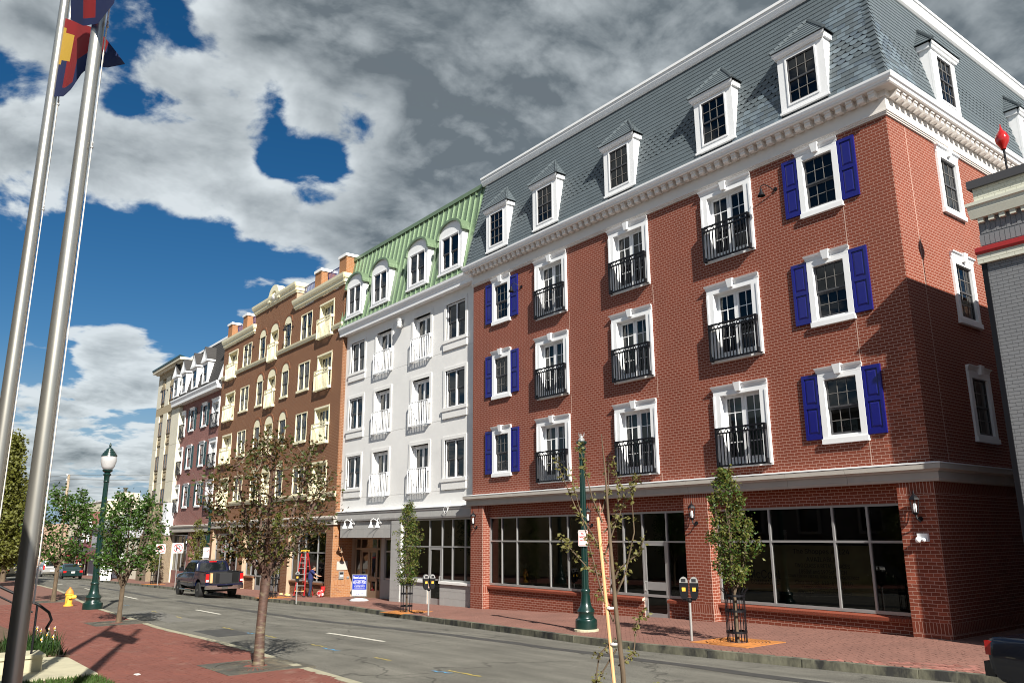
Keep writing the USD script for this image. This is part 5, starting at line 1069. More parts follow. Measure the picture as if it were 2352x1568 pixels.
obj('coping', MB().box(1.98, 8.1, NY-.10, 18, 9.5, 9.68), M('dark_coping', (.05, .05, .055), .7), nb)
fl = obj('finial_mast', MB().tube([(2.42, .2, 9.6), (2.42, .2, 10.72)], .025, 8), 'black', nb)
obj('red_finial', MB().lathe([(.05, 0), (.07, .06), (.13, .16), (.15, .26), (.11, .38), (.05, .46), (.02, .54), (.008, .62)], (2.42, .2, 10.66), 14), 'redglass', fl, smooth=60)
# ---------------------------------------------------------------- small buildings far down the street
fw_ = thing('cream_gable_building', 'large cream plastered side wall with chimney, far down the street behind shops', 'building', (-106, 6, -2.1))
obj('wall', MB().box(-118, -95, 2.0, 14, -3, 6.4), M('cream_plaster', (.62, .58, .43), .9, var=.12, vs=.6), fw_); obj('parapet_trim', MB().box(-118.1, -94.9, 1.9, 14, 6.4, 6.6), 'white', fw_); obj('chimney', MB().box(-96.3, -93.3, 3.0, 5, 4, 7.3), M('worn_plaster', (.5, .45, .36), .9, var=.25, vs=1.5), fw_); obj('chimney_pot', MB().lathe([(.2, 0), (.2, .5), (.28, .5), (.28, .6), (.1, .6)], (-94.4, 3.6, 7.3), 10), 'iron', fw_)
fb = thing('brick_gable_shop', 'dark brick gabled shop with maroon cornice and dark sign panel, far down the street', 'building', (-100, 4, -1.9))
obj('wall', MB().box(-101, -94, .5, 9, 1.2, 3.3).py([(-101, 3.3), (-94, 3.3), (-97.5, 5.2)], .5, 9), 'maroon_brick', fb)
for x in (-98.6, -95.8): w = obj('window', frame(MB(), x-.55, x+.55, 1.7, 3.3, .14, .40, .6), 'white', fb); obj('pane', pane(x-.41, x+.41, 1.84, 3.16, .45), 'glass', w); obj('blind', MB().box(x-.4, x+.4, .47, .495, 1.84, 3.16), 'screen', w)
obj('bargeboard', MB().py([(-94, 3.2), (-93.6, 3.2), (-97.4, 5.45), (-97.5, 5.2)], .25, .5).py([(-101, 3.2), (-101.4, 3.2), (-97.6, 5.45), (-97.5, 5.2)], .25, .5), 'white', fb)
obj('sign_panel', MB().box(-106.6, -99.8, .35, .5, 1.4, 2.4), M('slate_sign', (.03, .035, .045), .6), fb)
t = MB(); text_on(t, 'hair studio', .42, (-102.6, .34, 1.85), width=3.2); obj('sign_lettering', t, 'signwhite', fb); obj('sign_emblem', MB().cyl((-105.1, .345, 1.95), .26, .02).box(-105.25, -104.95, .335, .35, 1.5, 1.8), 'signred', fb)
obj('maroon_cornice', MB().mould([(0, 1.05), (.3, 1.1), (.5, 1.25), (.5, 1.38), (0, 1.45)], .5, -109.6, -93.6), M('maroon_paint', (.12, .02, .03), .5), fb)
obj('shopfront', MB().box(-109.5, -94, .5, 8, .5, 1.2).box(-109.5, -109.0, .5, 1, -2.2, .5).box(-105.6, -105.2, .5, 1, -2.2, .5).box(-102.3, -101.6, .5, 1, -2.2, .5).box(-101.6, -100.4, .5, 1, -2.2, -.9).box(-94.5, -94, .5, 1, -2.2, .5), 'beige_stone', fb)
obj('shop_window', MB().box(-109.5, -94, .9, 1.0, -2.2, .5), 'carglass', fb)
for x in (-107.6, -104.2): obj('awning', MB().px([(.5, .35), (.5, .28), (-.3, -.15), (-.3, .0)], x-1.1, x+1.1), M('awning_cloth', (.20, .015, .02), .8), fb)
m['redframe'] = M('red_frame_paint', (.16, .015, .015), .5)
for x in (-101.25, -99.25, -97.05): obj('red_frame', MB().box(x-.15, x+.15, .45, .6, -2, .45), 'redframe', fb)
obj('lean_to_roof', MB().px([(.5, 1.2), (-1.0, .62), (-1.0, .50), (.5, .5)], -97.2, -91.2), 'shingle', fb)
fs = thing('gray_stucco_shop', 'low gray stucco shop with gray green shingle roof, partly behind near trees', 'building', (-86, 4, -1.7))
obj('wall', MB().box(-93.8, -79.5, .5, 9, -3, 3.2), M('gray_stucco', (.34, .34, .37), .9, var=.08), fs); obj('roof', MB().px([(.2, 3.1), (.2, 3.3), (4.7, 5.4), (9.2, 3.3), (9.2, 3.1)], -97.5, -79.3), M('gray_green_roof', (.17, .20, .17), .85, var=.15, vs=3), fs)
obj('white_front', MB().box(-87, -78.6, .28, .5, -2.5, .75), 'white', fs); w = obj('grid_window', frame(MB(), -85.8, -80.2, -1.2, .4, .12, .18, .35), 'white', fs)
for i in range(6): obj('pane', pane(-85.6+i*.9, -84.82+i*.9, -1.05, .28, .24), 'glass', w)
obj('muntins', MB().box(-85.7, -80.3, .2, .25, -.4, -.34).box(-84.8, -84.74, .2, .25, -1.1, .3).box(-83.9, -83.84, .2, .25, -1.1, .3).box(-83, -82.94, .2, .25, -1.1, .3).box(-82.1, -82.04, .2, .25, -1.1, .3).box(-81.2, -81.14, .2, .25, -1.1, .3), 'white', w); obj('blind', MB().box(-85.7, -80.3, .262, .278, -1.1, .3), 'screen', w)
obj('maroon_awning', MB().px([(.5, .95), (.5, .8), (-.4, .4), (-.4, .55)], -92.5, -87.6), M('maroon_awning_cloth', (.13, .03, .04), .8), fs)
fc = thing('cream_side_shop', 'plain cream shop wall with brick corner, beside the driveway under the trees', 'building', (-74, 3, -1.5))
obj('wall', MB().box(-78.6, -69.3, .6, 8, -3, 2.2), M('cream_render', (.68, .64, .52), .9, var=.06), fc); obj('flat_roof', MB().box(-78.8, -69.2, .45, 8, 2.2, 2.45), 'white', fc); d = obj('red_sign', MB().box(-71.4, -70.2, .52, .6, .9, 1.3), 'signred', fc)
fd = thing('brick_street_end_building', 'faded red brick building at the far end of the street by the signals', 'building', (-140, 0, -2.6))
obj('wall', MB().box(-150, -128, -1.5, 8, -4, 4.2), M('faded_brick', (.33, .22, .16), .9, var=.15), fd)
for i in range(4): w = obj('window', frame(MB(), -148+i*5, -145.6+i*5, .8, 3.2, .2, -1.62, -1.45), 'white', fd); obj('pane', pane(-147.8+i*5, -145.8+i*5, 1, 3, -1.56), 'glass', w); obj('blind', MB().box(-147.8+i*5, -145.8+i*5, -1.54, -1.51, 1, 3), 'screen', w)
# across the street, behind and left of the camera: seen only mirrored in the shop windows
ob = thing('pale_wall_building', 'pale yellow plastered wall across the street, mirrored in the shop windows', 'building', (-38, -22, -0.6))
obj('wall', MB().box(-64, -27, -26, -18.6, -2, 6.5), M('pale_yellow_plaster', (.62, .56, .33), .9, var=.12, vs=.7), ob); obj('coping', MB().box(-64.1, -26.9, -26.1, -18.5, 6.5, 6.65), 'stone', ob)
ob = thing('dark_stone_hall', 'dark stone hall across the street, mirrored darkly in the shop windows', 'building', (-13, -24, 0))
obj('wall', MB().box(-26.5, .2, -32, -21.2, -1, 8.5), M('hall_stone', (.16, .15, .13), .9, var=.15), ob); obj('cornice', MB().box(-26.7, .3, -32, -21.0, 8.5, 8.9), 'stone', ob)
for i in range(7): w = obj('window', frame(MB(), -24.8+i*3.6, -23.4+i*3.6, 2.2, 5.2, .14, -21.2, -21.05), 'stone', ob); obj('pane', MB().box(-24.66+i*3.6, -23.54+i*3.6, -21.2, -21.15, 2.34, 5.06), 'carglass', w)
# ---------------------------------------------------------------- trees
def leaf_mesh(C, size, droop=0.3):
    n = len(C); a = rng.uniform(0, 2*pi, n); el = rng.uniform(-1.0, .7, n)-droop*.5; s = size*rng.uniform(.6, 1.25, n)
    d = np.stack([np.cos(a)*np.cos(el), np.sin(a)*np.cos(el), np.sin(el)], 1); r = rng.normal(size=(n, 3)); w = np.cross(d, r); w /= np.linalg.norm(w, axis=1, keepdims=True)+1e-9; nn = np.cross(d, w)
    L, W = s[:,None], (s*.32)[:,None]; m_ = C+d*L*.48
    V = np.stack([C, m_+w*W+nn*W*.35, C+d*L, m_-w*W+nn*W*.35], 1); F = np.array([(0,1,2),(0,2,3)])
    return MB().add(V.reshape(-1,3), (F[None]+4*np.arange(n)[:,None,None]).reshape(-1,3))
def tree(name, label, cat, base, trunk, r0, limbs, rad, z0, z1, ntw, per, lsize, bark, leaf, cx=0.0, cy=0.0, group=None, tip_r=.005, fill=.55, spread=.10, fork=None, leaf2=None):
    """rad(t): crown radius at relative height t in the crown; limbs: number of main limbs from the fork; z0..z1 crown above the base"""
    b = np.array(base, float); t = thing(name, label, cat, b, group=group); mb = MB(); top = b+[trunk[0], trunk[1], trunk[2]]
    P = [b+[0, 0, -.1], b+(top-b)*.06, b+(top-b)*.35+rng.normal(size=3)*[.015, .015, 0], b+(top-b)*.7+rng.normal(size=3)*[.015, .015, 0], top]; mb.tube(P, [r0*1.55, r0*1.1, r0*.92, r0*.9, r0*.95], 12)
    nodes = []; 
    for k in range(limbs):
        az = 2*pi*k/limbs+rng.uniform(-.35, .35); tt = rng.uniform(.45, .98) if k else 1.0; zz = z0+(z1-z0)*tt; R = rad(tt)*(.75 if k else .1)
        e = b+[cx+R*math.cos(az), cy+R*math.sin(az), zz]; q = top+(e-top)*.4; q[2] += .12*(e[2]-top[2])*(0 if k else 0); q[:2] += (e[:2]-top[:2])*.12
        pts = [top, top+(q-top)*.5+rng.normal(size=3)*.02, q, q+(e-q)*.5+rng.normal(size=3)*.03, e]; rr = np.linspace(r0*.62, tip_r*1.6, 5); mb.tube(pts, rr, 7)
        for i in range(4):
            for u in (0, .33, .66): nodes.append(np.append(pts[i]+(pts[i+1]-pts[i])*u, rr[i]*.6))
    nodes = np.array(nodes); C = []
    for k in range(ntw):
        tt = rng.uniform(0, 1); az = rng.uniform(0, 2*pi); lump = .45+1.05*float(meshkit.noise(np.array([math.cos(az)*1.6+base[0], math.sin(az)*1.6+base[1], tt*3.2]))); R = rad(tt)*math.sqrt(rng.uniform(.10, 1))*lump; e = b+[cx+R*math.cos(az), cy+R*math.sin(az), z0+(z1-z0)*tt]
        dd = np.linalg.norm(nodes[:,:3]-e, axis=1)+np.where(nodes[:,2] > e[2]-.02, .6, 0); n_ = nodes[int(np.argmin(dd))]; s_ = n_[:3]; mid = s_+(e-s_)*.5+np.array([0, 0, -.06*np.linalg.norm(e-s_)])+rng.normal(size=3)*.02
        mb.tube([s_, mid, e], [min(n_[3], .014), tip_r*1.2, tip_r*.5], 4, cap=False)
        if rng.random() < .4: nodes = np.vstack([nodes, np.append(mid, tip_r*1.2)])
        k_ = rng.poisson(per); u = rng.uniform(fill, 1.05, k_)[:,None]; C.append(np.where(u < .5, s_+(mid-s_)*u*2, mid+(e-mid)*(u*2-1))+rng.normal(size=(k_, 3))*spread)
    obj('trunk', mb, bark, t, smooth=50); C = np.vstack(C)
    if leaf2:
        pick = rng.random(len(C)) < .5; obj('crown', leaf_mesh(C[pick], lsize), leaf, t); obj('crown_young_leaves', leaf_mesh(C[~pick], lsize*.85), leaf2, t)
    else: obj('crown', leaf_mesh(C, lsize), leaf, t)
    return t
def oval(w, low=.35): return lambda t: w*(max(0.02, math.sin(pi*min(1, (t*(1-low)+low*.5+.02))))**.6)
col = lambda w: (lambda t: w*(.55+.45*math.sin(pi*min(1, t*1.15)))*(1 if t < .85 else max(.25, 1-(t-.85)*4)))
m['leaf_red'] = M('bronze_young_leaf', (0.17, 0.085, 0.022), 0.5, isl=.45, hue=.03, transl=.3)
tree('cherry_tree', 'cherry tree with bronze and green leaves, thick smooth trunk, at front centre by the kerb', 'tree', (-5.28, -13.37, gz(-5.28)+.25), (.06, .02, 1.42), .085, 9, lambda t: 1.45*math.sin(pi*(.10+.82*t))**.9, 1.75, 3.90, 330, 12, .080, 'cherrybark', 'leaf_cherry', cx=.1, leaf2='leaf_red', spread=.085, fill=.35)
tree('young_street_tree', 'small green leafed tree forking low, between green lamp post and street', 'tree', (-19.23, -12.49, gz(-19.23)+.25), (.05, 0, 1.0), .075, 7, oval(1.05), 1.6, 3.9, 200, 19, .11, 'bark', 'leaf_green', cx=.25, spread=.10, fill=.4)
tree('young_street_tree', 'small green leafed tree on two thin stems beside yellow hydrant', 'tree', (-35.08, -11.85, gz(-35.08)+.25), (.05, 0, 1.5), .10, 7, oval(1.6), 1.9, 5.1, 190, 17, .16, 'bark', 'leaf_green', cx=.1, spread=.15, fill=.3)
tree('street_tree', 'tall pointed olive green tree behind the flagpoles at left edge', 'tree', (-58, -12.0, gz(-58)+.2), (0, 0, 1.6), .22, 9, lambda t: 2.3*(1-t)**.75*(.55+.45*min(1, t*5))+.12, 1.6, 10.2, 420, 30, .26, 'bark', 'leaf_olive', spread=.28, fill=.2)
tree('street_tree', 'broad yellow green tree between the flagpole and the utility pole', 'tree', (-70, -10.2, gz(-70)+.2), (0, 0, 2.0), .2, 8, oval(2.3), 2.2, 8.2, 330, 26, .26, 'bark', 'leaf_olive', spread=.28, fill=.25)
tree('street_tree', 'dark leafy tree above the gold car at left edge', 'tree', (-74, -9.9, gz(-74)+.2), (0, 0, 1.8), .2, 8, oval(2.4), 1.5, 5.6, 300, 30, .26, 'bark', 'leaf_dark', spread=.28, fill=.2, cy=-.6)
for x, y, w, z0, z1, lab, leaf in ((-18.48, -2.75, .52, .95, 4.05, 'narrow upright tree in black guard before the white building', 'leaf_olive'), (-2.96, -3.55, .60, 1.3, 3.75, 'narrow upright tree in black guard before the red building window', 'leaf_olive'), (-33.1, -2.1, .5, 1.2, 4.3, 'narrow upright tree in black guard half hidden behind cherry trunk', 'leaf_olive'), (-47.0, -1.95, .62, 1.2, 4.4, 'narrow upright tree rising behind the pickup cab', 'leaf_olive'), (-58.2, -1.6, .6, 1.0, 4.6, 'narrow upright tree in guard behind the leftmost no parking sign', 'leaf_olive')):
    tree('columnar_tree', lab, 'tree', (x, y, float(gz(x))), (0, 0, 1.0), .04, 6, col(w), z0, z1, 330 if x > -20 else 160, 15 if x > -20 else 16, .075 if x > -20 else .11, 'bark', leaf, leaf2='leaf_green' if x in (-2.96, -18.48) else None, spread=.05, fill=.3, tip_r=.004)
tree('round_street_tree', 'small round green tree behind white folding sign far down the pavement', 'tree', (-75.5, -1.3, float(gz(-75.5))), (0, 0, 1.6), .06, 6, oval(1.25), 1.5, 4.2, 200, 18, .16, 'bark', 'leaf_green', spread=.15, fill=.3)
# thin staked sapling in the foreground
sx, sy = 2.85, -12.9; sz = float(gz(sx))+.25; t = thing('staked_sapling', 'thin sapling with sparse pale leaves tied to a bare wood stake, front right of centre', 'tree', (sx, sy, sz)); mb = MB(); C = []
mb.tube([(sx, sy, sz-.1), (sx-.03, sy, sz+.7), (sx-.10, sy, sz+1.3), (sx-.17, sy+.02, sz+2.0), (sx-.20, sy+.02, sz+2.6), (sx-.22, sy, sz+3.0)], [.028, .024, .021, .016, .009, .004], 8)
def lat(u, v, w): return (sx-.72*u*.69-.0, sy-.72*u*.0+.0+.69*u*.0, 0)
Rv = np.array([_r[0], _r[1], 0]); Rv /= np.linalg.norm(Rv); Dv = np.array([-Rv[1], Rv[0], 0])
for (h0, pts) in ((1.15, [(-.10, .25), (-.22, .75), (-.34, 1.25), (-.40, 1.55)]), (1.3, [(.14, .3), (.24, .7), (.22, 1.1), (.27, 1.25)]), (1.0, [(-.16, -.15), (-.24, -.6), (-.30, -.95)]), (1.7, [(-.12, .25), (-.30, .55), (-.42, .85), (-.50, 1.05)]), (1.8, [(.10, .25), (.17, .6), (.13, .95)]), (1.45, [(.10, .2), (.30, .35), (.36, .5)]), (2.1, [(-.10, .25), (-.17, .55), (-.22, .8)]), (2.0, [(.16, .15), (.24, .4)]), (.75, [(.16, .1), (.20, .35), (.30, .5)]), (1.55, [(-.2, .1), (-.38, .3), (-.46, .4)]), (2.2, [(.08, .2), (.10, .5)]), (.2, [(.12, .2), (.24, .28), (.3, .4)]), (.9, [(-.2, -.3), (-.26, -.75)])):
    k = min(5, h0/.62); p0 = np.array([sx-.085*k*.85, sy, sz+h0]); dpt = rng.uniform(-.18, .18); Q = [p0]+[p0+Rv*a+Dv*dpt*(i+1)/len(pts)+[0, 0, b] for i, (a, b) in enumerate(pts)]
    mb.tube(Q, np.linspace(.010, .003, len(Q)), 5)
    for i in range(len(Q)-1):
        for u in np.linspace(.1, 1, 5):
            if i == 0 and u < .5: continue
            q = Q[i]+(Q[i+1]-Q[i])*u
            if rng.random() < .72: C += [q+rng.normal(size=3)*.022 for _ in range(int(rng.integers(5, 11)))]
obj('trunk', mb, 'bark', t, smooth=50); obj('leaves', leaf_mesh(np.array(C), .048), 'leaf_pale', t)
s = thing('tree_stake', 'bare wooden stake tied to the thin sapling', 'stake', (sx, sy, sz)); obj('stake', MB().tube([(sx-.035, sy-.05, sz-.1), (sx-.26, sy-.05, sz+2.15)], .017, 8), 'wood', s)
for h_ in (.95, 1.28): obj('tie', MB().ring((sx-.03-.095*h_, sy-.02, sz+h_), .038, .046, .02, 'z', 12), 'rope', s)

# ---------------------------------------------------------------- tree guards and grates
def guard(x, y, lab):
    z = float(gz(x)); t = thing('tree_guard', lab, 'tree guard', (x, y, z)); R = .21
    for zz in (.22, .66, .98): obj('hoop', MB().ring((x, y, z+zz), R, R+.018, .045, 'z', 20), 'black', t)
    for k in range(10):
        a = 2*pi*k/10+.15; c, s_ = math.cos(a), math.sin(a); obj('upright', MB().tube([(x+R*c, y+R*s_, z), (x+R*c, y+R*s_, z+.95), (x+(R+.02)*c, y+(R+.02)*s_, z+1.05), (x+(R+.09)*c, y+(R+.09)*s_, z+1.13)], .011, 5), 'black', t)
    g = thing('tree_grate', lab.replace('guard', 'grate').replace('black', 'rusty flat'), 'tree grate', (x, y, z)); n = 24
    for q in range(6):
        r0 = .24+q*.075; mb = MB().ring((x, y, z+.006), r0, r0+.048, .02, 'z', 28); obj('grate_ring', mb, 'rust', g)
    mb = MB()
    for k in range(12): a = 2*pi*k/12; c, s_ = math.cos(a), math.sin(a); mb.hexa([(x+.24*c-.012*s_, y+.24*s_+.012*c, z-.01), (x+.68*c-.012*s_, y+.68*s_+.012*c, z-.01), (x+.68*c+.012*s_, y+.68*s_-.012*c, z-.01), (x+.24*c+.012*s_, y+.24*s_-.012*c, z-.01)][::-1], [(x+.24*c-.012*s_, y+.24*s_+.012*c, z+.012), (x+.68*c-.012*s_, y+.68*s_+.012*c, z+.012), (x+.68*c+.012*s_, y+.68*s_-.012*c, z+.012), (x+.24*c+.012*s_, y+.24*s_-.012*c, z+.012)][::-1])
    obj('spokes', mb, 'rust', g); P = sbox(x-.74, y-.70, x+.74, y+.70).difference(Polygon([(x+.69*math.cos(a), y+.69*math.sin(a)) for a in np.linspace(0, 2*pi, 30)]))
    tm = trimesh.creation.extrude_polygon(P, .02, engine='earcut'); V = np.array(tm.vertices)+[0, 0, 0]; V[:,2] += gz(V[:,0])-.008; obj('grate_plate', MB().add(V, tm.faces), 'rust', g)
guard(-2.96, -3.55, 'black tree guard around narrow tree before the red building'); guard(-18.48, -2.75, 'black tree guard around narrow tree before the white building'); guard(-33.1, -2.1, 'black tree guard left of the stepladder'); guard(-58.2, -1.6, 'black tree guard behind the leftmost no parking sign')
def near_grate(x, y, w, d, lab, rot=0.0):
    z = float(gz(x))+.25; g = thing('tree_grate', lab, 'tree grate', (x, y, z)); c_, s_ = math.cos(rot), math.sin(rot)
    P = Polygon([(x+c_*a-s_*b, y+s_*a+c_*b) for a, b in ((-w, -d), (w, -d), (w, d), (-w, d))]).difference(Polygon([(x+.2*math.cos(a), y+.2*math.sin(a)) for a in np.linspace(0, 2*pi, 20)]))
    for k in range(44):
        a = 2*pi*k/44; P = P.difference(Polygon([(x+r*math.cos(a)+q*math.sin(a), y+r*math.sin(a)-q*math.cos(a)) for r, q in ((.28, -.011), (.62, -.014), (.62, .014), (.28, .011))]))
    tm = trimesh.creation.extrude_polygon(P, .03, engine='earcut'); V = np.array(tm.vertices); V[:,2] += ngz(V[:,0])-.024; obj('grate_plate', MB().add(V, tm.faces), 'iron', g)
    obj('grate_ring', MB().ring((x, y, z+.004), .64, .68, .012, 'z', 36), 'iron', g)
near_grate(-5.28, -13.42, .80, .72, 'dark iron grate around the cherry trunk'); near_grate(-19.0, -12.6, .95, .75, 'dark iron grate at the foot of the low forking tree'); near_grate(-35.0, -11.95, .9, .75, 'dark iron grate beside the yellow hydrant')

# ---------------------------------------------------------------- lamp posts
def lamp(name, label, x, y, z, s=1.0, globe=True, H_=4.9, cap=True):
    t = thing(name, label, 'street lamp', (x, y, z))
    base = [(.36, 0), (.36, .20), (.34, .24), (.28, .27), (.25, .34), (.27, .40), (.29, .44), (.27, .49), (.20, .56), (.165, .68), (.14, .88), (.15, .92), (.165, .96), (.15, 1.0), (.125, 1.02)]
    obj('base', MB().lathe([(r*s, zz*(.8+.2*s)) for r, zz in base], (x, y, z), 24), 'lampgreen', t, smooth=35)
    z1 = 1.02*(.8+.2*s); obj('shaft', MB().lathe([(.12*s, z1), (.115*s, z1+1), (.092*s, H_-.45)], (x, y, z), 24, flute=.01, fd=.10), 'lampgreen', t)
    obj('collar', MB().lathe([(.10*s, H_-.46), (.12*s, H_-.43), (.10*s, H_-.40), (.105*s, H_-.22), (.16*s, H_-.15), (.10*s, H_-.08), (.17*s, H_-.03), (.19*s, 0+H_), (.19*s, H_+.04)], (x, y, z), 20), 'lampgreen', t, smooth=40)
    if globe:
        g = obj('globe', MB().lathe([(.16*s, H_+.04), (.24*s, H_+.16), (.29*s, H_+.36), (.295*s, H_+.5), (.26*s, H_+.60)], (x, y, z), 24), M('globe_glass_'+str(len(NAMES)), (.62, .62, .62), .15, transl=.35), t, smooth=60)
        obj('globe_cap', MB().lathe([(.30*s, H_+.58), (.285*s, H_+.64), (.26*s, H_+.66), (.25*s, H_+.71), (.21*s, H_+.73), (.20*s, H_+.78), (.15*s, H_+.81), (.13*s, H_+.87), (.06*s, H_+.92), (.03*s, H_+.96), (.05*s, H_+1.01), (.03*s, H_+1.07), (.005, H_+1.13)], (x, y, z), 20), 'lampgreen', t, smooth=30)
    else:
        mb = MB().lathe([(.11*s, H_+.04), (.11*s, H_+.10), (.06*s, H_+.14), (.05*s, H_+.19)], (x, y, z), 14)
        for k in range(3): a = 2*pi*k/3+.4; mb.tube([(x, y, z+H_+.17), (x+.09*s*math.cos(a), y+.09*s*math.sin(a), z+H_+.18), (x+.11*s*math.cos(a), y+.11*s*math.sin(a), z+H_+.26)], .012, 5)
        obj('lamp_mount', mb, 'galv', t)
    return t
lamp('street_lamp', 'dark green lamp post with glass globe on the near pavement by yellow hydrant', -27.0, -11.75, float(gz(-27))+.25, 1.0, True, 5.30)
lamp('street_lamp', 'dark green lamp post without globe, before the red building', -7.2, -4.1, float(gz(-7.2))+.06, .78, False, 4.72)
t = thing('lamp_footing', 'round pale concrete footing under the lamp post before the red building', 'footing', (-7.2, -4.1, float(gz(-7.2)))); obj('concrete_ring', MB().lathe([(.32, -.1), (.32, .05), (.29, .062)], (-7.2, -4.1, float(gz(-7.2))), 20), 'concrete', t)
lamp('street_lamp', 'dark green lamp post without globe, behind the pickup', -43.2, -2.45, float(gz(-43.2)), .85, False, 4.9)
lamp('street_lamp', 'far lamp post with pale globe, mostly behind the near green lamp post', -73.0, -1.75, float(gz(-73)), .9, True, 4.9)

# ---------------------------------------------------------------- signs
def plate(name, label, cat, x, y, z, w, h, rotz, polez=None, group=None):
    """a sign plate facing local -y, centre at (0,0,0) of the thing; returns the thing"""
    t = thing(name, label, cat, (x, y, z), rotz, group); P = sbox(-w/2+.03, -h/2+.03, w/2-.03, h/2-.03).buffer(.03, 4)
    tm = trimesh.creation.extrude_polygon(P, .004, engine='earcut'); V = np.array(tm.vertices); obj('plate', MB().add(np.stack([V[:,0], V[:,2], V[:,1]], -1), np.array(tm.faces)[:, ::-1]), 'signwhite', t)
    B = P.buffer(-.012).difference(P.buffer(-.024)); tm = trimesh.creation.extrude_polygon(B, .002, engine='earcut'); V = np.array(tm.vertices)
    return t, np.stack([V[:,0], V[:,2]-.003, V[:,1]], -1), np.array(tm.faces)[:, ::-1]
def np_sign(x, y, z, rot, ground, lab):
    t, bv, bf = plate('no_parking_sign', lab, 'sign', x, y, z, .66, .66, rot)
    mb = MB(); text_on(mb, 'P', .36, (0, -.0025, 0), bold=True); obj('letter', mb, 'signblack', t)
    mb = MB().ring((0, -.004, 0), .235, .29, .003, 'y', 32); a = pi/4; d, n = np.array([math.cos(a), -math.sin(a)]), np.array([math.sin(a), math.cos(a)])
    q = [d*-.25+n*-.026, d*.25+n*-.026, d*.25+n*.026, d*-.25+n*.026]; mb.py([tuple(v) for v in q], -.0075, -.0045); obj('red_circle', mb, 'signred', t)
    obj('pole', MB().bar((0, .025, ground-z), (0, .025, .34), .028, 8), 'galv', t)
np_sign(-55.08, -2.11, 1.40, math.radians(68), float(gz(-55)), 'leftmost square no parking sign with red circle, on thin pole left of pickup'); np_sign(-49.13, -2.54, 1.53, math.radians(68), float(gz(-49)), 'square no parking sign with red circle nearest the pickup')
t, bv, bf = plate('no_parking_sign', 'white no parking 2AM-5AM sign strapped to lamp post before red building', 'sign', -7.12, -4.21, 2.17, .26, .40, math.radians(34)); obj('border', MB().add(bv, bf), 'signred', t)
mb = MB(); [text_on(mb, s_, h_, (0, -.0025, z_), width=w_, bold=True) for s_, h_, z_, w_ in (('NO', .055, .12, .09), ('PARKING', .055, .03, .215), ('2AM-5AM', .038, -.05, .19))]; obj('lettering', mb, 'signred', t)
t, bv, bf = plate('no_parking_sign', 'small white no parking sign on the lamp post behind the pickup', 'sign', -43.05, -2.56, 1.30, .36, .62, math.radians(68)); obj('border', MB().add(bv, bf), 'signred', t)
mb = MB(); [text_on(mb, s_, h_, (0, -.0025, z_), width=w_, bold=True) for s_, h_, z_, w_ in (('NO', .09, .20, .15), ('PARKING', .07, .08, .29), ('2AM-5AM', .06, -.10, .27))]; obj('lettering', mb, 'signred', t)
lx, ly = -26.35, -.65; lz = float(gz(lx)); t = thing('leasing_sign', 'blue and white Now Leasing sign on a gray water filled base before the entrance', 'sign', (lx, ly, lz), math.radians(42))
obj('frame', frame(MB(), -.37, .37, .20, 1.18, .03, -.03, .03), 'galv', t); obj('blue_panel', MB().box(-.34, .34, -.02, .0, .50, 1.15), 'signblue', t); obj('white_panel', MB().box(-.34, .34, -.02, .0, .23, .497), 'signwhite', t)
mb = MB(); [text_on(mb, s_, h_, (0, -.022, z_), width=w_, bold=b_) for s_, h_, z_, w_, b_ in (('Now Leasing', .105, 1.04, .60, True), ('two bedroom apartments', .035, .93, .5, False), ('610-692-7010', .105, .83, .60, True), ('2 floorplans available', .035, .71, .5, False), ('for immediate move in', .035, .645, .52, False), ('124MarketPlace.com', .035, .58, .5, False))]; obj('white_lettering', mb, 'signwhite', t)
mb = MB(); text_on(mb, '124', .15, (0, -.022, .36), width=.36); obj('blue_number', mb, 'signblue', t); obj('base', MB().lathe([(.46, 0), (.46, .03), (.36, .09), (.16, .13), (.0, .135)], (0, 0, 0), 24).move(lambda V: V*[1, .62, 1]), M('gray_plastic', (.42, .44, .46), .4), t, smooth=40)
for x in (-.24, .24): obj('spring', MB().lathe([(.03, .10), (.03, .21)], (x, 0, 0), 8), 'iron', t)
ax_, ay_ = -72.6, -1.95; t = thing('folding_sign', 'white folding pavement sign with dark oval logo, far down the street', 'sign', (ax_, ay_, float(gz(ax_))), math.radians(66))
obj('front_board', MB().hexa([(-.42, -.34, 0), (.42, -.34, 0), (.42, -.31, 0), (-.42, -.31, 0)], [(-.40, -.02, 1.25), (.40, -.02, 1.25), (.40, .01, 1.25), (-.40, .01, 1.25)]), 'signwhite', t); obj('back_board', MB().hexa([(-.42, .31, 0), (.42, .31, 0), (.42, .34, 0), (-.42, .34, 0)], [(-.40, .012, 1.25), (.40, .012, 1.25), (.40, .03, 1.25), (-.40, .03, 1.25)]), 'signblack', t)
mb = MB().cyl((0, 0, 0), .14, .006, 'y', 24).move(lambda V: np.stack([V[:,0]*2.1, V[:,1]-.088-.012, V[:,2]+1.02], -1)); mb.move(lambda V: np.column_stack([V[:,0], V[:,1]-(1.02-V[:,2])*.256, V[:,2]])); obj('oval_logo', mb, 'lampgreen', t); mb = MB(); text_on(mb, 'PENNE', .10, (0, -.108, 1.02), width=.4, bold=True); obj('lettering', mb, 'signwhite', t)
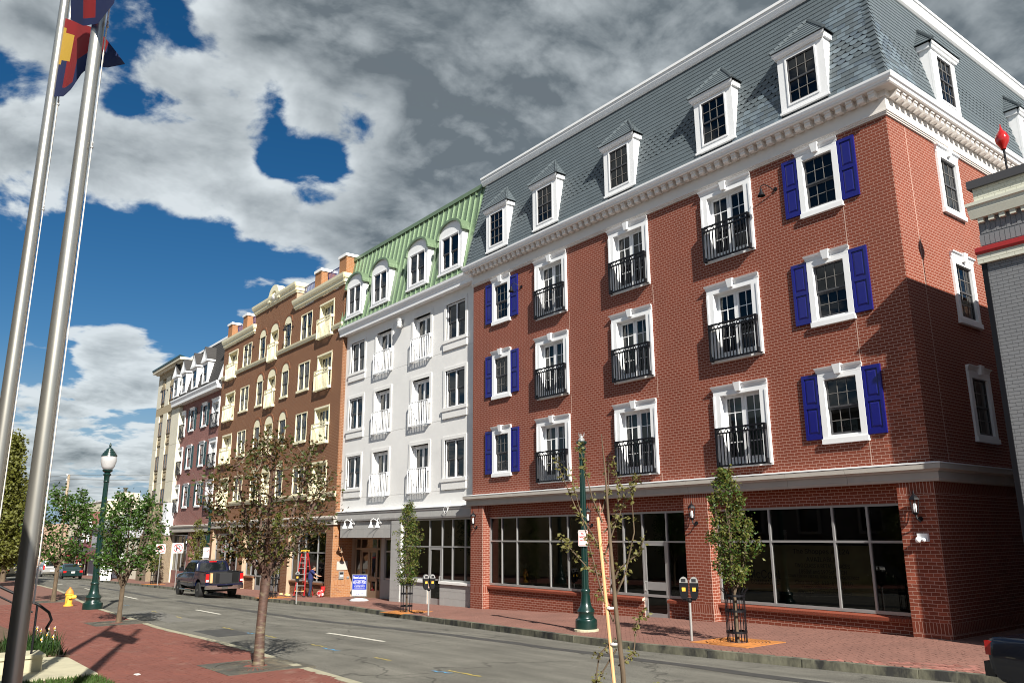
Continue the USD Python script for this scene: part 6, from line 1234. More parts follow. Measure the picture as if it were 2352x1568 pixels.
# parking meters
def meter(x, y, lab, double, rot):
    z = float(gz(x)); t = thing('parking_meter', lab, 'parking meter', (x, y, z), rot); obj('post', MB().bar((0, 0, -.1), (0, 0, .86), .03, 10), 'galv', t)
    xs_ = (-.115, .115) if double else (0,)
    if double: obj('yoke', MB().lathe([(.05, .82), (.06, .86), (.05, .9)], (0, 0, 0), 10).box(-.15, .15, -.04, .04, .86, .91), 'black', t)
    for q in xs_:
        prof = [(-.055, .89), (.055, .89), (.085, .98), (.10, 1.20), (.095, 1.24), (-.095, 1.24), (-.10, 1.20), (-.085, .98)]; h = obj('meter_head', MB().py([(q+a, b) for a, b in prof], -.07, .07), 'black', t)
        th = np.linspace(0, pi, 11); obj('meter_dome', MB().py([(q+.095*math.cos(k), 1.242+.13*math.sin(k)) for k in th], -.075, .075), 'galv', h); obj('display', MB().box(q-.05, q+.05, -.082, -.076, 1.26, 1.33), 'signblack', h); obj('label', MB().box(q-.04, q+.04, -.076, -.071, 1.06, 1.14), 'yellow', h)
meter(-3.9, -3.95, 'double headed black parking meter before the red building', True, math.radians(38)); meter(-16.3, -3.15, 'double headed black parking meter right of the white building tree guard', True, math.radians(75)); meter(-28.6, -2.75, 'parking meter in front of the stepladder', False, math.radians(62)); meter(-86, -1.75, 'far parking meter beside the dark green sedan', False, math.radians(70))
# hydrant
hx, hy = -30.45, -12.0; hz = float(gz(hx))+.25; t = thing('fire_hydrant', 'yellow fire hydrant with orange worn cap on the near pavement', 'hydrant', (hx, hy, hz))
obj('barrel', MB().lathe([(.19, 0), (.19, .04), (.14, .06), (.14, .42), (.17, .44), (.17, .49), (.15, .50)], (hx, hy, hz), 18), 'yellow', t, smooth=35); obj('bonnet', MB().lathe([(.155, .50), (.15, .56), (.10, .65), (.05, .69), (.045, .74), (.0, .75)], (hx, hy, hz), 16), M('orange_worn', (.62, .22, .04), .6, var=.2, vs=12), t, smooth=40)
obj('pumper_cap', MB().cyl((hx+.08, hy+.15, hz+.36), .085, .16, 'y', 12).cyl((hx+.08, hy+.15, hz+.36), .03, .22, 'y', 6), 'yellow', t)
for d_ in (-1, 1): obj('side_cap', MB().cyl((hx+d_*.17, hy, hz+.36), .06, .12, 'x', 10), 'yellow', t)
obj('chain', MB().tube([(hx+.12, hy-.08, hz+.36), (hx+.15, hy-.10, hz+.22), (hx+.12, hy-.09, hz+.14)], .01, 5), 'rust', t)
# ---------------------------------------------------------------- flagpoles, flags
def fpole(x, y, lab):
    z = float(gz(x))+.25; t = thing('flagpole', lab, 'flagpole', (x, y, z)); obj('shaft', MB().tube([(x, y, z), (x, y, z+4), (x, y, z+8.5), (x, y, z+10.5)], [.088, .083, .066, .055], 24), 'pole', t, smooth=50)
    obj('base_collar', MB().lathe([(.16, 0), (.15, .05), (.10, .09)], (x, y, z), 20), 'pole', t); obj('finial_ball', MB().ball((x, y, z+10.58), .09, 2), 'pole', t)
    rx, ry_ = x+Rv[0]*.11, y+Rv[1]*.11; obj('halyard', MB().tube([(rx, ry_, z+1.4), (rx+.01, ry_, z+5), (rx-Rv[0]*.02, ry_-Rv[1]*.02, z+10.3)], .006, 5).tube([(rx-.025, ry_+.01, z+1.4), (rx-.02, ry_, z+5), (rx-Rv[0]*.03, ry_, z+10.3)], .006, 5), 'rope', t)
    for q in (6.35, 7.9, 9.2): obj('snap_hook', MB().ring((rx, ry_, z+q), .015, .03, .012, 'y', 8).ball((rx, ry_, z+q-.04), .018, 1), 'galv', t)
    return t
fpole(-3.084, -17.672, 'metal flagpole further back at far left, carrying the red and blue flag'); fpole(-.837, -17.511, 'nearer thick metal flagpole at left')
def cloth(grid, mat_fn, name, label, base):
    """grid (n,k,3) of cloth points; panels of one colour become parts"""
    n, k = grid.shape[:2]; t = thing(name, label, 'flag', base); panels = {}
    for i in range(n-1):
        for j in range(k-1): panels.setdefault(mat_fn((i+.5)/(n-1), (j+.5)/(k-1)), []).append((i, j))
    for mt, cells in panels.items():
        mb = MB()
        for i, j in cells:
            q = [grid[i,j], grid[i+1,j], grid[i+1,j+1], grid[i,j+1]]; mb.add(q, [(0,1,2),(0,2,3)])
        V, F = mb.arrays(); tm = trimesh.Trimesh(V, F, process=True, merge_tex=True, merge_norm=True); obj(mt+'_panel', tm, 'flag_'+mt, t, smooth=True)
    return t
m['flag_blue'] = M('flag_blue', (.006, .014, .065), .8, transl=.3); m['flag_red'] = M('flag_red', (.20, .008, .010), .8, transl=.35); m['flag_yellow'] = M('flag_yellow', (.42, .26, .03), .8, transl=.3)
def unproj(px, py, dist):   # used only for the two flags' outlines: metres from the pole line
    d = _f+_r*(px-1176)/1831-_u*(py-784)/1831; return np.array([CX, CY, CZ])+d*dist/math.hypot(d[0], d[1])
def flag(pts_top, pts_bot, d0, d1, n=26, k=18, amp=.07):
    T = np.array(pts_top, float); B = np.array(pts_bot, float); G = np.zeros((n, k, 3))
    for i in range(n):
        u = i/(n-1); f = lambda P: np.array([np.interp(u, np.linspace(0, 1, len(P)), P[:,0]), np.interp(u, np.linspace(0, 1, len(P)), P[:,1])]); a, b = f(T), f(B)
        for j in range(k):
            v = j/(k-1); q = a+(b-a)*v; G[i,j] = unproj(q[0], q[1], d0+(d1-d0)*u+amp*math.sin(u*9+v*2.2)*min(1, u*4))
    return G
def f1(u, v):
    if u < .16 and .12 < v < .62 and abs(v-.36) < .27-.9*u*(1+.5*math.sin(v*60)): return 'yellow'
    if v < .52 and u < .72: return 'red'
    if u < .34 and .52 <= v < .86 and u > .13: return 'red'
    return 'blue'
cloth(flag([(150, 42), (178, 52), (196, 58), (222, 66), (242, 88), (266, 118), (287, 147)], [(122, 222), (146, 222), (164, 205), (190, 166), (220, 152), (246, 156), (287, 148)], 11.72, 10.2), f1, 'flag', 'drooping red and blue flag with yellow sunburst on the further flagpole', (-3.0, -17.6, 8.5))
def f2(u, v): return 'red' if .32 < u < .62 and .42 < v < .97 else 'blue'
cloth(flag([(158, -230), (195, -225), (236, -200), (290, -150)], [(163, 46), (192, 60), (225, 55), (262, 8)], 10.0, 8.9, amp=.05), f2, 'flag', 'blue flag with red block hanging at the top edge behind nearer flagpole', (-.8, -17.4, 8.6))
# ---------------------------------------------------------------- steps, handrail, flowers, dark corner at the lower left
st = thing('stone_step_block', 'pale stone block carrying the handrail foot at lower left', 'step block', (-7.5, -16.6, .1)); obj('block', MB().box(-7.75, -7.12, -17.5, -16.30, float(ngz(-7.5))-.2, .36), 'concrete', st); obj('cap', MB().box(-7.78, -7.09, -17.53, -16.27, .36, .41), 'concrete', st)
hr = thing('handrail', 'black iron stair handrail curling down at its lower end', 'handrail', (-7.4, -16.5, .43)); mb = MB()
mb.tube([(-7.9, -19.0, 2.55), (-7.55, -17.6, 1.80), (-7.33, -16.6, 1.27), (-7.30, -16.42, 1.17), (-7.27, -16.27, 1.05), (-7.27, -16.22, .93), (-7.28, -16.28, .80), (-7.29, -16.25, .74)], .022, 8); obj('top_rail', mb, 'black', hr); obj('lower_rail', MB().tube([(-7.9, -19.0, 2.40), (-7.55, -17.6, 1.66), (-7.33, -16.5, 1.06)], .016, 6), 'black', hr)
for a in ((-7.31, -16.45, 1.2), (-7.42, -17.05, 1.5), (-7.55, -17.6, 1.78)): obj('post', MB().bar((a[0], a[1], .40), a, .018, 6), 'black', hr)
def clump(cx, cy, n, R):
    a = rng.uniform(0, 2*pi, n); r = R*np.sqrt(rng.uniform(0, 1, n)); return np.column_stack([cx+r*np.cos(a), cy+r*np.sin(a)])
df = thing('daffodil_clump', 'clump of white daffodils with long green leaves beside the handrail', 'flowers', (-10.2, -15.95, .05)); obj('leaves', blades(np.vstack([clump(-10.2, -15.95, 420, .42), clump(-10.9, -16.05, 300, .4)]), .42, .022, .0, .55), M('daffodil_leaf', (.035, .085, .018), .5, isl=.3, transl=.2), df)
for x, y, h_ in ((-10.0, -15.7, .50), (-10.35, -15.75, .46), (-9.75, -15.75, .36), (-10.7, -15.9, .48), (-10.3, -16.0, .52), (-10.9, -15.8, .42), (-9.7, -15.95, .33), (-10.1, -15.8, .38)):
    z = float(ngz(x))+h_; f = obj('flower', MB().bar((x, y, z-h_), (x+.04, y, z), .006, 4), 'leaf_green', df); mb = MB()
    for k in range(6): a = 2*pi*k/6; mb.add([(x+.04, y, z), (x+.04+.03*math.cos(a-.4), y-.02, z+.03*math.sin(a-.4)), (x+.04+.055*math.cos(a), y-.01, z+.055*math.sin(a)), (x+.04+.03*math.cos(a+.4), y-.02, z+.03*math.sin(a+.4))], [(0,1,2),(0,2,3)])
    obj('petals', mb, 'signwhite', f); obj('trumpet', MB().lathe([(.012, 0), (.02, .03)], (0, 0, 0), 8).move(lambda V: np.column_stack([V[:,0]+x+.045, -V[:,2]+y-.01, V[:,1]+z])), 'yellow', f)
obj('bed_plants', blades(np.column_stack([rng.uniform(-13.5, -9.4, 1600), rng.uniform(-16.9, -15.55, 1600)]), .16, .03, 0, .9), 'leaf_dark', label='low dark ground plants in the bed behind the daffodils', cat='plants', kind='stuff')
# the porch behind and left of the camera, whose shade falls on the lower left corner
pb = thing('stone_porch_building', 'dark stone porch building behind the camera that shades the lower left corner', 'building', (2.5, -22, .3)); obj('wall', MB().box(.6, 4.8, -26, -18.82, -.3, 5.0).box(4.8, 16, -28, -20.6, -.3, 7.2), M('porch_stone', (.22, .20, .17), .9, var=.1), pb); obj('cornice', MB().box(.5, 4.9, -26.1, -18.80, 5.0, 5.2).box(4.95, 16.1, -28.1, -20.5, 7.2, 7.5), 'stone', pb)
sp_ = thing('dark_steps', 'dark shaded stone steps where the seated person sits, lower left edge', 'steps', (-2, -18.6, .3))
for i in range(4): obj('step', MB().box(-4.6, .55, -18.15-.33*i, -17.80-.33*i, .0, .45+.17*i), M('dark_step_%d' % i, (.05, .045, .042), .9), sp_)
# litter
lt = obj('paper_scrap', MB().poly([(-5.72, -15.15), (-5.62, -15.14), (-5.60, -15.20), (-5.70, -15.22)], lambda u, v, w: (u, v, float(ngz(u))+.002+.012*w), 0, 1), 'signwhite', label='small white paper scrap on red pavement near the flag shadow', cat='litter')
# ---------------------------------------------------------------- vehicles (built heading +x, rear at x = 0, on z = 0)
def loft(mb, st):   # st: list of (x, [(y,z)...]) closed rings with equal counts
    n = len(st[0][1]); V = [(x, y, z) for x, ring in st for y, z in ring]; F = []
    for i in range(len(st)-1):
        for j in range(n): k = (j+1) % n; a, b = i*n+j, i*n+k; F += [(a, a+n, b+n), (a, b+n, b)]
    c0, c1 = np.mean(V[:n], 0), np.mean(V[-n:], 0); V += [tuple(c0), tuple(c1)]
    for j in range(n): k = (j+1) % n; F += [(len(V)-2, j, k), (len(V)-1, (len(st)-1)*n+k, (len(st)-1)*n+j)]
    return mb.add(V, F)
def ring_low(w, zb, zm, zt, t=.93): return [(-w*.86, zb), (-w*.99, zb+.07), (-w, zm), (-w*.985, zt-.06), (-w*t, zt), (w*t, zt), (w*.985, zt-.06), (w, zm), (w*.99, zb+.07), (w*.86, zb)]
def ring_top(w0, z0, w1, z1): return [(-w0, z0), (-(w0*.35+w1*.65), z0+(z1-z0)*.7), (-w1*.93, z1-.02), (-w1*.72, z1), (w1*.72, z1), (w1*.93, z1-.02), (w0*.35+w1*.65, z0+(z1-z0)*.7), (w0, z0)]
def wheel(t, x, y, r, w, side):
    g = obj('wheel', MB().lathe([(r*.62, -w/2), (r*.94, -w/2), (r, -w/2+.03), (r, w/2-.03), (r*.94, w/2), (r*.62, w/2)], (0, 0, 0), 24).move(lambda V: np.column_stack([V[:,0]+x, V[:,2]+y, V[:,1]+r])), 'tyre', t, smooth=40)
    mb = MB().cyl((x, y+side*(w/2-.05), r), r*.62, .03, 'y', 20).cyl((x, y+side*(w/2-.02), r), r*.16, .05, 'y', 12)
    for k in range(5):
        a = 2*pi*k/5; c, s_ = math.cos(a), math.sin(a); yy = y+side*(w/2-.015); mb.add([(x+.1*r*s_, yy, r-.1*r*c), (x+r*.6*c+.12*r*s_, yy, r+r*.6*s_-.12*r*c), (x+r*.6*c-.12*r*s_, yy, r+r*.6*s_+.12*r*c), (x-.1*r*s_, yy, r+.1*r*c)], [(0,1,2),(0,2,3)])
    obj('rim', mb, 'chrome', g)
def sidewin(t, pts, w0, w1, z0, z1, off=.006):   # pts in (x,z) on both sides following the greenhouse slope
    for sg in (-1, 1):
        yy = lambda z: sg*(w0+(w1-w0)*(z-z0)/(z1-z0)+off); obj('side_window', MB().add([(x, yy(z), z) for x, z in pts], [(0, i, i+1) for i in range(1, len(pts)-1)]), 'carglass', t)
def sedan(name, label, cat, loc, rot, paint, L=4.7, W=.90, suv=False):
    t = thing(name, label, cat, loc, rot)
    if suv: zt, roof, xr, xf, r = .98, 1.72, .05, 3.15, .36
    else: zt, roof, xr, xf, r = .88, 1.42, .75, 3.35, .32
    low = [(0, ring_low(W*.90, .42, .62, zt-.04)), (.12, ring_low(W*.97, .30, .60, zt)), (.8, ring_low(W, .22, .58, zt+.02)), (2.4, ring_low(W, .20, .56, zt)), (3.6, ring_low(W*.99, .22, .55, zt-.04)), (L-.25, ring_low(W*.93, .28, .52, zt-.17)), (L, ring_low(W*.80, .36, .50, zt-.28))]
    b = obj('body', loft(MB(), low), paint, t, smooth=40)
    top = [(xr, ring_top(W*.88, zt-.01, W*.86, zt+.03)), (xr+(.18 if suv else .62), ring_top(W*.89, zt-.01, W*.70, roof-.05)), (xr+(.5 if suv else 1.0), ring_top(W*.9, zt-.01, W*.72, roof)), (xf-.75, ring_top(W*.9, zt-.02, W*.72, roof)), (xf, ring_top(W*.86, zt-.04, W*.84, zt))]
    obj('cabin', loft(MB(), top), paint, t, smooth=40)
    x0, x1 = (xr+.03, xr+.16) if suv else (xr+.06, xr+.56); nx = -.02
    obj('rear_window', MB().add([(x0+nx, -W*.66, zt+.05), (x0+nx, W*.66, zt+.05), (x1+nx, W*.58, roof-.10), (x1+nx, -W*.58, roof-.10)], [(0,2,1),(0,3,2)]), 'carglass', t)
    obj('windscreen', MB().add([(xf-.02, -W*.74, zt+.03), (xf-.02, W*.74, zt+.03), (xf-.68, W*.60, roof-.06), (xf-.68, -W*.60, roof-.06)], [(0,1,2),(0,2,3)]), 'carglass', t)
    sidewin(t, [(xr+(.30 if suv else .85), zt+.04), (xf-.30, zt+.04), (xf-.85, roof-.12), (xr+(.42 if suv else 1.2), roof-.12)], W*.9, W*.72, zt, roof, .004)
    for sg in (-1, 1):
        obj('tail_light', MB().box(-.03, .10, sg*W*.78-.13, sg*W*.78+.13, zt-.24, zt-.06) if not suv else MB().box(-.03, .10, sg*W*.82-.07, sg*W*.82+.07, zt-.18, zt+.28), 'taillight', t)
        obj('mirror', MB().ball((xf-.55, sg*(W+.10), zt+.08), .09, 1, (.7, 1.1, .8)), paint, t)
    obj('bumper', MB().box(-.08, .06, -W*.90, W*.90, .36, .55), paint if not suv else 'iron', t); obj('licence_plate', MB().box(-.095, -.08, -.16, .16, .60, .74), 'signwhite', t)
    for x in (.85, L-.85):
        for sg in (-1, 1): wheel(t, x, sg*(W-.10), r, .21, sg)
    return t
def paint(name, c, metal=.3, rough=.25): m[name] = M(name, c, rough, metal=metal, coat=.8); return name
def place(x, y, head): return (x, y, float(rz(x, y)))
sedan('parked_sedan', 'dark green sedan parked at the far kerb, seen from behind', 'car', place(-79.4, -3.5, 0), pi, paint('green_car_paint', (.008, .03, .03)))
sedan('parked_suv', 'silver SUV parked beyond the dark green sedan', 'car', place(-91.5, -3.45, 0), pi, paint('silver_car_paint', (.50, .50, .50), .5), L=4.8, W=.95, suv=True)
sedan('gold_suv', 'pale gold SUV in the near lane behind the flagpoles', 'car', place(-81.2, -7.9, 0), pi, paint('gold_car_paint', (.42, .36, .24), .4), L=4.6, W=.93, suv=True)
sedan('dark_car', 'dark car cut off by the right edge of the picture, only its rear lamp clear', 'car', place(3.55, -5.65, 0), math.radians(-8), paint('black_car_paint', (.006, .008, .016)), L=4.8, W=.92)
# pickup
tk = thing('pickup_truck', 'dark blue pickup truck with tailgate down, parked at the far kerb', 'pickup truck', (-35.35, -3.88, float(rz(-36.5, -4.2))), math.radians(180.5)); pt = paint('navy_truck_paint', (.003, .006, .026), .0, .2)
W = 1.0
b = MB(); loft(b, [(1.98, ring_low(W*.98, .62, .9, 1.27)), (2.1, ring_low(W, .50, .88, 1.28)), (3.4, ring_low(W, .48, .86, 1.26)), (4.3, ring_low(W*.99, .52, .86, 1.20)), (5.3, ring_low(W*.95, .55, .84, 1.12)), (5.62, ring_low(W*.86, .58, .82, 1.02))]); obj('cab_body', b, pt, tk, smooth=40)
b = MB()
for sg in (-1, 1):
    P = [(.10, .62), (.10, 1.33), (1.99, 1.36), (1.99, .55)]; th = np.linspace(0, pi, 11); arch = [(1.28+.50*math.cos(t), .60+.36*math.sin(t)+.02) for t in th]
    b.py([(.10, .62), (.78, .62)]+arch[::-1][1:-1]+[(1.78, .60), (1.98, .60), (1.98, 1.34), (.10, 1.31)], min(sg*W*.985, sg*W*.80), max(sg*W*.985, sg*W*.80))
obj('bed_sides', b.box(1.94, 1.985, -.795, .795, .62, 1.33), pt, tk)
obj('bed_liner', MB().box(.12, 1.93, -.79, .79, .66, .72).box(.12, 1.93, -.795, -.765, .72, 1.30).box(.12, 1.93, .765, .795, .72, 1.30).box(1.90, 1.935, -.76, .76, .72, 1.30), 'tyre', tk); lb = obj('bed_lip', MB().box(.08, 1.98, -.99, -.78, 1.335, 1.36).box(.08, 1.98, .78, .99, 1.335, 1.36), 'black', tk)
obj('tailgate', MB().box(-.50, .10, -.80, .80, .70, .77), pt, tk); tg = obj('tailgate_liner', MB().box(-.50, .10, -.78, .78, .773, .785), 'tyre', tk)
for i in range(8): obj('rib', MB().box(-.45, .05, -.70+.2*i-.03, -.70+.2*i+.03, .785, .80), 'tyre', tg)
obj('cargo_crate', MB().box(1.0, 1.6, -.72, -.05, .73, 1.24).box(1.65, 1.85, .05, .7, .73, 1.22), 'inside', tk); obj('lumber', MB().box(.15, 1.2, .60, .72, .80, 1.28), 'wood', tk)
obj('cab_roof', loft(MB(), [(1.99, ring_top(W*.93, 1.26, W*.90, 1.29)), (2.14, ring_top(W*.93, 1.26, W*.78, 1.86)), (2.4, ring_top(W*.93, 1.26, W*.79, 1.92)), (3.5, ring_top(W*.93, 1.24, W*.78, 1.91)), (3.75, ring_top(W*.93, 1.22, W*.77, 1.83)), (4.35, ring_top(W*.91, 1.18, W*.89, 1.22))]), pt, tk, smooth=40)
obj('rear_window', MB().add([(2.0, -.74, 1.36), (2.0, .74, 1.36), (2.11, .66, 1.76), (2.11, -.66, 1.76)], [(0,2,1),(0,3,2)]), 'carglass', tk); obj('brake_light', MB().box(2.10, 2.17, -.20, .20, 1.80, 1.86), 'taillight', tk)
sidewin(tk, [(2.28, 1.32), (2.98, 1.32), (2.98, 1.80), (2.36, 1.80)], W*.93, W*.78, 1.26, 1.9, .02); sidewin(tk, [(3.04, 1.32), (4.05, 1.30), (3.62, 1.78), (3.04, 1.80)], W*.93, W*.78, 1.26, 1.9, .02)
obj('windscreen', MB().add([(4.34, -.80, 1.24), (4.34, .80, 1.24), (3.80, .68, 1.80), (3.80, -.68, 1.80)], [(0,1,2),(0,2,3)]), 'carglass', tk)
for sg in (-1, 1):
    tl = obj('tail_light', MB().box(.06, .14, sg*.90-.085, sg*.90+.085, .84, 1.26), 'taillight', tk); obj('reverse_lens', MB().box(.05, .06, sg*.90-.07, sg*.90+.07, .86, .96), 'signwhite', tl)
    obj('mirror', MB().box(3.72, 3.84, sg*1.03 if sg > 0 else -1.27, sg*1.27 if sg > 0 else -1.03, 1.30, 1.52), 'black', tk); obj('side_step', MB().tube([(2.2, sg*1.02, .36), (4.2, sg*1.02, .36)], .045, 8), 'chrome', tk); obj('trim_strip', MB().box(2.15, 4.3, min(sg*1.0, sg*1.012), max(sg*1.0, sg*1.012), .74, .77), 'chrome', tk); obj('door_handle', MB().box(3.1, 3.3, min(sg*.995, sg*1.02), max(sg*.995, sg*1.02), 1.10, 1.14), 'chrome', tk); obj('door_gap', MB().box(3.005, 3.018, min(sg*.995, sg*1.003), max(sg*.995, sg*1.003), .6, 1.24), 'tyre', tk)
    for x in (1.28, 4.72): wheel(tk, x, sg*.86, .40, .27, sg)
obj('bumper', MB().px([(-.98, .48), (.98, .48), (.98, .68), (.45, .70), (.38, .60), (-.38, .60), (-.45, .70), (-.98, .68)], -.05, .14), 'chrome', tk); obj('licence_plate', MB().box(-.065, -.052, -.16, .16, .50, .60), 'signwhite', tk); obj('chassis', MB().box(.3, 5.3, -.55, .55, .34, .6), 'tyre', tk); obj('bumper_step', MB().box(-.06, .15, -.36, .36, .60, .66), 'tyre', tk)
# ---------------------------------------------------------------- people
def body(chains, smooth_n=6, edge=.03):
    parts = []
    for ch in chains:
        for (p, r), (q, s) in zip(ch[:-1], ch[1:]): parts.append(manifold3d.Manifold.hull_points(np.vstack([np.array(trimesh.creation.icosphere(2, r).vertices)+p, np.array(trimesh.creation.icosphere(2, s).vertices)+q])))
    mm = manifold3d.Manifold.batch_boolean(parts, manifold3d.OpType.Add).refine_to_length(edge).to_mesh(); t = trimesh.Trimesh(mm.vert_properties[:,:3], mm.tri_verts, process=True)
    trimesh.smoothing.filter_taubin(t, iterations=smooth_n); return t
def P3(a): return np.array(a, float)
def person(loc, rot, label, J, top, bottom, hair, shirt_sleeve=.5, scale=1.0):
    """J: joints in local metres, facing +y; returns the thing with body, shirt, trousers, hair and shoes"""
    t = thing('person', label, 'person', loc, rot); J = {k: P3(v)*scale for k, v in J.items()}; s = scale
    def arm(sd):
        sh, el, wr, fi = J['sh'+sd], J['el'+sd], J['wr'+sd], J['fi'+sd]; ch = [[(sh, .055*s), (el, .042*s), (wr, .030*s)], [(wr, .032*s), (wr+(fi-wr)*.5, .036*s)]]; d = (fi-wr)/np.linalg.norm(fi-wr); side = np.cross(d, [0, 0, 1.0]); side /= np.linalg.norm(side)+1e-9; pm = wr+(fi-wr)*.45
        for k, (o, l) in enumerate(((-.028, .075), (-.01, .09), (.01, .085), (.027, .068))): a = pm+side*o*s; ch.append([(a, .011*s), (a+d*l*.55*s, .009*s), (a+d*l*s-np.array([0, 0, .015*s]), .008*s)])
        ch.append([(wr+d*.02*s-side*.03*s, .013*s), (wr+d*.06*s-side*.055*s, .010*s)]); return ch
    hd, nk_ = J['head'], J['neck']; fw = J.get('face', P3((0, 1, 0))); fw = fw/np.linalg.norm(fw); rt_ = np.cross(fw, [0, 0, 1.0])
    ch = [[(J['pel'], .14*s), (J['chest'], .15*s), (nk_, .06*s)], [(nk_, .055*s), (hd-np.array([0, 0, .05*s]), .06*s)], [(J['shl'], .07*s), (J['shr'], .07*s)], [(hd, .088*s), (hd+np.array([0, 0, .045*s])-fw*.015*s, .085*s)], [(hd+fw*.05*s-np.array([0, 0, .07*s]), .045*s), (hd, .07*s)], [(hd+fw*.085*s-np.array([0, 0, .005*s]), .012*s), (hd+fw*.105*s-np.array([0, 0, .03*s]), .014*s)]]
    for q in (-1, 1): ch.append([(hd+rt_*q*.085*s-np.array([0, 0, .01*s]), .02*s), (hd+rt_*q*.09*s+np.array([0, 0, .02*s]), .018*s)])
    for sd in 'lr': ch += arm(sd)+[[(J['hip'+sd], .085*s), (J['kn'+sd], .058*s), (J['an'+sd], .04*s)]]
    obj('body', body(ch, 5, .025*s), 'skin', t, smooth=True)
    o = .018*s; ch = [[(J['pel'], .155*s), (J['chest'], .165*s), (nk_-np.array([0, 0, .04*s]), .085*s)], [(J['shl'], .083*s), (J['shr'], .083*s)]]
    for sd in 'lr': e = J['sh'+sd]+(J['el'+sd]-J['sh'+sd])*shirt_sleeve*1.6 if shirt_sleeve < 1 else J['wr'+sd]; ch += [[(J['sh'+sd], .075*s), (J['el'+sd], .062*s), (e, .045*s)]] if shirt_sleeve >= 1 else [[(J['sh'+sd], .076*s), (e, .066*s)]]
    obj('shirt', body(ch, 5, .03*s), top, t, smooth=True)
    ch = [[(J['pel']+np.array([0, 0, .03*s]), .158*s), (J['pel']-np.array([0, 0, .05*s]), .150*s)]]
    for sd in 'lr': ch.append([(J['hip'+sd], .105*s), (J['kn'+sd], .078*s), (J['an'+sd]+np.array([0, 0, .03*s]), .062*s)])
    obj('trousers', body(ch, 4, .03*s), bottom, t, smooth=True)
    for sd in 'lr': a = J['an'+sd]; tdir = J.get('toe', P3((0, 1, 0))); obj('shoe', body([[(a-np.array([0, 0, .03*s]), .05*s), (a+tdir*.15*s-np.array([0, 0, .045*s]), .038*s)]], 3, .03*s), 'hair', t, smooth=True)
    if hair: obj('hair', body([[(hd+np.array([0, 0, .055*s])-fw*.02*s, .09*s), (hd+np.array([0, 0, .02*s])-fw*.035*s, .085*s)]], 3, .025*s), 'hair', t, smooth=True)
    for q in (-1, 1): obj('eye', MB().ball(hd+fw*.083*s+rt_*q*.032*s+np.array([0, 0, .01*s]), .012*s, 1), 'signwhite', t)
    return t
ST = dict(pel=(0, 0, .92), chest=(0, .03, 1.25), neck=(0, .10, 1.45), head=(0, .17, 1.53), face=(0, .8, -.6), shl=(-.18, .04, 1.38), shr=(.18, .04, 1.38), ell=(-.25, .10, 1.12), wrl=(-.20, .30, .98), fil=(-.17, .44, .98), elr=(.34, .20, 1.24), wrr=(.44, .40, 1.12), fir=(.48, .54, 1.12), hipl=(-.09, 0, .90), hipr=(.09, 0, .90), knl=(-.12, .05, .49), knr=(.11, .02, .49), anl=(-.12, -.03, .09), anr=(.12, -.05, .09))
mx, my = -31.9, -.62
person((mx, my, float(gz(mx))), math.radians(-18), 'man in navy T-shirt and jeans, back turned, working at the window by stepladder', ST, 'navy', 'jeans', True, .5, .93)
SIT = dict(pel=(0, 0, .14), chest=(0, .06, .46), neck=(0, .12, .66), head=(0, .18, .80), face=(0, 1, -.1), shl=(-.19, .06, .58), shr=(.19, .06, .58), ell=(-.27, .18, .33), wrl=(-.14, .38, .25), fil=(-.06, .5, .22), elr=(.27, .18, .33), wrr=(.14, .38, .25), fir=(.06, .5, .22), hipl=(-.1, .05, .12), hipr=(.1, .05, .12), knl=(-.14, .48, .16), knr=(.14, .48, .16), anl=(-.14, .52, -.25), anr=(.14, .52, -.25))
person((-2.15, -18.42, .80), math.radians(40), 'person in dark clothes sitting in shade on the steps at left edge', SIT, 'black', 'black', True, 1.0)
# ---------------------------------------------------------------- ladder and the man's things
lx, ly = -32.55, -.72; lz = float(gz(lx)); t = thing('stepladder', 'red fibreglass stepladder with yellow top beside the man in navy', 'ladder', (lx, ly, lz), math.radians(38)); m['ladder_red'] = M('ladder_red', (.36, .02, .02), .5)
TZ = 2.28
for sg in (-1, 1):
    obj('front_rail', MB().hexa([(sg*.30-.02, -.42, 0), (sg*.30+.02, -.42, 0), (sg*.30+.02, -.36, 0), (sg*.30-.02, -.36, 0)], [(sg*.15-.02, -.04, TZ), (sg*.15+.02, -.04, TZ), (sg*.15+.02, .02, TZ), (sg*.15-.02, .02, TZ)]), 'ladder_red', t)
    obj('rear_rail', MB().hexa([(sg*.28-.015, .58, 0), (sg*.28+.015, .58, 0), (sg*.28+.015, .63, 0), (sg*.28-.015, .63, 0)], [(sg*.15-.015, .05, TZ-.05), (sg*.15+.015, .05, TZ-.05), (sg*.15+.015, .10, TZ-.05), (sg*.15-.015, .10, TZ-.05)]), 'ladder_red', t)
    obj('foot', MB().box(sg*.30-.04, sg*.30+.04, -.45, -.33, 0, .07), 'tyre', t); obj('brace', MB().bar((sg*.29, -.34, .32), (sg*.10, -.33, .30), .02, 5), 'yellow', t)
for i in range(1, 8): z = TZ*i/8; w_ = .29-.15*i/8; yy = -.40+.38*i/8; obj('tread', MB().box(-w_, w_, yy-.03, yy+.06, z-.015, z+.015), 'galv', t)
for i in range(1, 6): z = TZ*i/6; w_ = .27-.12*i/6; yy = .60-.52*i/6; obj('rear_bar', MB().box(-w_, w_, yy-.01, yy+.02, z-.012, z+.012), 'galv', t)
obj('top_cap', MB().box(-.20, .20, -.08, .14, TZ, TZ+.08), 'yellow', t); obj('spreader', MB().bar((.24, -.25, .9), (.22, .40, .9), .012, 5).bar((-.24, -.25, .9), (-.22, .40, .9), .012, 5), 'galv', t)
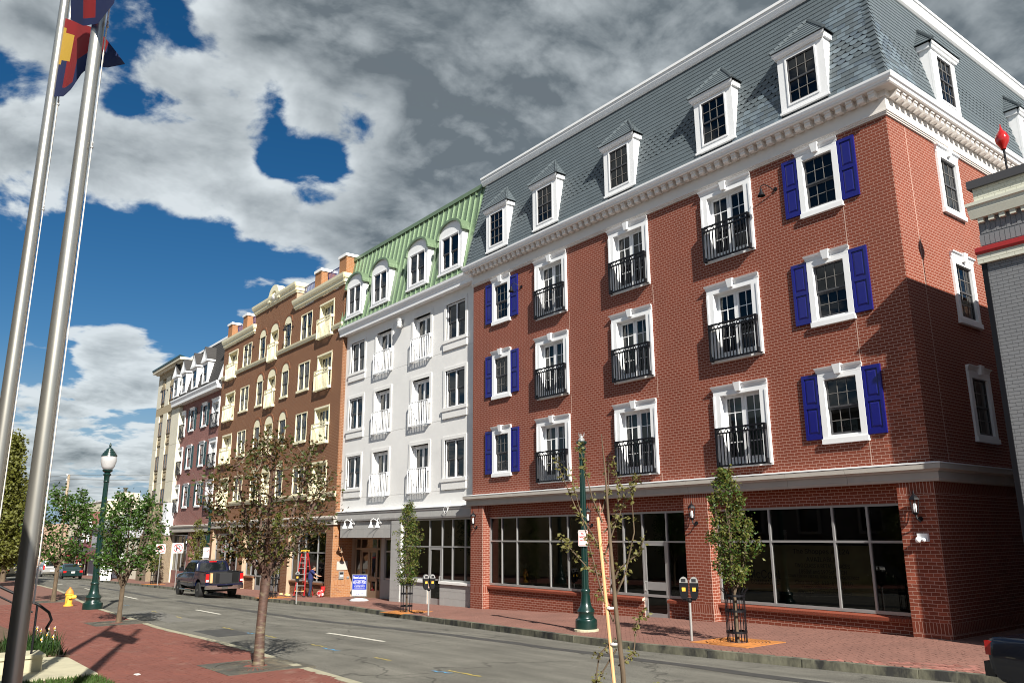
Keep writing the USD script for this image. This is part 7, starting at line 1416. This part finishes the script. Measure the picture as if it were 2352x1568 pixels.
bx, by = -31.2, -.35; bz = float(gz(bx)); t = thing('red_tool_bag', 'red and white bag on the pavement between the man and brick pier', 'bag', (bx, by, bz)); V = trimesh.creation.icosphere(3, .22); V.vertices = V.vertices*[1, .8, .85]*(1+.25*(meshkit.noise(np.array(V.vertices)*9)[:,None]-.5))+[bx, by, bz+.17]; obj('bag', V, M('red_bag', (.50, .02, .02), .6, dirt=((.75, .7, .68), 7, .53, .57)), t, smooth=True); obj('orange_bucket', MB().lathe([(.10, 0), (.12, .22), (.13, .23)], (bx+.02, by+.12, bz+.30), 14), 'signred', t)
for (x, y), lab in zip(((-33.9, -1.0), (-35.0, -.9)), ('crumpled yellow bag lying on pavement left of the parking meter', 'small yellow scrap furthest left on the pavement by the window')):
    z = float(gz(x)); V = trimesh.creation.icosphere(2, .15); V.vertices = V.vertices*([1.7, .8, .5] if x > -34 else [.8, .6, .4])*(1+.5*(meshkit.noise(np.array(V.vertices)*11)[:,None]-.5))+[x, y, z+.06]; obj('yellow_bag', V, M('yellow_plastic_%d' % (x < -34), (.78, .62, .22), .6), None, smooth=True, label=lab, cat='bag')
# ---------------------------------------------------------------- far utility pole, wires and traffic light
ux, uy = -118, 1.2; uz = -2.3; t = thing('utility_pole', 'leaning wooden utility pole with transformer above the far roofs', 'utility pole', (ux, uy, uz)); obj('post', MB().tube([(ux, uy, uz), (ux+.3, uy, uz+13.0)], [.26, .17], 10), M('weathered_pole', (.33, .26, .18), .9, var=.2), t); obj('transformer', MB().lathe([(.3, 0), (.34, .05), (.34, 1.3), (.25, 1.4)], (ux+.25, uy-.55, uz+8.6), 14), 'galv', t); obj('crossarm', MB().box(ux-1.2, ux+.4, uy-.4, uy-.2, uz+10.9, uz+11.1), 'bark', t)
for q in (12.2, 12.9): obj('insulator', MB().lathe([(.08, 0), (.12, .12), (.06, .25)], (ux+.3, uy-.2, uz+q), 8), 'signwhite', t)
for k, (za, zb, lab) in enumerate(((12.9, 8.6, 'upper'), (12.3, 8.0, 'lower'))):
    w_ = obj('overhead_wire', MB().tube([(ux-40, uy-14, uz+za+.4), (ux-20, uy-7, uz+za-.2), (ux+.3, uy-.2, uz+za+.1), (-98, 6, uz+za-1.0), (-80, 12, uz+za-.6)], .022, 4), 'iron', label=f'{lab} thin overhead wire running from the utility pole behind the beige building', cat='wire')
tx_, ty = -112, -3.3; tz_ = float(gz(tx_)); t = thing('traffic_light', 'yellow traffic signal at the far end of the street', 'traffic light', (tx_, ty, tz_)); obj('post', MB().bar((tx_, ty, tz_), (tx_, ty, tz_+4.6), .08, 8), 'iron', t); sg = obj('signal_head', MB().box(tx_+.1, tx_+.5, ty-.75, ty-.25, tz_+2.6, tz_+4.2), 'yellow', t)
for q in range(3): obj('signal_lens', MB().cyl((tx_+.52, ty-.5, tz_+2.88+q*.52), .17, .04, 'x', 14), 'signblack', sg)
